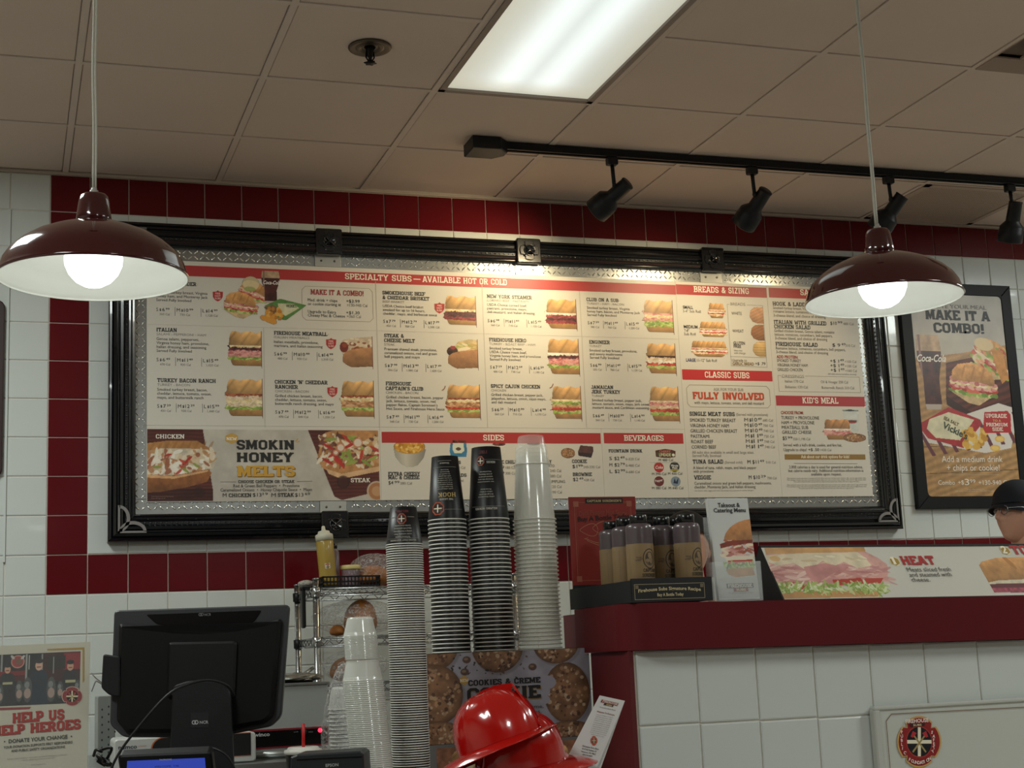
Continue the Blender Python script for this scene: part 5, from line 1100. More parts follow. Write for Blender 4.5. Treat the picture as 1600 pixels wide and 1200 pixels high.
for q in range(20): x, y = 1202+R.rand()*146, 868+R.rand()*12; a = c.L(x, y); c.ell(a[0], a[1], 7, 1.6, ('f0e4cc', 'd8c4a0', 'cdb48c')[q % 3], .7, R.rand()*.8-.4)
c.ell(*c.L(1211, 873), 8, 4.5, 'e0b070', .8); c.poly(c.LP([(1255, 886), (1290, 880), (1325, 888), (1300, 897), (1275, 912), (1262, 900)]), 'cc8e8a', .85+.25*n)
c.poly(c.LP([(1212, 912), (1240, 910), (1262, 914), (1255, 921), (1216, 921)]), 'b8443a'); c.poly(c.LP([(1300, 906), (1345, 903), (1350, 912), (1305, 915)]), 'b8443a'); c.poly(c.LP([(1350, 904), (1380, 903), (1376, 912), (1352, 912)]), 'c04c40')
for q in range(240):
    x = 1218+R.rand()*168; y = 912+R.rand()*17; a = c.L(x, y); c.ell(a[0], a[1], 4+R.rand()*4, 1.0+R.rand()*1.2, ('a9bc68', 'c8d49a', '7f9a44', 'dde4bc', '93ab54')[R.randint(5)], .9, R.rand()*3)
c.poly(c.LP([(1222, 927), (1250, 924), (1330, 923), (1378, 924), (1372, 932), (1224, 936)]), 'cf9c66', .85+.2*n)
for q in range(60): x = 1222+R.rand()*160; a = c.L(x, 922+R.rand()*5); c.ell(a[0], a[1], 4, 1.2, ('a9bc68', 'c8d49a', '7f9a44')[q % 3], .9, R.rand()*3)
emit_uv(c, sp, c.b, face, 'printed_sandwich')
u2 = sp.uv(1524, 873); c = spcv(u2[0], .004, u2[0]+.30, u2[1]+.004, 190, 60, 1.4); c.fill('d0cdc2'); n = c.nz(10, 95)
c.poly(c.LP([(1527, 905), (1526, 890), (1533, 878), (1555, 872), (1600, 870), (1720, 866), (1720, 906), (1600, 905), (1560, 909), (1540, 914)]), 'c8935c', (1.1-.3*np.clip((c.Y)/40, 0, 1))*(.85+.3*n)); c.ell(*c.L(1576, 878), 4, 14, '9c6434', .5, -.6)
c.poly(c.LP([(1532, 913), (1560, 907), (1720, 900), (1720, 915), (1540, 917)]), 'e4d8bc', .85+.25*n); c.poly(c.LP([(1529, 915), (1600, 911), (1720, 908), (1720, 926), (1536, 926)]), 'b05060', .6+.6*c.nz(5, 96)); c.poly(c.LP([(1529, 915), (1560, 912), (1720, 911), (1720, 915), (1540, 919)]), '6a3038')
emit_uv(c, sp, c.b, face, 'printed_sandwich')
pr = Print(sp, .0012)
for cx, cy in ((1397.7, 877.5), (1570.5, 860.5)):
    k = 1.0 if cx < 1500 else 1.0
    for rr, h in ((10.6, 'f0e0b4'), (9.4, 'a98a44')): pr.raw([sp.uv(cx, cy)+np.array([math.sin(math.radians(60*q))*rr*.00148, math.cos(math.radians(60*q))*rr*.00148]) for q in range(6)], [tuple(range(6))], h, 0 if rr > 10 else .0003)
pr.off = .0018; pr.t('1', 1394.5, 882.5, 10.5, 'f4ead0', 1401, 'S'); pr.t('2', 1566.5, 865.5, 10, 'f4ead0', 1575, 'S')
pr.t('HEAT', 1411, 883, 12.3, 'ac2c2e', 1463.5, 'S'); pr.t('TOP', 1583, 867, 12.3, 'ac2c2e', 1622, 'S')
for q, (a, b_, tt) in enumerate(((1418, 1486.5, 'Meats sliced fresh'), (1421.5, 1487.5, 'and steamed with'), (1425, 1454, 'cheese.'))): pr.t(tt, a, 893.5+q*8, 5.8, '2e2c2c', b_)
pr.build(face)
# takeout menus in a clear holder
ACR = M('clear_acrylic', 'e6ecec', .06, alpha=.22, spec=.8)
hx0, hx1, hy = 1.413, 1.540, -2.872; z0 = lz(1.45)+.0008
t = thing('brochure_holder', 'clear acrylic brochure holder on the red ledge', 'holder', (1.475, hy, z0))
b = MB(); b.box((hx0, hy, z0), (hx1, hy+.0025, z0+.092)); b.build('front_wall', ACR, t)
b = MB(); b.box((hx0, hy+.0025, z0), (hx0+.0025, hy+.035, z0+.092)); b.build('side_wall', ACR, t); b = MB(); b.box((hx1-.0025, hy+.0025, z0), (hx1, hy+.035, z0+.092)); b.build('side_wall', ACR, t)
b = MB(); b.box((hx0+.0025, hy+.0025, z0), (hx1-.0025, hy+.035, z0+.002)); b.box((hx0+.0025, hy+.035, z0), (hx1-.0025, hy+.037, z0+.2)); b.build('back_wall', ACR, t)
mp = Pl((1.428, hy+.006, z0+.004), (1, 0, 0), (0, .028, .24)); t = thing('takeout_menu', 'folded white takeout and catering menu with tall sandwich, in the clear holder', 'menu', (1.48, hy+.01, z0+.004)); MH = float(mp.uv(1137, 778.5)[1])
ua_, ub_ = mp.uv(1108.5, 800)[0], mp.uv(1169, 790)[0]
b = MB(); b.prism(mp, [(ua_-.002, 0), (ub_, 0), (ub_, MH), (ua_-.002, MH)], -.012, 0); sheet = b.build('cover', M('menu_paper', 'd3d4d0', .4), t)
c = PCv(mp, (ua_, .004, ub_, MH-.004), 66, 156, 1.6); L, LP = c.L, c.LP; c.fill('cdcecb'); n = c.nz(9, 101)
c.put(c.pm(LP([(1100, 905), (1190, 900), (1190, 945), (1100, 945)])), rgb('c3c4c0'))
P = [(1131, 845)]+[(1131+46*(1-math.cos(a)), 845-34*math.sin(a)) for a in np.linspace(0, 1.57, 10)]+[(1185, 812), (1185, 845)]
c.poly(LP(P), 'c08450', (1.1-.25*np.clip((c.Y-30)/45, 0, 1))*(.85+.3*n)); R = np.random.RandomState(103)
for q in range(70): x, y = 1130+R.rand()*48, 846+R.rand()*26; a = L(x, y); c.ell(a[0], a[1], 7, 2, ('d89a90', 'c47e78', 'e8c0b0', 'a85a44', 'ecdcc0')[R.randint(5)], .9, R.rand()*1.2-.6)
c.poly(LP([(1125, 850), (1140, 845), (1176, 843), (1176, 848), (1142, 853), (1126, 857)]), '8a3a28', .8+.4*n)
c.poly(LP([(1132, 870), (1176, 868), (1178, 876), (1136, 878)]), 'e8dcc8'); c.poly(LP([(1137, 876), (1176, 874), (1178, 882), (1138, 883)]), 'c04434')
for q in range(50): x, y = 1132+R.rand()*46, 880+R.rand()*9; a = L(x, y); c.ell(a[0], a[1], 5, 1.6, ('7fa044', 'a4bc60', '5c8030', 'c0d088')[q % 4], .95, R.rand()*3)
c.poly(LP([(1134, 889), (1176, 887), (1180, 899), (1150, 902), (1138, 898)]), 'c89058', .85+.3*n)
emit_uv(c, mp, c.b, sheet, 'printed_sandwich')
pr = Print(mp, .0012); pr.t('Takeout &', 1121.5, 792.5, 6.3, '2c2c2e', 1156, 'b'); pr.t('Catering Menu', 1115, 800.5, 6.3, '2c2c2e', 1165, 'b')
pr.bar(1135, 1177, 1156, 911.5, 919, '3a3436'); pr.bar(1146, 1169, 1157, 919, 924.5, '8a2c28'); pr.off = .0018; pr.t('FIREHOUSE', 1137, 917.8, 5.2, 'efe6e0', 1175, 's'); pr.t('SUBS', 1150, 923.2, 3.4, 'e8d8b8', 1165, 'b'); pr.t('FirehouseSubs.com', 1138, 927.5, 2.4, '6a6866', 1176)
pr.build(sheet)
# sauce display tray
TX0_, TX1_, ty0, ty1 = 1.197, 1.402, -2.888, -2.545; tz = lz(1.2)+.0012
t = thing('display_tray', 'black cardboard tray of sauce bottles at the left end of the red ledge', 'tray', (1.34, ty0, tz)); CB = M('black_cardboard', '15161a', .55)
b = MB(); b.prism(hp, [(TX0_, ty0), (TX1_, ty0), (TX1_, ty1), (TX0_-.018, ty1)], tz, tz+.003); b.build('tray_bottom', CB, t)
b = MB(); b.box((TX0_+.002, ty0, tz+.003), (TX1_, ty0+.003, tz+.054)); fr = b.build('front_wall', CB, t)
b = MB(); b.prism(hp, [(TX0_, ty0), (TX0_+.003, ty0), (TX0_-.015, ty1), (TX0_-.018, ty1)], tz+.003, tz+.05); b.build('side_wall', CB, t)
b = MB(); b.box((TX1_-.003, ty0+.003, tz+.003), (TX1_, ty1, tz+.05)); b.build('side_wall', CB, t)
b = MB(); b.box((TX0_-.018, ty1-.003, tz+.003), (TX1_, ty1, tz+.05)); b.build('back_wall', CB, t)
tp = ypl(ty0); pr = Print(tp)
for a_ in ((991.5, 909.5, 1101.5, 935.5),):
    A = tp.uv(991.5, 924)[0]; B = tp.uv(1100.5, 922)[0]; Tt = tp.uv(1046, 912)[1]; Bo = tp.uv(1046, 935.5)[1]
    v, f = polystroke([A, Bo, B, Bo, B, Tt, A, Tt, A, Bo], .0009); pr.raw(v, f, 'b0a080')
    for u, v_ in ((A+.006, Tt-.006), (B-.006, Tt-.006)): pr.raw([(u-.004, v_-.004), (u+.004, v_-.004), (u+.004, v_+.004), (u-.004, v_+.004)], [(0, 1, 2, 3)], '6e6450')
words = 'Firehouse Subs Signature Recipe'; g = glyphs(words, .02, 3); 
co = g[0].copy(); k = (B-A-.018)/g[2]; u = A+.009+co[:, 0]*k; xx = (u-(A+B)/2)/((B-A)/2); pr.raw(np.stack([u, Tt-.0195+co[:, 1]*.0072+.0052*(1-xx**2)], 1), g[1], 'c9b98e')
pr.t('Buy A Bottle Today', 1027, 931, 4.6, 'c9b98e', 1068, 'b'); pr.build(fr)
# back card
kp = Pl((1.182, -2.562, tz+.004), (1, 0, 0), (0, 0, 1)); b = MB(); kw = 1.362-1.182; kh = 1.545-tz-.004
b.prism(kp, [(0, 0), (kw, 0), (kw, kh), (0, kh)], -.004, 0); 
t2 = tag(b.build('header_card', M('red_card', '84241c', .45, noise=(6, .08))), 'tall red and gold header card behind the sauce bottles', 'sign')
b = MB(); b.prism(kp, [(.0, 0), (kw, 0), (kw, .055), (0, .055)], 0, .0012); o = b.build('black_band', CB, t2)
pr = Print(kp)
for d, w_ in ((.014, .0014), (.018, .0005)): v, f = polystroke([d, .066, kw-d, .066, kw-d, kh-d, d, kh-d, d, .066], w_); pr.raw(v, f, '9c5a44')
for u, v_ in ((.018, .07), (kw-.018, .07), (.018, kh-.018), (kw-.018, kh-.018)): pr.raw([(u-.007, v_-.007), (u+.007, v_-.007), (u+.007, v_+.007), (u-.007, v_+.007)], [(0, 1, 2, 3)], '9c5a44')
A = kp.uv(914, 783); B = kp.uv(973, 783); pr.raw([(A[0], A[1]-.006), (B[0], A[1]-.006), (B[0], A[1]+.007), (A[0], A[1]+.007)], [(0, 1, 2, 3)], '241a18'); pr.off = .0014; pr.t("CAPTAIN SORENSEN'S", 917, 784.5, 3.6, 'c0a878', 970.5, 's'); pr.off = .0008
g = glyphs('Datil Pepper Hot Sauce', .02, 2); co = g[0]; k = (kw-.05)/g[2]; u = .025+co[:, 0]*k; xx = (u-kw/2)/(kw/2); pr.raw(np.stack([u, kh-.052+co[:, 1]*.011+.008*(1-xx**2)], 1), g[1], '8a4030')
pr.t('Buy A Bottle Today', 903, 814.5, 7.2, '2e1210', 985, 'b', rot=.05)
def swirl(pts, w_): v, f = polystroke(np.array(pts).ravel(), w_); pr.raw(v, f, 'b07c58')
c1 = kp.uv(927, 828)
for (ox, oy, rx, ry, a0, a1) in ((-.012, 0, .024, .014, 0, 6.2), (.02, .004, .022, .015, 1., 7), (.0, -.022, .026, .008, 2.2, 7.4), (.012, -.026, .03, .012, 2.6, 5.8)):
    swirl([(c1[0]+ox+rx*math.cos(a), c1[1]+oy+ry*math.sin(a)+.004*math.sin(2*a)) for a in np.linspace(a0, a1, 26)], .0011)
pr.build(t2)
# bottles
SAU = M('sauce_plastic', '54484c', .3, coat=.4, noise=(20, .06)); CAPM = M('black_cap', '0a0b0d', .25, coat=.3); KR = M('kraft_label', '826a48', .6, noise=(30, .1))
def wrap_pl(c, r, a0):
    """print surface wrapped round a cylinder: u = arc length, v = height"""
    class W: pass
    w_ = W(); w_.P = lambda u, v, d=0.: np.array([c[0]+(r+d)*math.sin(a0+u/r), c[1]-(r+d)*math.cos(a0+u/r), c[2]+v]); return w_
def bottle():
    t = thing('sauce_bottle', 'x', 'bottle', (0, 0, 0), 'sauce bottles in the black tray')
    R = .0315; b = MB(); b.lathe([(0, 0), (R-.003, 0), (R, .003), (R, .018), (R, .165), (R-.001, .172), (R-.004, .1765), (R-.012, .179), (.018, .180), (.0, .180)], n=36); b.build('bottle_body', SAU, t)
    b = MB(); b.lathe([(R+.0004, .012), (R+.0006, .0125), (R+.0006, .1305), (R+.0004, .131)], n=36, caps=False); lb = b.build('label', KR, t)
    b = MB(); b.lathe([(.0195, .179), (.0205, .18), (.0205, .197), (.019, .199), (.0, .1995)], n=24, fn=lambda a, z: 1+.015*math.cos(20*a)); b.build('cap', CAPM, t)
    pr = Print(wrap_pl((0, 0, 0), R+.0006, 0), .0004)
    def rd(u, v, ru, rv, h, n=20, l=0): pr.raw([(u+ru*math.cos(2*math.pi*k/n), v+rv*math.sin(2*math.pi*k/n)) for k in range(n)], [tuple(range(n))], h, l)
    def rg(u, v, ru, rv, w_, h): 
        q = [(u+ru*math.cos(2*math.pi*k/24), v+rv*math.sin(2*math.pi*k/24)) for k in range(25)]; vv, ff = polystroke(np.array(q).ravel(), w_); pr.raw(vv, ff, h)
    rg(.006, .096, .017, .022, .0018, '2a221c'); rd(.006, .096, .012, .016, '4a3c30'); rd(.006, .102, .005, .006, '8a7658', l=.0002); rd(-.0, .092, .006, .004, '7d6a50', l=.0002)
    for q in range(6): rd(-.016-.002*q, .095+.004*math.sin(q*2), .004, .0018, '6a573e')
    for tt, v, w_ in (('CAPTAIN', .0655, .036), ("SORENSEN'S", .0545, .042), ('HOT SAUCE', .043, .034)):
        g = slab(tt); co = g[0]; uv = np.stack([.006-w_/2+co[:, 0]*w_/g[2], v+co[:, 1]*.0078], 1); pr.raw(zl(co, g[1], uv), g[1], '2a221c')
    rg(.006, .034, .022, .004, .0012, '3a3028')
    for q in range(16): 
        for u0 in (-.045,): pr.raw([(u0, .12-q*.0042), (u0+.018, .12-q*.0042), (u0+.018, .1188-q*.0042), (u0, .1188-q*.0042)], [(0, 1, 2, 3)], '6e5c44')
    for q in range(9): pr.raw([(-.043+q*.0018, .03), (-.0422+q*.0018, .03), (-.0422+q*.0018, .045), (-.043+q*.0018, .045)], [(0, 1, 2, 3)], '4a3e30')
    pr.build(lb); return t
b0 = bottle(); tb = tz+.0035
BT = [(1.243, -2.848, .15, 'nearest sauce bottle, at the front left corner of the black tray'), (1.239, -2.772, .5, 'second sauce bottle back along the left side of the black tray'), (1.236, -2.700, .55, 'leftmost sauce bottle, third back along the side of the black tray'),
      (1.3275, -2.790, .1, 'darker sauce bottle in the middle, set back between two front ones'), (1.3635, -2.850, .25, 'rightmost sauce bottle, behind the signature recipe panel'), (1.305, -2.705, 0, 'sauce bottle whose cap only shows behind the corner bottle'), (1.364, -2.765, .3, 'sauce bottle whose cap only shows between the two right bottles')]
for k, (x, y, a, lab) in enumerate(BT):
    o = b0 if k == 0 else dup(b0); o.location = (x, y, tb); o.rotation_euler = (0, 0, a); o['label'] = lab
# ================================================================== checkout counter and what stands on it
CZ = .85
ct = thing('checkout_counter', 'low checkout counter along the bottom edge, carrying register, cups and hats', 'counter', (.3, -3.3, 0))
b = MB(); b.box((-1.6, -3.36, CZ-.04), (1.185, -2.36, CZ), bev=.004); b.build('worktop', M('grey_laminate', '6e6c68', .4, noise=(60, .06)), ct)
b = MB(); b.box((-1.55, -3.3, 0), (1.18, -2.4, CZ-.041)); b.build('base_cabinet', RL, ct)
# cup dispenser stand with cookie poster on its front
SX0, SX1, SY, SZ = .786, 1.166, -2.618, 1.1735
t = thing('cup_stand', 'black box stand behind the cookie poster, carrying three tall cup stacks', 'stand', (.98, SY, CZ)); b = MB(); b.box((SX0, SY, CZ+.001), (SX1, -2.37, SZ), bev=.002); b.build('box', CB, t)
kp = ypl(SY-.0035); t = thing('cookie_poster', 'grey cookies and creme cookie poster behind the red fire hats', 'poster', (.98, SY-.003, .94))
SXP, SZP = 1.1915, SZ-.001
b = MB(); kpf = Pl((0, SY-.0035, 0), (1, 0, 0), (0, 0, 1)); b.prism(kpf, [(SX0, .9665), (SXP, .9665), (SXP, 1.1595), (1.1808, 1.1595), (1.1808, SZP), (SX0, SZP)], -.003, 0); sheet = b.build('poster_sheet', M('cookie_paper', '9d99a4', .35), t)
c = PCv(kp, (SX0, .9665, SXP, SZP), 240, 128, 1.4); L, LP = c.L, c.LP; n = c.nz(22, 111); c.put(np.ones(c.X.shape), rgb('a09ca8')[None, None]*(.82+.26*n)[..., None])
R = np.random.RandomState(112)
for (cx, cy, rx, ry, sd) in ((684, 1000, 30, 41, 1), (680, 1086, 39, 42, 2), (684, 1150, 37, 20, 3), (777, 1010, 37, 37, 4), (868, 1004, 34, 30, 5), (886, 1082, 34, 43, 6), (890, 1150, 40, 22, 7)):
    a = L(cx, cy); c.ell(a[0]+3, a[1]+3, rx+1, ry+1, '6a6468', .5); cookie(c, a[0], a[1], rx, ry, 120+sd, '8a6448', ('c8a884', 'b8906c', '3a2620', 'd4bca0', '4a3028', 'a88468'))
for px, py, r_ in ((856, 1066, 12), (849, 1080, 10), (851, 1093, 8)): a = L(px, py); c.ell(a[0], a[1], r_, r_*.8, '9c98a4')
for q in range(46): a = L(706+R.rand()*60+(q % 3)*38, 1020+R.rand()*34); c.ell(a[0], a[1], 1+R.rand()*2, .7+R.rand(), ('2a2224', '3a2c2a', '5a4438')[q % 3], .9, R.rand()*3)
for px, py in ((729, 1031), (832, 1042), (726, 1050)): a = L(px, py); c.ell(a[0], a[1], 6, 5, '5a443c'); c.ell(a[0]-1, a[1]-1, 3, 2, '8a705c')
c.a[(c.X > 240*(1.1805-SX0)/(SXP-SX0)) & (c.Y < 128*(SZP-1.159)/(SZP-.9665))] = 0
emit_uv(c, kp, c.b, sheet, 'printed_cookies')
pr = Print(kp, .0012); 
for rr, h in ((.0115, 'b8934c'),): u, v = kp.uv(725, 1063); pr.raw([(u+rr*math.cos(math.radians(60*q+30)), v+rr*math.sin(math.radians(60*q+30))) for q in range(6)], [tuple(range(6))], h)
pr.off = .0016; pr.t('NEW', 718, 1065.5, 4.6, 'e8dcc0', 732, 's'); pr.t('COOKIES & CREME', 731.5, 1069, 8.6, '222022', 844.5, 'S'); pr.line((805, 1057.5), (808.5, 1059.5), 1.6, '222022')
pr.t('COOKIE', 730.5, 1094, 20, '9a7a3c', 846, 'S'); pr.off = .002; pr.t('COOKIE', 730, 1093, 20, '1c1a1c', 845, 'S')
pr.t('Loaded with cookies, crème,', 726, 1109, 5.4, '3a3638', 849); pr.t('and chocolate pieces.', 744, 1116.5, 5.4, '3a3638', 846)
pr.build(sheet)
b = MB(); b.box((SX0, SY-.0045, CZ+.001), (SXP, SY-.0005, .9655)); low = b.build('lower_card', M('grey_card', '6e6c6a', .5), t)
c = PCv(ypl(SY-.0045), (SX0+.016, CZ+.02, SX1-.016, .958), 214, 60, 1.2); c.fill('8a5a44'); n = c.nz(9, 130); c.put(np.ones(c.X.shape), rgb('a06c50')[None, None]*(.6+.6*n)[..., None]); sub(c, 20, 2, 200, 56, ['cheese', 'ham', 'lettuce'], 131, 'full', 4)
emit_uv(c, ypl(SY-.0045), c.b, low, 'printed_sandwich')

# ---- stacks of cups (each cup is a thing; all stand upside down, nested)
PB = M('black_paper_cup', '141416', .38, spec=.4); RIM = M('white_cup_rim', 'e4e2da', .45); 
def cone_pl(c0, r0, z0, r1, z1, a0):
    class W: pass
    w_ = W(); sl = (r1-r0)/(z1-z0)
    def P(u, v, d=0.):
        r = r0+sl*(v-z0)+d; a = a0+u/((r0+r1)/2); return np.array([c0[0]+r*math.sin(a), c0[1]-r*math.cos(a), c0[2]+v])
    w_.P = P; return w_
def paper_cup(rb, rl, h, kind, stackd):
    """upside down: lip at z=0, base at z=h; body drawn with wall thickness so that nested copies do not touch"""
    t = thing('paper_cup', 'x', 'cup', (0, 0, 0)); rr = .00130 if kind == 'a' else .0016
    b = MB(); b.lathe([(rl-.0006, .003), (rb, h), (rb-.0015, h+.0004), (rb-.003, h-.003), (rb-.003, h-.007), (0, h-.0072)], n=32, caps=False); body = b.build('cup_body', PB, t)
    b = MB(); P = [(rl-.0006+rr*math.cos(a), rr+rr*math.sin(a)) for a in np.linspace(0, 2*math.pi, 9)]; b.lathe(P, n=32, caps=False); b.build('rim', RIM, t); return t, body
def cup_print(c0, rb, rl, h, body, kind):
    pr = Print(cone_pl(c0, rl, 0, rb, h, -.33), .0003)
    def T_(tt, u, v, cap, w_, hcol, st='b'):       # inverted lettering, cup is upside down
        g = slab(tt) if st == 's' else glyphs(tt, .02, 2); co = g[0]; k = w_/g[2]; uv = np.stack([u+w_/2-co[:, 0]*k, v-co[:, 1]*cap], 1); pr.raw(zl(co, g[1], uv) if st == 's' else uv, g[1], hcol)
    def R_(u0, v0, u1, v1, hcol, l=0):
        n = max(1, int(abs(u1-u0)/.004)); us = np.linspace(u0, u1, n+1); V = [(u, v0) for u in us]+[(u, v1) for u in us]; pr.raw(V, [(q, q+1, n+2+q, n+1+q) for q in range(n)], hcol, l)
    def E_(u, v, r):
        for k, hcol, l in ((1., 'a8482c', 0), (.8, '2a1412', .0001)):
            Q = [(u+r*k*(1-.1*(q % 3 == 0))*math.cos(2*math.pi*q/24), v+r*1.1*k*(1-.1*(q % 3 == 0))*math.sin(2*math.pi*q/24)) for q in range(24)]; pr.raw([(u, v)]+Q, [(0, q+1, (q+1) % 24+1) for q in range(24)], hcol, l)
        R_(u-r*.62, v-r*.09, u+r*.62, v+r*.09, 'e8dcc4', .0002); R_(u-r*.09, v-r*.62, u+r*.09, v+r*.62, 'e8dcc4', .0003)
    if kind == 'a':
        E_(-.002, h-.027, .0115); T_('HELPING', -.002, h-.008, .005, .034, '6e1c1c', 's'); R_(-.035, h-.0235, -.016, h-.0225, '8a8478'); R_(.012, h-.0235, .03, h-.0225, '8a8478')
        for q, (tt, w_) in enumerate((('A portion of every purchase', .036), ('helps provide equipment and', .038), ('training to first responders', .040), ('in your community. Please', .036), ('The Firehouse Foundation', .030))): T_(tt, 0, h-.041-q*.0062, .0032, w_, 'a8a498')
        R_(-.036, .0128, .036, .0134, '8a8478'); T_('HELPING FIRST RESPONDERS', 0, .0105, .0035, .055, 'a8a498', 's')
    if kind == 'b':
        R_(-.02, h-.013, .02, h-.012, '8a8478'); T_('firehousesubs.com', -.0, h-.017, .004, .026, 'b8b4a8'); R_(-.036, h-.0285, .036, h-.0277, '8a8478')
        for q in range(10): T_(('We are proud to donate', 'lifesaving equipment to', 'first responders and', 'public safety groups', 'across the nation in', 'every community we')[q % 6], 0, h-.034-q*.0052, .0027, .022+.016*min(1, q/5.), 'a8a498')
        T_('HOOK', .004, h-.091, .0105, .042, 'b09858', 's'); T_('THE LADDER', .002, h-.105, .0042, .032, 'b8b4a8', 's'); E_(-.018, .028, .0155); R_(-.002, .0245, .04, .0253, '8a8478')
    if kind == 'c':
        T_('FIRE', -.008, h-.010, .008, .024, '5a1a1c', 's'); E_(-.016, h-.036, .0115); R_(-.004, h-.0335, .045, h-.0327, '7a766c'); T_('HEROES', .013, h-.037, .005, .024, 'b8b4a8', 's')
        for q in range(5): T_(('Every purchase helps', 'provide lifesaving', 'equipment and tools for', 'the heroes who serve', 'our communities')[q], -.003, h-.062-q*.0062, .0032, .030+.003*q, 'a8a498')
        for q in range(4): T_(('We have donated', 'millions of dollars', 'through the public', 'safety foundation')[q], -.003, h-.105-q*.0062, .0032, .026+.004*q, 'a8a498')
        R_(-.04, .0305, .045, .0313, '8a8478'); T_('HELPING HEROES', -.004, .028, .0052, .050, 'c0bcb0', 's')
    pr.build(body, 'print')
def nth(k): return '%d%s' % (k, 'th' if 10 <= k % 100 <= 20 else {1: 'st', 2: 'nd', 3: 'rd'}.get(k % 10, 'th'))
def stack(x, y, ztop, zbase, rb, rl, h, sp_, kind, gname, toplab, lab, lean=(0, 0), nmax=200):
    """a nested stack; top cup base at ztop; copies downwards every sp_"""
    top, body = paper_cup(rb, rl, h, kind, sp_); n = min(nmax, int((ztop-h-zbase)/sp_)); zt = zbase+.0008+n*sp_
    me_b, me_r = None, None
    low = [ch for ch in top.children]
    top['group'] = gname; top['label'] = toplab
    for k in range(1, n+1):
        o = dup(top, (x+lean[0]*k*sp_, y+lean[1]*k*sp_+.0006*math.sin(k*2.1), zt-k*sp_), nth(k)+' cup below the top one: '+lab); o.rotation_euler = (0, 0, k*.7)
    cup_print((0, 0, 0), rb, rl, h, body, kind); top.location = (x, y, zt); return top
stack(.682, -2.85, 1.492, CZ, .0290, .0405, .083, .00512, 'a', 'small black paper cups in the leftmost tall stack', 'top small black paper cup with orange badge, on the leftmost striped stack', 'tightly striped leftmost stack of small black cups')
stack(.868, -2.55, 1.651, SZ, .0325, .0465, .157, .00985, 'b', 'medium black paper cups in the middle stack', 'top medium black paper cup, large badge low at its left, on the middle stack', 'medium black cups, stack at left on the stand')
stack(.973, -2.555, 1.673, SZ, .0360, .0500, .179, .00985, 'c', 'large black paper cups in the stack beside the clear cups', 'top large black paper cup on the stack beside the clear cups', 'large black cups beside the clear ones')
CLR = bpy.data.materials.new('clear_plastic'); CLR.use_nodes = True
_n = CLR.node_tree; _b = _n.nodes['Principled BSDF']; _b.inputs['Base Color'].default_value = (.93, .92, .84, 1); _b.inputs['Roughness'].default_value = .1; _b.inputs['Alpha'].default_value = .2; _b.inputs['Specular IOR Level'].default_value = 1.
CLR2 = CLR.copy(); CLR2.name = 'clear_plastic_rim'; CLR2.node_tree.nodes['Principled BSDF'].inputs['Alpha'].default_value = .55
MLK = CLR.copy(); MLK.name = 'translucent_plastic'; MLK.node_tree.nodes['Principled BSDF'].inputs['Alpha'].default_value = .42; MLK.node_tree.nodes['Principled BSDF'].inputs['Base Color'].default_value = (.90, .91, .86, 1)
def clear_stack(x, y, ztop, zbase, rb, rl, h, sp_, n, gname, toplab, lab, mat, lean=0., cat='cup', nm='plastic_cup', matr=None, bead=.0018, leany=0.):
    t = thing(nm, toplab, cat, (0, 0, 0), gname); b = MB(); b.lathe([(rl, .0), (rl-.0012, .008)]+([(rl-.0012+(rb+.0016-rl+.0012)*f/24-(.0006 if f % 2 else 0), .008+(h-.014)*f/24) for f in range(1, 24)] if mat is MLK else [])+[ (rb+.0016, h-.006), (rb, h-.001), (rb-.003, h), (rb-.006, h-.002), (0, h-.0022)], n=28, caps=False); b.build('cup_body', mat, t)
    b = MB(); P = [(rl+bead*.4+bead*math.cos(a), bead+bead*math.sin(a)) for a in np.linspace(0, 2*math.pi, 7)]; b.lathe(P, n=28, caps=False); b.build('rim', matr or CLR2, t)
    for k in range(1, n+1): dup(t, (x+lean*k*sp_, y+leany*k*sp_, ztop-h-k*sp_), nth(k)+' cup below the top one: '+lab)
    t.location = (x, y, ztop-h); return t
n1 = int((1.492-SZ)/.0098)
clear_stack(1.094, -2.548, 1.6755, SZ, .0385, .0525, 1.6755-SZ-.0012-n1*.0098, .0098, n1, 'clear plastic cups in the tall translucent stack', 'top clear cup of the tall translucent stack, lip standing well below its base', 'tall translucent stack by the ledge', CLR)
clear_stack(1.094, -2.548, 1.6925, SZ, .0305, .0455, .066, .0042, 3, 'smaller clear cups crowning the translucent stack', 'topmost smaller clear cup crowning the tall translucent stack', 'smaller clear cup just below the topmost one on the translucent stack', CLR) if False else None
clear_stack(1.094, -2.548, 1.7005, SZ, .0315, .0435, .075, .0022, 0, 'smaller clear cup on the translucent stack', 'short clear cup upside down on top of the tall translucent stack', '', CLR)
# deli cups leaning stack and bagged cups
zb = CZ+.001; n2 = 34; 
clear_stack(.5655, -2.905, 1.2545, zb, .0265, .0355, .040, .0022, 22, 'smaller milky cups on top of the leaning stack', 'top small milky cup of the leaning stack in front of the shelf', 'small milky cups topping the leaning stack', MLK, lean=.06, bead=.0007, matr=MLK)
nn = int((1.166-.045-zb-.001)/.0042)
clear_stack(.5690, -2.905, 1.1665, zb, .0335, .0430, .045, .0042, nn, 'larger milky cups in the leaning stack', 'uppermost larger milky cup of the leaning stack, under the small ones', 'larger milky cups of the leaning stack', MLK, lean=.085, bead=.001, matr=MLK)
WHC = M('white_foam', 'cfcfca', .5); nb = 24
clear_stack(at(540, 1100, -2.66)[0], -2.66, 1.108, zb, .030, .039, .05, .0088, nb, 'white cups inside the clear bag', 'top white cup inside the clear plastic bag', 'white cups in the clear bag', WHC, matr=WHC, bead=.0012, lean=.03)
BGX = float(at(541, 1140, -2.66)[0])
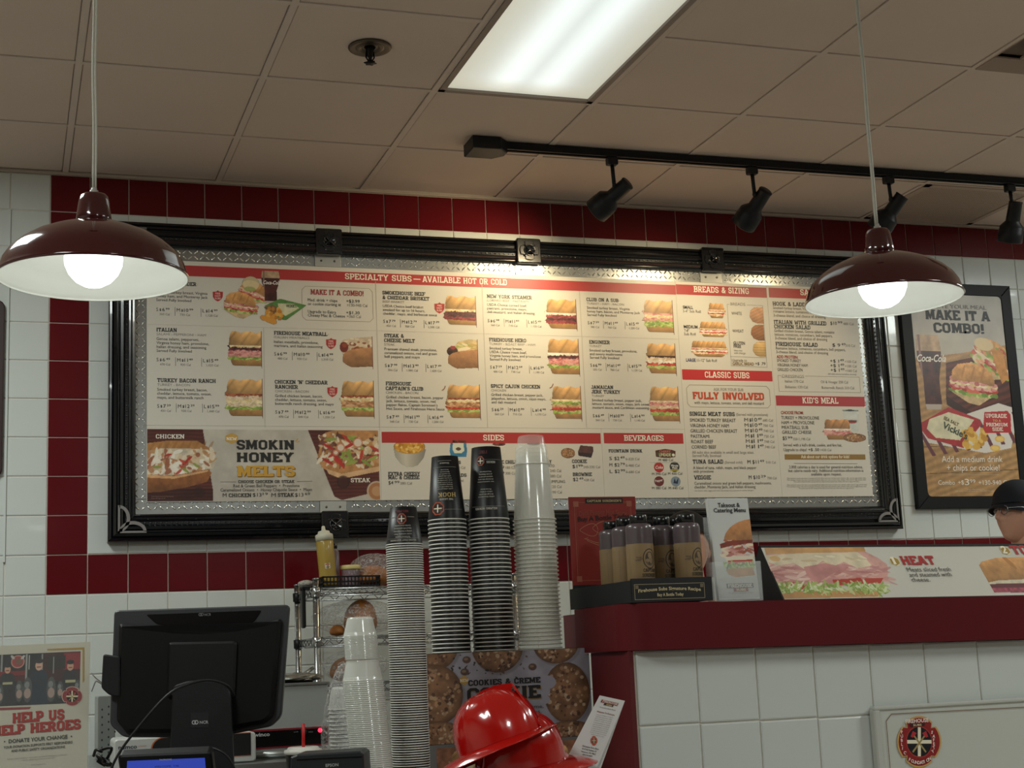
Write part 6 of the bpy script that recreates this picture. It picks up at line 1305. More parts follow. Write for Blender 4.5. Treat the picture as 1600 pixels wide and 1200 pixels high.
def crumple(c, rx, ry, rz, seed, amp=.12, n=(28, 20), top=0.):
    """thin crumpled plastic bag surface"""
    R = np.random.RandomState(seed); V = []; nu, nv = n; W = [(R.randn(3)*(5 if q < 5 else 13), R.rand()*6.28) for q in range(12)]
    for j in range(nv+1):
        ph = math.pi*j/nv
        for i in range(nu):
            th = 2*math.pi*i/nu; d = np.array([math.sin(ph)*math.cos(th), math.sin(ph)*math.sin(th), math.cos(ph)]); e = sum(abs(math.sin(d@w_+p)) for w_, p in W)/12-.6
            s_ = 1+amp*e*2; k = 1-top*max(0, d[2]); V.append((c[0]+rx*d[0]*s_*k, c[1]+ry*d[1]*s_*k, c[2]+rz*d[2]*s_))
    Fs = [(j*nu+i, j*nu+(i+1) % nu, (j+1)*nu+(i+1) % nu, (j+1)*nu+i) for j in range(nv) for i in range(nu)]
    b = MB(); b.add(V, Fs, 0, False); return b
BAG = bpy.data.materials.new('clear_film'); BAG.use_nodes = True
def _bag():
    nt = BAG.node_tree; pb = nt.nodes['Principled BSDF']; out = nt.nodes['Material Output']; pb.inputs['Base Color'].default_value = (.82, .82, .80, 1); pb.inputs['Roughness'].default_value = .16; pb.inputs['Specular IOR Level'].default_value = 1.
    tc = nt.nodes.new('ShaderNodeTexCoord'); no = nt.nodes.new('ShaderNodeTexNoise'); no.inputs['Scale'].default_value = 26; no.inputs['Detail'].default_value = 5; no.inputs['Distortion'].default_value = 1.6
    nt.links.new(tc.outputs['Object'], no.inputs['Vector']); bp = nt.nodes.new('ShaderNodeBump'); bp.inputs['Strength'].default_value = 1.; bp.inputs['Distance'].default_value = .03; nt.links.new(no.outputs['Fac'], bp.inputs['Height']); nt.links.new(bp.outputs[0], pb.inputs['Normal'])
    a = nt.nodes.new('ShaderNodeMath'); a.operation = 'SUBTRACT'; a.inputs[1].default_value = .5; nt.links.new(no.outputs['Fac'], a.inputs[0]); b_ = nt.nodes.new('ShaderNodeMath'); b_.operation = 'ABSOLUTE'; nt.links.new(a.outputs[0], b_.inputs[0])
    cr = nt.nodes.new('ShaderNodeMapRange'); cr.inputs['From Min'].default_value = 0; cr.inputs['From Max'].default_value = .035; cr.inputs['To Min'].default_value = .55; cr.inputs['To Max'].default_value = .16; nt.links.new(b_.outputs[0], cr.inputs['Value'])
    tr = nt.nodes.new('ShaderNodeBsdfTransparent'); mx = nt.nodes.new('ShaderNodeMixShader'); nt.links.new(cr.outputs[0], mx.inputs[0]); nt.links.new(tr.outputs[0], mx.inputs[1]); nt.links.new(pb.outputs[0], mx.inputs[2]); nt.links.new(mx.outputs[0], out.inputs['Surface'])
_bag()
tag(crumple((BGX, -2.66, 1.005), .056, .052, .155, 5, .07, (70, 60), .25).build('plastic_bag', BAG), 'clear crumpled plastic bag around the white cups', 'bag')

# ---- red toy fire helmets, nested
HR = M('glossy_red_plastic', 'b0100c', .16, coat=.6, noise=(3, .05))
def helmet():
    t = thing('toy_fire_hat', 'x', 'hat', (0, 0, 0), 'red plastic toy fire hats'); nu, nv = 64, 22; V = []
    for j in range(nv+1):
        ph = math.pi/2*j/nv; 
        for i in range(nu):
            a = 2*math.pi*i/nu; r = math.sin(ph)**.8; z = math.cos(ph)**.85
            rid = 1+.035*max(0, math.cos(8*a))**10*math.sin(2*ph)**.5 if 0 < j < nv else 1
            V.append((.098*r*rid*math.cos(a)*(1.0), .082*r*rid*math.sin(a), .118*z*(1+.02*max(0, math.cos(8*a))**8)))
    Fs = [(j*nu+i, (j+1)*nu+i, (j+1)*nu+(i+1) % nu, j*nu+(i+1) % nu) for j in range(nv) for i in range(nu)]; b = MB(); b.add(V, Fs, 0, True); b.build('crown', HR, t)
    b = MB(); V = []; rings = 7
    for j in range(rings+1):
        f = j/rings
        for i in range(nu):
            a = 2*math.pi*i/nu; back = max(0, -math.cos(a)); ex = .026+.046*back**2+.010*max(0, math.cos(a)); dz = -.010*f-.020*f*f*back**1.5+.006*f*math.cos(2*a)
            V.append(((.097+ex*f)*math.cos(a), (.081+.026*f)*math.sin(a), dz))
    b.add(V, [(j*nu+i, (j+1)*nu+i, (j+1)*nu+(i+1) % nu, j*nu+(i+1) % nu) for j in range(rings) for i in range(nu)], 0, True)
    P = [V[rings*nu+i] for i in range(nu)]; b.tube([(x, y, z-.001) for x, y, z in P], .0016, 6, closed=True); b.build('brim', HR, t)
    # front shield and crest
    b = MB(); Q = Pl((.096, 0, .0), (0, 1, 0), (-.25, 0, 1)); Q.N = np.array([1., 0, .25])/1.03
    b.prism(Q, [(-.030, .002), (.030, .002), (.034, .06), (.026, .098), (0, .122), (-.026, .098), (-.034, .06)], -.002, .0025, ch=.0008)
    Qs = Pl((0, -.006, 0), (1, 0, 0), (0, 0, 1)); Qs.N = np.array([0, 1., 0]); b.prism(Qs, [(-.035, .108), (.06, .085), (.0665, .118), (.03, .1255), (-.005, .1235)], 0, .012, ch=.003)
    b.build('front_shield', HR, t); return t
h0 = helmet()
hc = dep(782, 1160, 2.98)
h0.location = hc; h0.scale = (.88, .88, .86); h0.rotation_euler = (math.radians(-6), math.radians(-17), math.radians(-14)); h0['label'] = 'topmost red plastic toy fire hat, tilted with its brim down to the left'
h1 = dup(h0, tuple(dep(815, 1192, 3.02)), 'middle red plastic toy fire hat, its brim sticking out to the right'); h1.rotation_euler = (math.radians(-4), math.radians(6), math.radians(176))
h1.scale = (.92, .92, .84)
h2 = dup(h0, tuple(dep(838, 1243, 3.02)), 'lowest red plastic toy fire hat, mostly below the picture edge'); h2.rotation_euler = (0, math.radians(-4), math.radians(170))
t = thing('hat_box', 'low cardboard box under the toy fire hats, below the picture edge', 'box', (.85, -3.2, CZ)); b = MB(); b.box((.74, -3.30, CZ+.001), (.99, -3.06, CZ+.03)); b.build('box', M('kraft_card', '7a5c40', .7), t)

# ---- narrow brochure leaning on the counter end
bp_ = Pl(dep(925, 1150, 3.12), CR*math.cos(-.0)-np.array([0, 0, .20]), (0, .25, 1)); q = [bp_.uv(*p) for p in ((937, 1086.5), (976.5, 1095), (921, 1228), (868, 1218))]
t = thing('leaning_brochure', 'narrow white folded brochure leaning against the red counter end', 'brochure', tuple(dep(895, 1222, 3.12)))
b = MB(); b.prism(bp_, q, -.004, 0); sheet = b.build('cover', M('brochure_paper', 'c6c5c3', .4), t); q2 = [bp_.uv(*p) for p in ((940, 1087), (976.5, 1095.2), (929, 1228), (874, 1218))]; b = MB(); b.prism(bp_, q2, -.009, -.005); b.build('inner_leaf', M('brochure_paper', 'c6c5c3', .4), t)
pr = Print(bp_); U_s, V_s = bp_.U.copy(), bp_.V.copy()
def bt(px, py, wpx, cap, tt, h, st='n'):
    """text line centred at a photo point, running along the brochure's own slant"""
    a = bp_.uv(937, 1086.5); b_ = bp_.uv(976.5, 1095); e = (b_-a)/np.linalg.norm(b_-a); f = bp_.uv(868, 1218)-a; f = -f/np.linalg.norm(f); k = np.linalg.norm(b_-a)/40.4
    g = slab(tt) if st == 's' else glyphs(tt, .02 if st == 'b' else 0, 2); co = g[0]; c_ = bp_.uv(px, py); s_ = wpx*k/g[2]
    uv = c_+np.outer((co[:, 0]*s_-wpx*k/2), e)+np.outer(co[:, 1]*cap*k, f); pr.raw(zl(co, g[1], uv) if st == 's' else uv, g[1], h, .0003)
def bq(px, py, w_, h_, col, l=0):
    a = bp_.uv(937, 1086.5); b_ = bp_.uv(976.5, 1095); e = (b_-a)/np.linalg.norm(b_-a); f = bp_.uv(868, 1218)-a; f = -f/np.linalg.norm(f); k = np.linalg.norm(b_-a)/40.4; c_ = bp_.uv(px, py)
    pr.raw([c_+e*k*x+f*k*y for x, y in ((-w_/2, -h_/2), (w_/2, -h_/2), (w_/2, h_/2), (-w_/2, h_/2))], [(0, 1, 2, 3)], col, l)
bq(952.5, 1098, 27, 5, '7a2a26'); bq(951, 1101.5, 15, 4, '3a2420'); bt(952.5, 1099.5, 24, 3.6, 'FIREHOUSE', 'd8c4bc', 's'); bt(951.3, 1103, 9, 2.4, 'SUBS', 'c8a868', 's')
bt(949, 1108, 25, 1.7, 'Our food is made for heroes', '6a6462', 'b'); bt(946, 1115.5, 28, 2.4, 'Welcome To Firehouse', '7a3a36', 'b')
for k in range(11): bt(944.5-k*1.15, 1119.5+k*3.05, 26-(k == 10)*6, 1.5, ('Founded by real firefighters with a passion', 'for great food, heaping portions, and giving', 'back to the community every single day')[k % 3], '6e6a68')
pr.emblem(928, 1157.5, 5.6, c=('a8482c', 'a8482c', '3a2a24', 'd8cca8'), ry=7.6)
for k, (tt, w_) in enumerate((('Tennessee Park Place', 26), ('8115 NE Parkway Dr', 23), ('Vancouver, WA 98662', 23), ('360-314-4209', 15))): bt(922-k*1.6, 1169+k*4.1, w_, 2.4, tt, '4a4644', 'b')
for k, (tt, w_) in enumerate((('Ask About Catering', 22), ('1621 SE 192nd Ave', 24), ('Vancouver, WA 98683', 26), ('360-882-6212', 15))): bt(916-k*1.7, 1186+k*4.1, w_, 2.4, tt, '4a4644', 'b')
pr.build(sheet)

# ---- register: monitor seen from behind
BPL = M('black_plastic', '0b0b0d', .45, spec=.35, bump=(400, .04)); BPL2 = M('dark_grey_plastic', '191a1c', .5, spec=.3, bump=(300, .05))
mp_ = facing(313, 1050, 3.2, .04, .02); t = thing('register_monitor', 'black point-of-sale touch monitor seen from behind, on a broad stand', 'monitor', tuple(dep(313, 1225, 3.2)))
def Q(*pts): return [mp_.uv(*p) for p in pts]
def Rq(pts, r=.008, n=4):
    """round the corners of a pixel polygon laid on the monitor plane"""
    P = [mp_.uv(*p) for p in pts]; out = []
    for k in range(len(P)):
        a, b_, c_ = P[k-1], P[k], P[(k+1) % len(P)]; u = (a-b_)/np.linalg.norm(a-b_); v = (c_-b_)/np.linalg.norm(c_-b_); rr = min(r, np.linalg.norm(a-b_)*.45, np.linalg.norm(c_-b_)*.45)
        for q in range(n+1): f = q/n; out.append((b_+u*rr)*(1-f)**2+b_*2*f*(1-f)+(b_+v*rr)*f*f)
    return out
OUT = Rq(((176, 953), (451, 944), (438, 1119), (422, 1135), (330, 1153), (190, 1152), (169, 1132)), .010)
b = MB(); b.prism(mp_, OUT, -.03, -.012, ch=.003); b.build('bezel', M('bezel_grey', '303235', .42, bump=(300, .03)), t)
b = MB(); b.prism(mp_, Rq(((186, 974), (230, 979), (272, 984), (316, 985.5), (362, 982), (404, 975), (440, 966), (427, 1118), (414, 1130), (330, 1145), (198, 1145), (182, 1126)), .008), -.012, .006, ch=.008); shell = b.build('rear_shell', M('deep_black_plastic', '060607', .5, spec=.25), t)
b = MB(); b.prism(mp_, Rq(((226, 959.5), (408, 953), (396, 971), (372, 977), (318, 979.5), (270, 978), (243, 975)), .006), -.0125, -.0105, ch=.0006); b.build('upper_grille', M('gloss_black', '050506', .25), t)
b = MB(); b.prism(mp_, Rq(((265, 1004), (372, 1002), (368, 1090), (262, 1090)), .008), .004, .017, ch=.005); b.build('mount_housing', BPL, t)
b = MB(); b.prism(mp_, Rq(((268, 1225), (275, 1072), (300, 1064), (345, 1064), (364, 1080), (370, 1225)), .010), .018, .034, ch=.003); neck = b.build('stand_neck', BPL2, t)
b = MB(); b.prism(mp_, Q((303, 1113.5), (331, 1113.5), (331, 1137), (303, 1137)), .034, .0348); b.build('logo_plate', M('dark_plate', '232427', .35), neck)
b = MB(); z_ = float(mp_.O[2]); b.box((.12, -2.94, CZ+.0005), (.40, -2.70, CZ+.02), bev=.006); b.build('stand_foot', BPL2, t)
b = MB(); b.prism(mp_, Rq(((163, 1022), (189, 1026), (189, 1090), (172, 1086), (160, 1075)), .006), -.02, .012, ch=.003); b.build('card_reader', BPL2, t)
for px, py, w_, pl_off, par in ((309.5, 961.5, 19, -.0098, shell), (305.5, 1130.5, 25, .0352, neck)):
    pr = Print(mp_, pl_off)
    c_ = mp_.uv(px+w_*.18, py-1.8); r_ = .0028 if w_ < 22 else .0036
    for s in (-.55, .55):
        q = [(c_[0]+s*r_*1.3+r_*math.cos(a), c_[1]+r_*math.sin(a)) for a in np.linspace(0, 6.283, 17)]; v, f = polystroke(np.array(q).ravel(), r_*.5); pr.raw(v, f, 'aaaaac' if w_ > 22 else '6a6a6c')
    pr.t('NCR', px+w_*.46, py+.2, 3.8 if w_ < 22 else 4.4, 'aaaaac' if w_ > 22 else '6a6a6c', px+w_, 'b'); pr.build(par)
# cables
def tagtube(nm, pts, r, mat, lab, cat): b = MB(); b.tube(pts, r, 8); return tag(b.build(nm, mat), lab, cat)
def smooth(P, n=8):
    P = [np.array(p, float) for p in P]; out = []
    for k in range(len(P)-1):
        p0, p1, p2, p3 = P[max(k-1, 0)], P[k], P[k+1], P[min(k+2, len(P)-1)]
        for q in range(n): f = q/n; out.append(.5*((2*p1)+(-p0+p2)*f+(2*p0-5*p1+4*p2-p3)*f*f+(-p0+3*p1-3*p2+p3)*f**3))
    out.append(P[-1]); return out
RB = M('black_rubber', '101113', .5)
tagtube('cable', smooth([dep(165, 1225, 2.98), dep(183, 1182, 2.99), dep(215, 1138, 3.0), dep(262, 1086, 3.02), dep(300, 1067, 3.06), dep(330, 1063, 3.09), dep(355, 1071, 3.10), dep(366, 1086, 3.12)]), .0026, RB, 'thin black cable arching over the monitor stand', 'cable')
tagtube('cable', smooth([dep(372, 1225, 3.02), dep(364, 1196, 3.02), dep(350, 1177, 3.02), dep(328, 1168, 3.03), dep(319, 1172, 3.03), dep(330, 1184, 3.03), dep(343, 1225, 3.04)]), .0024, RB, 'black cable looped at the foot of the monitor stand', 'cable')
# payment terminal with blue screen
tp_ = facing(265, 1205, 3.0, -.5); t = thing('payment_terminal', 'payment terminal with a lit blue screen below the monitor', 'terminal', tuple(dep(265, 1240, 3.0)))
def Q2(*pts): return [tp_.uv(*p) for p in pts]
b = MB(); b.prism(tp_, rrect(tp_.uv(186, 1200)[0], tp_.uv(260, 1260)[1], tp_.uv(333, 1200)[0], tp_.uv(260, 1178)[1], .008), -.022, 0, ch=.003); case = b.build('case', BPL, t)
b = MB(); b.prism(tp_, Q2((199, 1189), (320, 1184), (326, 1248), (195, 1248)), 0, .0012); b.build('screen', M('blue_screen', '2a3a8a', .3, emit=('3448b4', .55)), t)
pr = Print(tp_, .0022); pr.t('PAYPHONE', 250, 1187, 2.4, 'c8c8cc', 269, 'b'); pr.t('WELCOME  7:46', 242, 1197.5, 2.6, '1a2468', 280); pr.build(case)
# label printer
ep = facing(510, 1190, 2.95, 0, .0); t = thing('receipt_printer', 'dark receipt printer in the middle of the bottom edge', 'printer', tuple(dep(510, 1240, 2.95)))
b = MB(); b.prism(ep, [ep.uv(*p) for p in ((454, 1183), (464, 1179), (562, 1173.5), (568, 1178), (572, 1260), (450, 1260))], -.12, 0, ch=.003); case = b.build('case', M('charcoal_plastic', '1e2226', .4, bump=(300, .04)), t)
b = MB(); b.prism(ep, [ep.uv(*p) for p in ((464, 1186.5), (566, 1181.5), (566, 1183.2), (464, 1188.2))], 0, .0012); b.build('lid_seam', M('gloss_black', '050506', .25), t)
pr = Print(ep, .001); pr.t('EPSON', 509, 1198, 4.6, 'a2a4a4', 529, 'b', rot=.03); pr.build(case)
# soft drink cup with lid and straw
dc = dep(475, 1240, 3.12); t = thing('drink_cup', 'black paper drink cup with white lid and red straw by the printer', 'cup', (dc[0], dc[1], CZ+.0005)); zc = dep(475, 1172, 3.12)[2]
b = MB(); b.lathe([(.0, CZ+.0005), (.028, CZ+.0005), (.0365, zc-.006)], (dc[0], dc[1], 0), 32, caps=False); b.build('cup_body', PB, t)
b = MB(); b.lathe([(.0365, zc-.0085), (.0395, zc-.008), (.0398, zc-.002), (.038, zc+.001), (.034, zc+.0015), (.031, zc+.006), (.0295, zc+.0065), (.0, zc+.0055)], (dc[0], dc[1], 0), 36, caps=False, fn=lambda a, z: 1+(.006*math.cos(36*a) if z < zc else 0)); b.build('lid', M('white_lid', 'd4d2ca', .4), t)
b = MB(); q = dep(474, 1131, 3.12); b.tube([(dc[0], dc[1], zc-.03), (q[0], q[1], q[2])], .0034, 10); b.build('straw', M('red_straw', 'c01c1c', .35), t)
# help heroes sign in acrylic stand
hp_ = facing(60, 1100, 3.27, .06, .0); t = thing('sign_holder', 'clear acrylic holder with the help heroes donation sheet, at the lower left corner', 'sign', tuple(dep(60, 1225, 3.27)))
A0, A1 = hp_.uv(138.5, 1100), hp_.uv(-19, 1100); Tt = hp_.uv(70, 1006)[1]; Bt = hp_.uv(70, 1228)[1]; Rr = A0[0]; Lf = A1[0]
b = MB(); b.prism(hp_, [(Lf, Bt), (Rr, Bt), (Rr, Tt), (Lf, Tt)], -.0012, 0); sheet = b.build('sheet', M('cream_paper', 'c4bfae', .5, noise=(5, .04)), t)
b = MB(); b.prism(hp_, [(Lf-.004, Bt), (Rr+.0035, Bt), (Rr+.0035, Tt+.012), (Lf-.004, Tt+.012)], .0012, .0030); b.prism(hp_, [(Lf-.004, Bt), (Rr+.0035, Bt), (Rr+.0035, Tt+.012), (Lf-.004, Tt+.012)], -.0045, -.0027); b.build('acrylic', M('thin_acrylic', 'e6ecec', .05, alpha=.045, spec=.6), t)
pc_ = PCv(hp_, (hp_.uv(-14, 1060)[0], hp_.uv(60, 1101)[1], hp_.uv(125, 1060)[0], hp_.uv(60, 1020.5)[1]), 139, 80, 1.7); c = pc_; L, LP = c.L, c.LP; n = c.nz(6, 141)
c.put(np.ones(c.X.shape), rgb('1c1c20')[None, None]*(.6+.8*n)[..., None])
def box_(x0, y0, x1, y1, h, k=1.): a = L(x0, y0); b_ = L(x1, y1); m_ = (c.X > a[0]) & (c.X < b_[0]) & (c.Y > a[1]) & (c.Y < b_[1]); c.put(m_*k, rgb(h))
box_(-14, 1050, 42, 1057, '7a1a1e'); box_(-14, 1057, 40, 1064, '4a1416'); box_(70, 1020, 126, 1062, '3c1216'); box_(100, 1020, 126, 1045, '8a1c22'); box_(74, 1025, 102, 1045, '241a1c'); box_(40.5, 1022, 42, 1062, '9a9a98'); box_(65, 1022, 66.5, 1060, '8a8884'); box_(45, 1024, 46, 1046, 'a8a49c'); box_(2, 1022, 4, 1050, '8c8c8c'); box_(83, 1026, 84.5, 1052, '8a8884')
a = L(28, 1034); c.ell(a[0], a[1], 10.5, 10, 'c89484'); c.ell(a[0], a[1], 9, 8.5, '9a3c3a'); c.ell(a[0]+2, a[1], 5, 5, '6a5a44', .8); c.ell(*L(20, 1027), 4, 2, 'b8b4b0', 1, .8); c.ell(*L(36, 1027), 4, 2, 'b8b4b0', 1, -.8)
def ff(x, y, s, coat, hat, stripe=True, face='c89880'):
    P = [(x-s*1.5, 1104), (x-s*1.5, y+s*1.6), (x-s*1.0, y+s*.9), (x, y+s*.6), (x+s*1.0, y+s*.9), (x+s*1.5, y+s*1.6), (x+s*1.5, 1104)]; c.poly(LP(P), coat, .8+.4*n)
    a = L(x, y); c.ell(a[0], a[1], s*.62, s*.85, face); c.ell(a[0], a[1]-s*.8, s*.72, s*.42, hat); c.ell(a[0], a[1]+s*.25, s*.4, s*.12, '5a342c', .8)
    if stripe: box_(x-s*1.0, y+s*2.7, x+s*1.0, y+s*3.1, 'b0ac84')
ff(12, 1046, 7.5, '24242a', '1c1c20'); ff(61, 1040, 9, '1e2636', '2a2026', False, 'd0a48c'); ff(110, 1041, 8, '202026', '1a1a1e')
for x, y, s in ((0, 1085, 1.), (30, 1080, 1.1), (43, 1078, 1.3), (80, 1077, 1.3), (94, 1078, .9), (121, 1076, .9)): a = L(x, y); c.ell(a[0], a[1], 5.5*s, 15*s, '4a4c4c'); c.ell(a[0], a[1]+4*s, 4*s, 6*s, 'a88e84'); c.ell(a[0]-1, a[1]-6*s, 3*s, 4*s, '8a8c8c', .8)
emit_uv(c, hp_, c.b, sheet, 'printed_photo')
pr = Print(hp_, .0008)
for q in (((73, 1014), (132, 1011.5), (132, 1064), (129, 1067), (129, 1014.7), (75, 1016.5)),): 
    v = [hp_.uv(*p) for p in q]; pr.raw(v, [(0, 1, 4, 5), (1, 2, 3, 4)], 'a8843c')
v = [hp_.uv(*p) for p in ((-18, 1106.5), (49, 1104.5), (46, 1108), (-18, 1110.5))]; pr.raw(v, [(0, 1, 2, 3)], '8e2a2e')
pr.emblem(113, 1088, 16.5, c=('c8a898', '8a2024', '1c1414', 'd8ccb0'), ry=15.5)
pr.off = .0012; pr.t('HELP US', 20.5, 1128.5, 15.5, '8c2c2c', 101, 'S', rot=.035); pr.t('HELP HEROES', -11, 1147.5, 15, '8c2c2c', 126.5, 'S', rot=.04)
pr.off = .0015; pr.t('HELP US', 20, 1128, 15.5, 'a83430', 100.5, 'S', rot=.035); pr.t('HELP HEROES', -11.5, 1147, 15, 'a83430', 126, 'S', rot=.04)
pr.t('•  DONATE YOUR CHANGE  •', 6.5, 1159.5, 5.8, '4a4846', 113, 'b', rot=.035); pr.t('YOUR DONATION SUPPORTS FIRST RESPONDERS', 6, 1167.5, 3.7, '4a4846', 113.5, 'b', rot=.035); pr.t('AND PUBLIC SAFETY ORGANIZATIONS', 18, 1173.5, 3.7, '4a4846', 102, 'b', rot=.035)
pr.t('The Public Safety Foundation is a tax exempt organization. Contributions are deductible.', 11, 1185, 1.7, '7a7672', 106, rot=.035); pr.t('A copy of our registration may be obtained from the state division.', 34, 1187.5, 1.7, '7a7672', 86, rot=.035); pr.t('firehousesubs.com', 49, 1195.5, 1.8, '7a7672', 71, rot=.035)
pr.build(sheet)
# ================================================================== back counter, shelf and appliances by the wall
STL = M('stainless', 'a4a8a6', .32, .9, bump=(120, .03)); STD = M('brushed_steel', 'a9adab', .45, .5, noise=(8, .08)); CHR = M('chrome_wire', 'a8aaaa', .22, 1.)
bc = thing('back_counter', 'stainless back counter along the tiled wall', 'counter', (.6, -.4, 0))
b = MB(); b.box((-.9, -1.22, .83), (1.09, -.535, .868)); b.box((-.9, -.535, .83), (.915, -.02, .868)); b.build('worktop', STL, bc); b = MB(); b.box((-.88, -1.18, 0), (.91, -.05, .829)); b.build('base_cabinet', STD, bc)
wy = -.86; wx0, wx1 = .30, float(at(513, 1110, -.86)[0]); W0, W1 = .880, float(at(480, 1069, -.86)[2])
t = thing('food_warmer', 'stainless food warmer with red-edged black control panel, behind the register', 'warmer', (.63, -.7, .869))
b = MB(); b.box((wx0, wy, W0), (wx1, -.54, W1), bev=.004); body = b.build('body', STD, t)
b = MB(); b.box((wx0-.006, wy-.008, W1-.003), (wx1+.006, -.535, W1+.006), bev=.002); b.build('top_lip', STL, t)
for x in (wx0+.04, wx1-.04):
    for y in (wy+.04, -.58): b = MB(); b.lathe([(.014, .8685), (.012, .88)], (x, y, 0), 12); b.build('foot', RB, t)
wpl = ypl(wy-.002); zT, zB = at(480, 1136, wy)[2], at(480, 1166, wy)[2]; xr = at(512.5, 1150, wy)[0]
b = MB(); b.prism(wpl, rrect(wx0+.01, zB, xr, zT, .004), -.002, .001); b.build('panel_border', M('red_panel_edge', '7a1a24', .4), t)
b = MB(); b.prism(wpl, rrect(wx0+.014, zB+.006, xr-.006, zT-.006, .003), .001, .002); pn = b.build('control_panel', M('gloss_black', '050506', .25), t)
b = MB(); c_ = at(500, 1141, wy-.005); b.lathe([(0, 0), (.0075, 0), (.0075, .003), (.005, .006), (0, .007)], c_, 16, axis=(0, -1, 0)); b.build('indicator_light', M('red_lamp', 'd02038', .3, emit=('ff3050', 1.6)), t)
pr = Print(ypl(wy-.0042)); pr.t('winco', 397, 1150.5, 5.6, 'b8b8b8', 421.5, 'b'); pr.t('OFF', 463, 1137, 1.8, '8a8a8a', 468); pr.t('HIGH', 479, 1137, 1.8, '8a8a8a', 486); pr.t('LOW', 459, 1144.5, 1.8, '8a8a8a', 466); pr.t('MED', 482, 1144.5, 1.8, '8a8a8a', 489); pr.t('POWER', 494, 1135.5, 1.8, 'b0b0b0', 506); pr.build(pn)
b = MB(); c_ = at(474, 1144, wy-.004); b.lathe([(.012, 0), (.011, .012), (0, .013)], c_, 16, axis=(0, -1, 0)); b.build('dial', BPL, t)
# foil and tongs on top
R = np.random.RandomState(5)
b = crumple((.82, -.70, W1+.022), .10, .10, .018, 8, .25); tag(b.build('foil_wrap', M('crumpled_foil', 'b4b2aa', .25, .9)), 'crumpled foil sheets lying on the food warmer', 'foil')
a0, a1 = at(468, 1058, -.70), at(489, 1044, -.66); tag((lambda b: (b.tube([a0, a1], .007, 8), b.build('utensil_handle', STL))[1])(MB()), 'steel utensil handle sticking up from the foil', 'utensil')
# shelf pan below the warmer: steel drawer front edge seen at the bottom
a = at(378, 1183, -.84); b_ = at(460, 1198, -.84)
t = thing('steel_pan', 'long stainless pan on the back counter behind the register', 'pan', (.62, -1.0, .8685)); b = MB()
b.tube([(.56, -1.03, .8835), (.92, -1.03, .8835)], .012, 12); b.box((.56, -1.03, .8688), (.92, -.93, .8735)); b.build('body', STL, t)
# nemco dispenser: white curved box with black oval
t = thing('countertop_warmer', 'white rounded countertop appliance with black oval end, left of the monitor stand', 'appliance', (.1, -1.1, .869)); ny = -1.13; npl = ypl(ny)
q = [npl.uv(*p) for p in ((178, 1187), (177, 1156), (183, 1151.5), (300, 1153.5), (380, 1156), (380, 1183), (240, 1187))]; b = MB()
zz = min(p[1] for p in q); b.prism(npl, rrect(at(178, 1170, ny)[0], .8695, at(400, 1170, ny)[0], at(240, 1152, ny)[2], .012), -.18, 0, ch=.004); body = b.build('body', M('white_appliance', 'b6b8b4', .35), t)
pr = Print(npl); P = []; cx, cy = at(270, 1170, ny)[0], at(270, 1169.5, ny)[2]
def ov(x0, x1, zr, col, lift):
    P = []; r = zr
    for a in np.linspace(math.pi/2, 3*math.pi/2, 14): P.append((x0+r*1.05*math.cos(a), cy+r*math.sin(a)))
    P += [(x1, cy-r), (x1, cy+r)]; pr.raw(P, [tuple(range(len(P)))], col, lift)
ov(at(255, 1170, ny)[0], at(392, 1170, ny)[0], .0365, 'b0603c', 0); ov(at(256, 1170, ny)[0], at(392, 1170, ny)[0], .034, '0c0c0e', .0004)
pr.t('nemco', 185, 1170, 6, '26323e', 214, 'b'); pr.t('FOOD EQUIPMENT', 216, 1166.5, 1.8, 'b06a50', 229); pr.t('HOT FOOD WARMER', 186, 1180.5, 2, 'b06a50', 209, 'b'); pr.build(body)
# perforated steel panel and wire at the left
t = thing('perforated_panel', 'perforated stainless side panel standing left of the monitor', 'panel', (.04, -.5, .869)); ppl = ypl(-.50); x0, x1 = at(153, 1130, -.5)[0], at(180, 1130, -.5)[0]; z1_ = at(165, 1088, -.5)[2]
b = MB(); b.box((x0, -.50, .8695), (x1, -.30, z1_), bev=.003); pb = b.build('panel', STL, t)
pr = Print(ppl, .0006)
for i in range(3):
    for j in range(9): u, v = x0+.014+i*.022, z1_-.045-j*.026+(i % 2)*.009; pr.raw([(u+.0028*math.cos(a), v+.004*math.sin(a)) for a in np.linspace(0, 5.6, 8)], [tuple(range(8))], '2a2c2c')
pr.build(pb, 'holes')
tagtube('wire', smooth([at(143, 1052, -.3), at(150, 1060, -.32), at(161, 1068, -.35)]), .0022, CHR, 'short bent wire rod against the tiles, upper of two, left of the monitor', 'wire')
tagtube('wire', smooth([at(143, 1081, -.3), at(149, 1066, -.3), at(152, 1065, -.31), at(162, 1071, -.33)]), .0022, CHR, 'lower bent wire hook against the tiles left of the monitor', 'wire')
# bristly dark cleaning pad / cords at lower left
R = np.random.RandomState(9)
for k, (lab, off) in enumerate((('black cord coiled behind the donation sign', 0), ('second black cord coiled behind the donation sign', 6))):
    P = [dep(146+R.rand()*30, 1168+off+R.rand()*26, 3.35+R.rand()*.05) for _ in range(7)]; tagtube('cord', smooth(P, 6), .0034, RB, lab, 'cable')
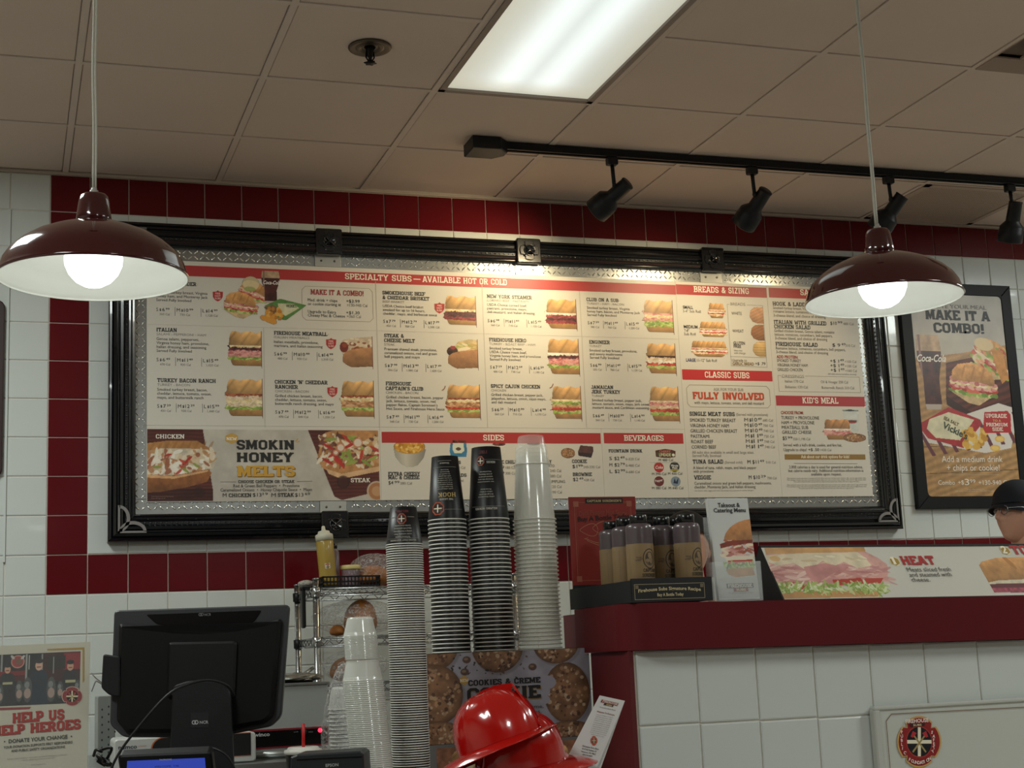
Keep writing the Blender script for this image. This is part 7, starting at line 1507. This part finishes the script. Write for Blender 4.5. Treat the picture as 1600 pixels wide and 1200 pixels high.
# wire shelf
sy0, sy1, sx0, sx1 = -.50, -.12, .945, 1.72; SZs = [at(540, 919, sy0)[2], at(540, 996, sy0)[2], at(540, 1070, sy0)[2]]
t = thing('wire_shelf', 'chrome wire shelf rack standing against the wall behind the cup stacks', 'shelf', (1.3, -.3, 0))
for x in (sx0, sx1):
    for y in (sy0, sy1):
        b = MB(); ztop = SZs[0]+.035
        b.tube([(x, y, 0.0), (x, y, ztop)], .0125, 12); b.lathe([(.0135, ztop), (.0135, ztop+.004), (0, ztop+.006)], (x, y, 0), 12)
        for k in range(12): b.lathe([(.0125, .9+k*.05), (.0131, .901+k*.05), (.0125, .902+k*.05)], (x, y, 0), 12, caps=False)
        b.build('post', CHR, t)
        for z in SZs: b = MB(); b.lathe([(.0135, z-.03), (.0175, z-.028), (.0185, z+.004), (.0135, z+.006)], (x, y, 0), 12); b.build('collar', CHR if y < -.3 else BPL, t)
for z in SZs+[.35]:
    b = MB(); r = .0035
    for y in (sy0, sy1):
        b.tube([(sx0, y, z), (sx1, y, z)], r, 6); b.tube([(sx0, y, z-.026), (sx1, y, z-.026)], r, 6)
        n_ = 26; b.tube([(sx0+(sx1-sx0)*k/n_, y, z-(.026 if k % 2 else 0)) for k in range(n_+1)], .0022, 5)
    for x in (sx0, sx1):
        b.tube([(x, sy0, z), (x, sy1, z)], r, 6); b.tube([(x, sy0, z-.026), (x, sy1, z-.026)], r, 6); b.tube([(x, sy0+(sy1-sy0)*k/12, z-(.026 if k % 2 else 0)) for k in range(13)], .0022, 5)
    sh_ = b.build('shelf_frame', CHR, t); b = MB()
    for k in range(1, 31): x = sx0+(sx1-sx0)*k/31; b.tube([(x, sy0, z+.004), (x, sy1, z+.004)], .0018, 5)
    b.build('shelf_wires', CHR, sh_, kind='stuff')
zs0 = SZs[0]+.0065
b = MB(); p = at(484, 935, -.44); b.box((.905, -.44, SZs[0]-.14), (.918, -.40, SZs[0]+.01), bev=.004); b.box((.905, -.44, SZs[0]+.0), (.935, -.40, SZs[0]+.012)); tag(b.build('clip', BPL), 'black clip hanging from the left end of the wire shelf', 'clip')
# basket with openings, on the top shelf
bx0, bx1, by0, by1 = .975, 1.19, -.49, -.27; bh = .037
t = thing('basket', 'low black slotted plastic basket on the top wire shelf', 'basket', (1.08, -.38, zs0)); b = MB(); b.box((bx0, by0, zs0), (bx1, by1, zs0+.003)); b.build('base', BPL, t)
b = MB()
for z in (zs0+.003, zs0+bh*.5, zs0+bh): 
    for A, B in (((bx0, by0), (bx1, by0)), ((bx0, by1), (bx1, by1)), ((bx0, by0), (bx0, by1)), ((bx1, by0), (bx1, by1))): b.box((A[0]-.002, A[1]-.002, z-.003), (B[0]+.002, B[1]+.002, z+.003))
for k in range(17):
    x = bx0+(bx1-bx0)*k/16
    for y in (by0, by1): b.box((x-.002, y-.0015, zs0), (x+.002, y+.0015, zs0+bh))
for k in range(14):
    y = by0+(by1-by0)*k/13
    for x in (bx0, bx1): b.box((x-.0015, y-.002, zs0), (x+.0015, y+.002, zs0+bh))
b.build('slotted_wall', BPL, t, kind='stuff')
# mustard squeeze bottle
zi = zs0+.0045
mb_ = at(511, 905, -.42); t = thing('squeeze_bottle', 'squeeze bottle full of mustard-yellow sauce, tilted on the top wire shelf', 'bottle', (mb_[0], -.42, zi))
b = MB(); b.lathe([(0, 0), (.029, 0), (.0325, .004), (.033, .02), (.0325, .06), (.033, .10), (.033, .165), (.031, .172), (.029, .175)], (mb_[0], -.42, zi), 32, fn=lambda a, z: 1+.012*math.cos(16*a) if .06 < z < .16 else 1); bo = b.build('bottle_body', M('mustard', 'a5893a', .35, coat=.3, noise=(14, .12)), t)
b = MB(); b.lathe([(.0335, .172), (.0335, .192), (.031, .196), (.024, .198), (.021, .208), (.008, .211), (.0062, .226), (.003, .228), (0, .228)], (mb_[0], -.42, zi), 28); b.build('nozzle_cap', M('cream_cap', 'c8c4b0', .45), t)
pr = Print(wrap_pl((mb_[0], -.42, zi), .0335, -.12), .0004); pr.raw([(-.010, .065), (.010, .065), (.010, .085), (-.010, .085)], [(0, 1, 2, 3)], 'd8d0c4'); pr.raw([(-.008, .078), (.008, .078), (.008, .083), (-.008, .083)], [(0, 1, 2, 3)], 'b87a64', .0002); pr.raw([(-.007, .069), (.007, .069), (.007, .071), (-.007, .071)], [(0, 1, 2, 3)], '4a4644', .0002); pr.build(bo)
t.rotation_euler = (0, math.radians(-4.2), 0); t.location = (mb_[0]+.006, -.42, zi+.0024)
q = at(524, 900, -.36); t = thing('slim_bottle', 'slim clear bottle with black cap behind the mustard bottle', 'bottle', (q[0], -.335, zi)); b = MB(); b.lathe([(0, 0), (.017, 0), (.018, .004), (.018, .135), (.010, .15)], (q[0]+.004, -.335, zi), 20); b.build('bottle_body', M('smoky_plastic', '8c8690', .2, alpha=.5), t); b = MB(); b.lathe([(.011, .15), (.0115, .168), (0, .17)], (q[0]+.004, -.335, zi), 16); b.build('cap', CAPM, t)
q = at(548, 900, -.40); t = thing('jar', 'small clear jar with pale yellow lid on the top wire shelf', 'jar', (q[0], -.40, zi)); b = MB(); b.lathe([(0, 0), (.034, 0), (.036, .004), (.036, .064), (.034, .068)], (q[0], -.40, zi), 28, fn=lambda a, z: 1+.012*math.cos(12*a)); b.build('glass', M('jar_plastic', 'b4a8b0', .12, alpha=.35), t); b = MB(); b.lathe([(.0385, .064), (.0392, .066), (.0392, .078), (.037, .080), (0, .0802)], (q[0], -.40, zi), 32); b.build('lid', M('yellow_lid', 'cfc07c', .45), t)
# rolls and loaves in clear bags
BRD = M('crust', '9c6028', .6, noise=(16, .25), bump=(30, .3))
def roll(nm, c_, rx, ry, rz, lab, seed):
    b = MB(); nu, nv = 22, 12; V = []; R = np.random.RandomState(seed)
    for j in range(nv+1):
        ph = math.pi*j/nv
        for i in range(nu):
            a = 2*math.pi*i/nu; z = math.cos(ph); r = math.sin(ph)**.8; zz = z if z > 0 else z*.55
            V.append((c_[0]+rx*r*math.cos(a), c_[1]+ry*r*math.sin(a), c_[2]+rz*zz*(1+.04*math.sin(3*a+seed))))
    b.add(V, [(j*nu+i, j*nu+(i+1) % nu, (j+1)*nu+(i+1) % nu, (j+1)*nu+i) for j in range(nv) for i in range(nu)], 0, True); return tag(b.build(nm, BRD), lab, 'bread', 'bread on the wire shelf')
def onz(px, z, y): return at(px, 1000, y)[0]
q = at(580, 905, -.36); roll('bread_loaf', (q[0], -.36, zs0+.032), .075, .08, .052, 'brown loaf in a clear bag on the top wire shelf', 1)
tag(crumple((q[0]+.012, -.36, zs0+.068), .095, .09, .062, 3, .08, (70, 44)).build('plastic_bag', BAG), 'clear crumpled bag of bread on the top wire shelf', 'bag')
z2 = SZs[1]+.0065
q = at(563, 960, -.38); roll('bread_loaf', (q[0], -.38, z2+.048), .062, .10, .085, 'round brown loaf showing above the milky cups', 2); q2 = at(526, 985, -.40); roll('bread_roll', (q2[0], -.41, z2+.016), .028, .05, .026, 'small brown roll at the left of the middle wire shelf', 3)
tag(crumple((q[0], -.33, z2+.070), .175, .15, .066, 4, .07, (90, 50)).build('plastic_bag', BAG), 'large clear bag over the middle wire shelf', 'bag')
z3 = SZs[2]+.0065
q = at(530, 1040, -.36); roll('bread_loaf', (q[0]+.05, -.36, z3+.036), .085, .11, .06, 'dark loaf in a bag on the lowest visible wire shelf', 5); tag(crumple((q[0]+.06, -.36, z3+.062), .125, .14, .058, 6, .09, (70, 44)).build('plastic_bag', BAG), 'clear bag of bread on the lowest visible wire shelf', 'bag')
xq = float(at(522, 1120, -.72)[0]); tag(crumple((xq+.02, -.72, .985), .05, .07, .11, 7, .09, (60, 44)).build('plastic_bag', BAG), 'clear crumpled bag hanging between the warmer and the milky cups', 'bag')
q = at(517, 1140, -.5); roll('bread_loaf', (xq+.02, -.72, .868+.048), .036, .055, .085, 'brown loaf low between the food warmer and the white cups', 8)
p_ = at(476, 908, -.36); tag(crumple((p_[0]+.01, -.33, zs0+.022), .03, .05, .014, 9, .2).build('paper_wad', M('paper', 'aaa69e', .7)), 'crumpled paper at the left end of the top wire shelf', 'paper')

# ================================================================== people behind the counter
SKN = M('skin', 'd09c84', .55, noise=(12, .06)); CLN = M('navy_cloth', '15171f', .85, noise=(40, .1)); HAIR = M('dark_hair', '17120f', .6, bump=(90, .6)); TRO = M('dark_trousers', '16161a', .9)
HZ = [-.118, -.112, -.102, -.09, -.075, -.055, -.03, 0, .03, .06, .09, .108, .118]; HF = [.0, .045, .070, .078, .082, .086, .088, .088, .093, .086, .064, .036, .0]
def head(b, c, yaw, k=1.):
    """continuous head with brow, nose, lips, chin and ears; front along local +x"""
    nu, nv = 56, 44; V = []; cy, sy = math.cos(yaw), math.sin(yaw)
    g = lambda x, m_, s_: math.exp(-((x-m_)/s_)**2)
    for j in range(nv+1):
        ph = math.pi*j/nv
        for i in range(nu):
            a = 2*math.pi*i/nu; fx = math.cos(a); fy = math.sin(a); s_ = math.sin(ph); z = math.cos(ph)
            low = max(0, -z); zq = z*.118; x = fx*np.interp(zq, HZ, HF)*(s_**.0 if s_ > .02 else 0) if fx > 0 else s_*fx*.096*(1-.35*low); y = s_*fy*.076*(1-.30*low**1.3); zz = z*.118
            fr = max(0, fx)**2*s_; la = fy*s_
            x += fr*(.006*g(zz, .030, .012)*g(abs(la), .25, .35) - .008*g(zz, .010, .013)*g(abs(la), .33, .16) + .027*g(zz, -.022, .016)*g(la, 0, .13) + .016*g(zz, .0, .018)*g(la, 0, .10)
                 + .008*g(zz, -.052, .006)*g(la, 0, .28) + .007*g(zz, -.066, .006)*g(la, 0, .24) - .004*g(zz, -.059, .003)*g(la, 0, .26) + .004*g(zz, -.094, .012)*g(la, 0, .35) + .004*g(zz, -.03, .02)*g(abs(la), .5, .2))
            V.append((c[0]+k*(x*cy-y*sy), c[1]+k*(x*sy+y*cy), c[2]+k*zz))
    b.add(V, [(j*nu+i, (j+1)*nu+i, (j+1)*nu+(i+1) % nu, j*nu+(i+1) % nu) for j in range(nv) for i in range(nu)], 0, True)
    for s in (-1, 1):       # ears
        V = []; n1, n2_ = 14, 8
        for j in range(n2_+1):
            ph = math.pi*j/n2_
            for i in range(n1):
                a = 2*math.pi*i/n1; ex = math.sin(ph)*math.cos(a)*.017-.008; ez = math.sin(ph)*math.sin(a)*.031-.008+.004*math.cos(ph); ey = s*(.074+.009*math.cos(ph)*s*s+.004*math.cos(a)*-1)
                V.append((c[0]+k*(ex*cy-ey*sy), c[1]+k*(ex*sy+ey*cy), c[2]+k*ez))
        b.add(V, [(j*n1+i, j*n1+(i+1) % n1, (j+1)*n1+(i+1) % n1, (j+1)*n1+i) for j in range(n2_) for i in range(n1)], 0, True)
def skin(nm, pts, edges, rad, mat, parent, lvl=2, root=0):
    me = bpy.data.meshes.new(nm); me.from_pydata([tuple(p) for p in pts], edges, []); o = bpy.data.objects.new(nm, me); COL.objects.link(o); me.materials.append(mat)
    s_ = o.modifiers.new('skin', 'SKIN')
    for k, v in enumerate(me.skin_vertices[0].data): v.radius = rad[k] if hasattr(rad[k], '__len__') else (rad[k], rad[k]); v.use_root = k == root
    s_.use_smooth_shade = True; u = o.modifiers.new('sub', 'SUBSURF'); u.levels = lvl; u.render_levels = lvl
    o.parent = parent; o.location = -wloc(parent); return o
def person(fx, fy, yaw, H, lab, extra):
    """standing person, feet at (fx, fy); yaw = facing direction"""
    t = thing('person', lab, 'person', (fx, fy, 0)); cy, sy = math.cos(yaw), math.sin(yaw)
    def W(x, y, z): return (fx+x*cy-y*sy, fy+x*sy+y*cy, z*H/1.75)
    hz = 1.64*H/1.75; b = MB(); head(b, W(.035, 0, 1.64), yaw)
    # neck, shoulders, arms and hands join the head in one mesh
    prof = [(.088, 1.36), (.062, 1.44), (.056, 1.49), (.055, 1.53), (.050, 1.575)]; V = []; n_ = 24
    for r, z in prof:
        for i in range(n_): a = 2*math.pi*i/n_; V.append(W(r*math.cos(a)*1.02+(z-1.44)*.12, r*math.sin(a), z))
    b.add(V, [(j*n_+i, j*n_+(i+1) % n_, (j+1)*n_+(i+1) % n_, (j+1)*n_+i) for j in range(len(prof)-1) for i in range(n_)], 0, True)
    for s in (-1, 1):
        P = [W(0, s*.01, 1.385), W(0, s*.10, 1.385), W(0, s*.17, 1.36), W(.0, s*.225, 1.25), W(.0, s*.24, 1.18), W(.03, s*.248, 1.10), W(.14, s*.235, 1.05), W(.25, s*.20, 1.02), W(.29, s*.19, 1.015)]; b.tube(P, [.06, .05, .048, .046, .043, .040, .035, .027, .026], 12)
        b.tube([W(.285, s*.19, 1.015), W(.31, s*.188, 1.012), W(.345, s*.186, 1.008), W(.375, s*.186, 1.004)], [.022, .034, .036, .030], 12)
        for f, (dy, L_) in enumerate(((-.026, .062), (-.009, .074), (.009, .070), (.026, .055))):
            b.tube([W(.365, s*.186+dy, 1.006), W(.365+L_*.5, s*.186+dy*1.1, 1.0), W(.365+L_*.85, s*.186+dy*1.1, .985), W(.365+L_, s*.186+dy*1.1, .968)], [.0095, .009, .008, .006], 8)
        b.tube([W(.31, s*.165, 1.01), W(.335, s*.142, 1.0), W(.36, s*.128, .99)], [.013, .011, .008], 8)
    body = b.build('body', SKN, t)
    pts = [W(0, 0, .98), W(0, 0, 1.15), W(.0, 0, 1.30), W(0, 0, 1.40), W(0, .17, 1.37), W(0, .235, 1.19), W(0, -.17, 1.37), W(0, -.235, 1.19)]
    skin('shirt', pts, [(0, 1), (1, 2), (2, 3), (2, 4), (4, 5), (2, 6), (6, 7)], [(.16, .12), (.15, .115), (.16, .12), (.075, .075), (.075, .075), (.055, .055), (.075, .075), (.055, .055)], extra.get('shirt', CLN), t)['label'] = 'navy work shirt'
    pts = [W(0, 0, .97), W(0, .09, .88), W(.01, .10, .48), W(0, .10, .09), W(0, -.09, .88), W(.01, -.10, .48), W(0, -.10, .09)]
    skin('trousers', pts, [(0, 1), (1, 2), (2, 3), (0, 4), (4, 5), (5, 6)], [(.15, .12), .095, .065, .05, .095, .065, .05], TRO, t)
    for s in (-1, 1):
        b = MB(); b.tube([W(-.06, s*.10, .045), W(.03, s*.10, .05), W(.12, s*.105, .036), W(.17, s*.107, .03)], [.036, .042, .038, .022], 12); b.build('shoe', BPL, t)
    c0 = np.array(W(.035, 0, 1.64)); return t, c0, body
def shell(b, c, yaw, prof_fn, nu=48, nv=20):
    V = []; cy, sy = math.cos(yaw), math.sin(yaw)
    for j in range(nv+1):
        for i in range(nu): x, y, z = prof_fn(j/nv, 2*math.pi*i/nu); V.append((c[0]+x*cy-y*sy, c[1]+x*sy+y*cy, c[2]+z))
    b.add(V, [(j*nu+i, (j+1)*nu+i, (j+1)*nu+(i+1) % nu, j*nu+(i+1) % nu) for j in range(nv) for i in range(nu)], 0, True)
# worker with cap and glasses at the right edge, in profile facing left
ey = at(1584, 797, -1.2); yawA = math.radians(186)
HA = 1.75*(ey[2]+.002)/1.652; fxA, fyA = ey[0]+.052, -1.2
t, c0, body = person(fxA, fyA, yawA, HA, 'worker in navy cap and glasses at the right edge, in profile facing left', {})
b = MB(); tl = .02
def capf(f, a):
    ph = f*math.radians(88); s_ = math.sin(ph); z = math.cos(ph); x = s_*math.cos(a)*.106; y = s_*math.sin(a)*.087; return x-.002, y, z*.098+.030+.012*math.cos(a)*s_*0
shell(b, c0, yawA, capf); b.build('cap_crown', CLN, t, label='navy baseball cap crown')
b = MB(); V = []; cyA, syA = math.cos(yawA), math.sin(yawA); NB = 16
for dz in (0, -.004):
    for j in range(6):
        for i in range(NB+1):
            a = math.radians(-68+136*i/NB); r = j/5; x = .094*math.cos(a)+(.030*math.cos(a*1.1)**1)*r; y = .085*math.sin(a)*(1+.06*r); z = .038-.018*r-.024*(abs(math.sin(a))**2)*(.4+.6*r)+dz; V.append((c0[0]+x*cyA-y*syA, c0[1]+x*syA+y*cyA, c0[2]+z))
n_ = (NB+1)*6; Fs = []
for k in (0, 1): Fs += [(k*n_+j*(NB+1)+i, k*n_+j*(NB+1)+i+1, k*n_+(j+1)*(NB+1)+i+1, k*n_+(j+1)*(NB+1)+i) for j in range(5) for i in range(NB)]
Fs += [(5*(NB+1)+i, 5*(NB+1)+i+1, n_+5*(NB+1)+i+1, n_+5*(NB+1)+i) for i in range(NB)]; b.add(V, Fs, 0, True); b.build('cap_visor', CLN, t)
b = MB()
def gp(x, y, z): return (c0[0]+x*cyA-y*syA, c0[1]+x*syA+y*cyA, c0[2]+z)
for s in (-1, 1):
    b.tube([gp(.104+.004*math.cos(a)-.004, s*.034+.024*math.cos(a), .006+.017*math.sin(a)) for a in np.linspace(0, 2*math.pi, 18, endpoint=False)], .0016, 6, closed=True); b.tube([gp(.100, s*.058, .012), gp(.07, s*.078, .013), gp(-.0, s*.083, .010)], .0018, 6)
b.tube([gp(.104, -.012, .010), gp(.108, 0, .013), gp(.104, .012, .010)], .0016, 6); b.build('glasses', M('silver_wire', '9a9a9c', .3, .9), t)
for s in (-1, 1):
    b = MB(); q = gp(.080, s*.031, .008); b.lathe([(0, -.011), (.008, -.008), (.011, 0), (.008, .008), (0, .011)], q, 14, caps=False); b.build('eye', M('eye_white', '9a908a', .3), t)
b = MB()
def hairf(f, a):
    ph = f*math.radians(118 if abs(((a+math.pi) % (2*math.pi))-math.pi) > 1.2 else 60); s_ = math.sin(ph); z = math.cos(ph); return s_*math.cos(a)*.101-.006, s_*math.sin(a)*.081, z*.122+.004
shell(b, c0, yawA, hairf); b.build('hair', HAIR, t)
# worker facing away behind the sauce bottles
e2 = at(1099, 866, -1.15); yawB = math.radians(250); fxB, fyB = e2[0]-.078, -1.18; HB = 1.75*(e2[2]+.018)/1.64
t, c1, body = person(fxB, fyB, yawB, HB, 'dark-haired worker whose head is mostly hidden behind the sauce bottles', {})
b = MB()
def hairg(f, a):
    back = .5-.5*math.cos(a); ph = f*math.radians(62+78*back); s_ = math.sin(ph); z = math.cos(ph); return s_*math.cos(a)*.106-.008, s_*math.sin(a)*(.088 if ph < 1.35 else .080), z*.126+.006
shell(b, c1, yawB, hairg); b.build('hair', HAIR, t)
b = MB(); 
def capg(f, a): ph = f*math.radians(80); s_ = math.sin(ph); return s_*math.cos(a)*.110-.004, s_*math.sin(a)*.089, math.cos(ph)*.104+.030
shell(b, c1, yawB, capg); b.build('cap_crown', M('brown_black_cap', '1b1714', .8), t)
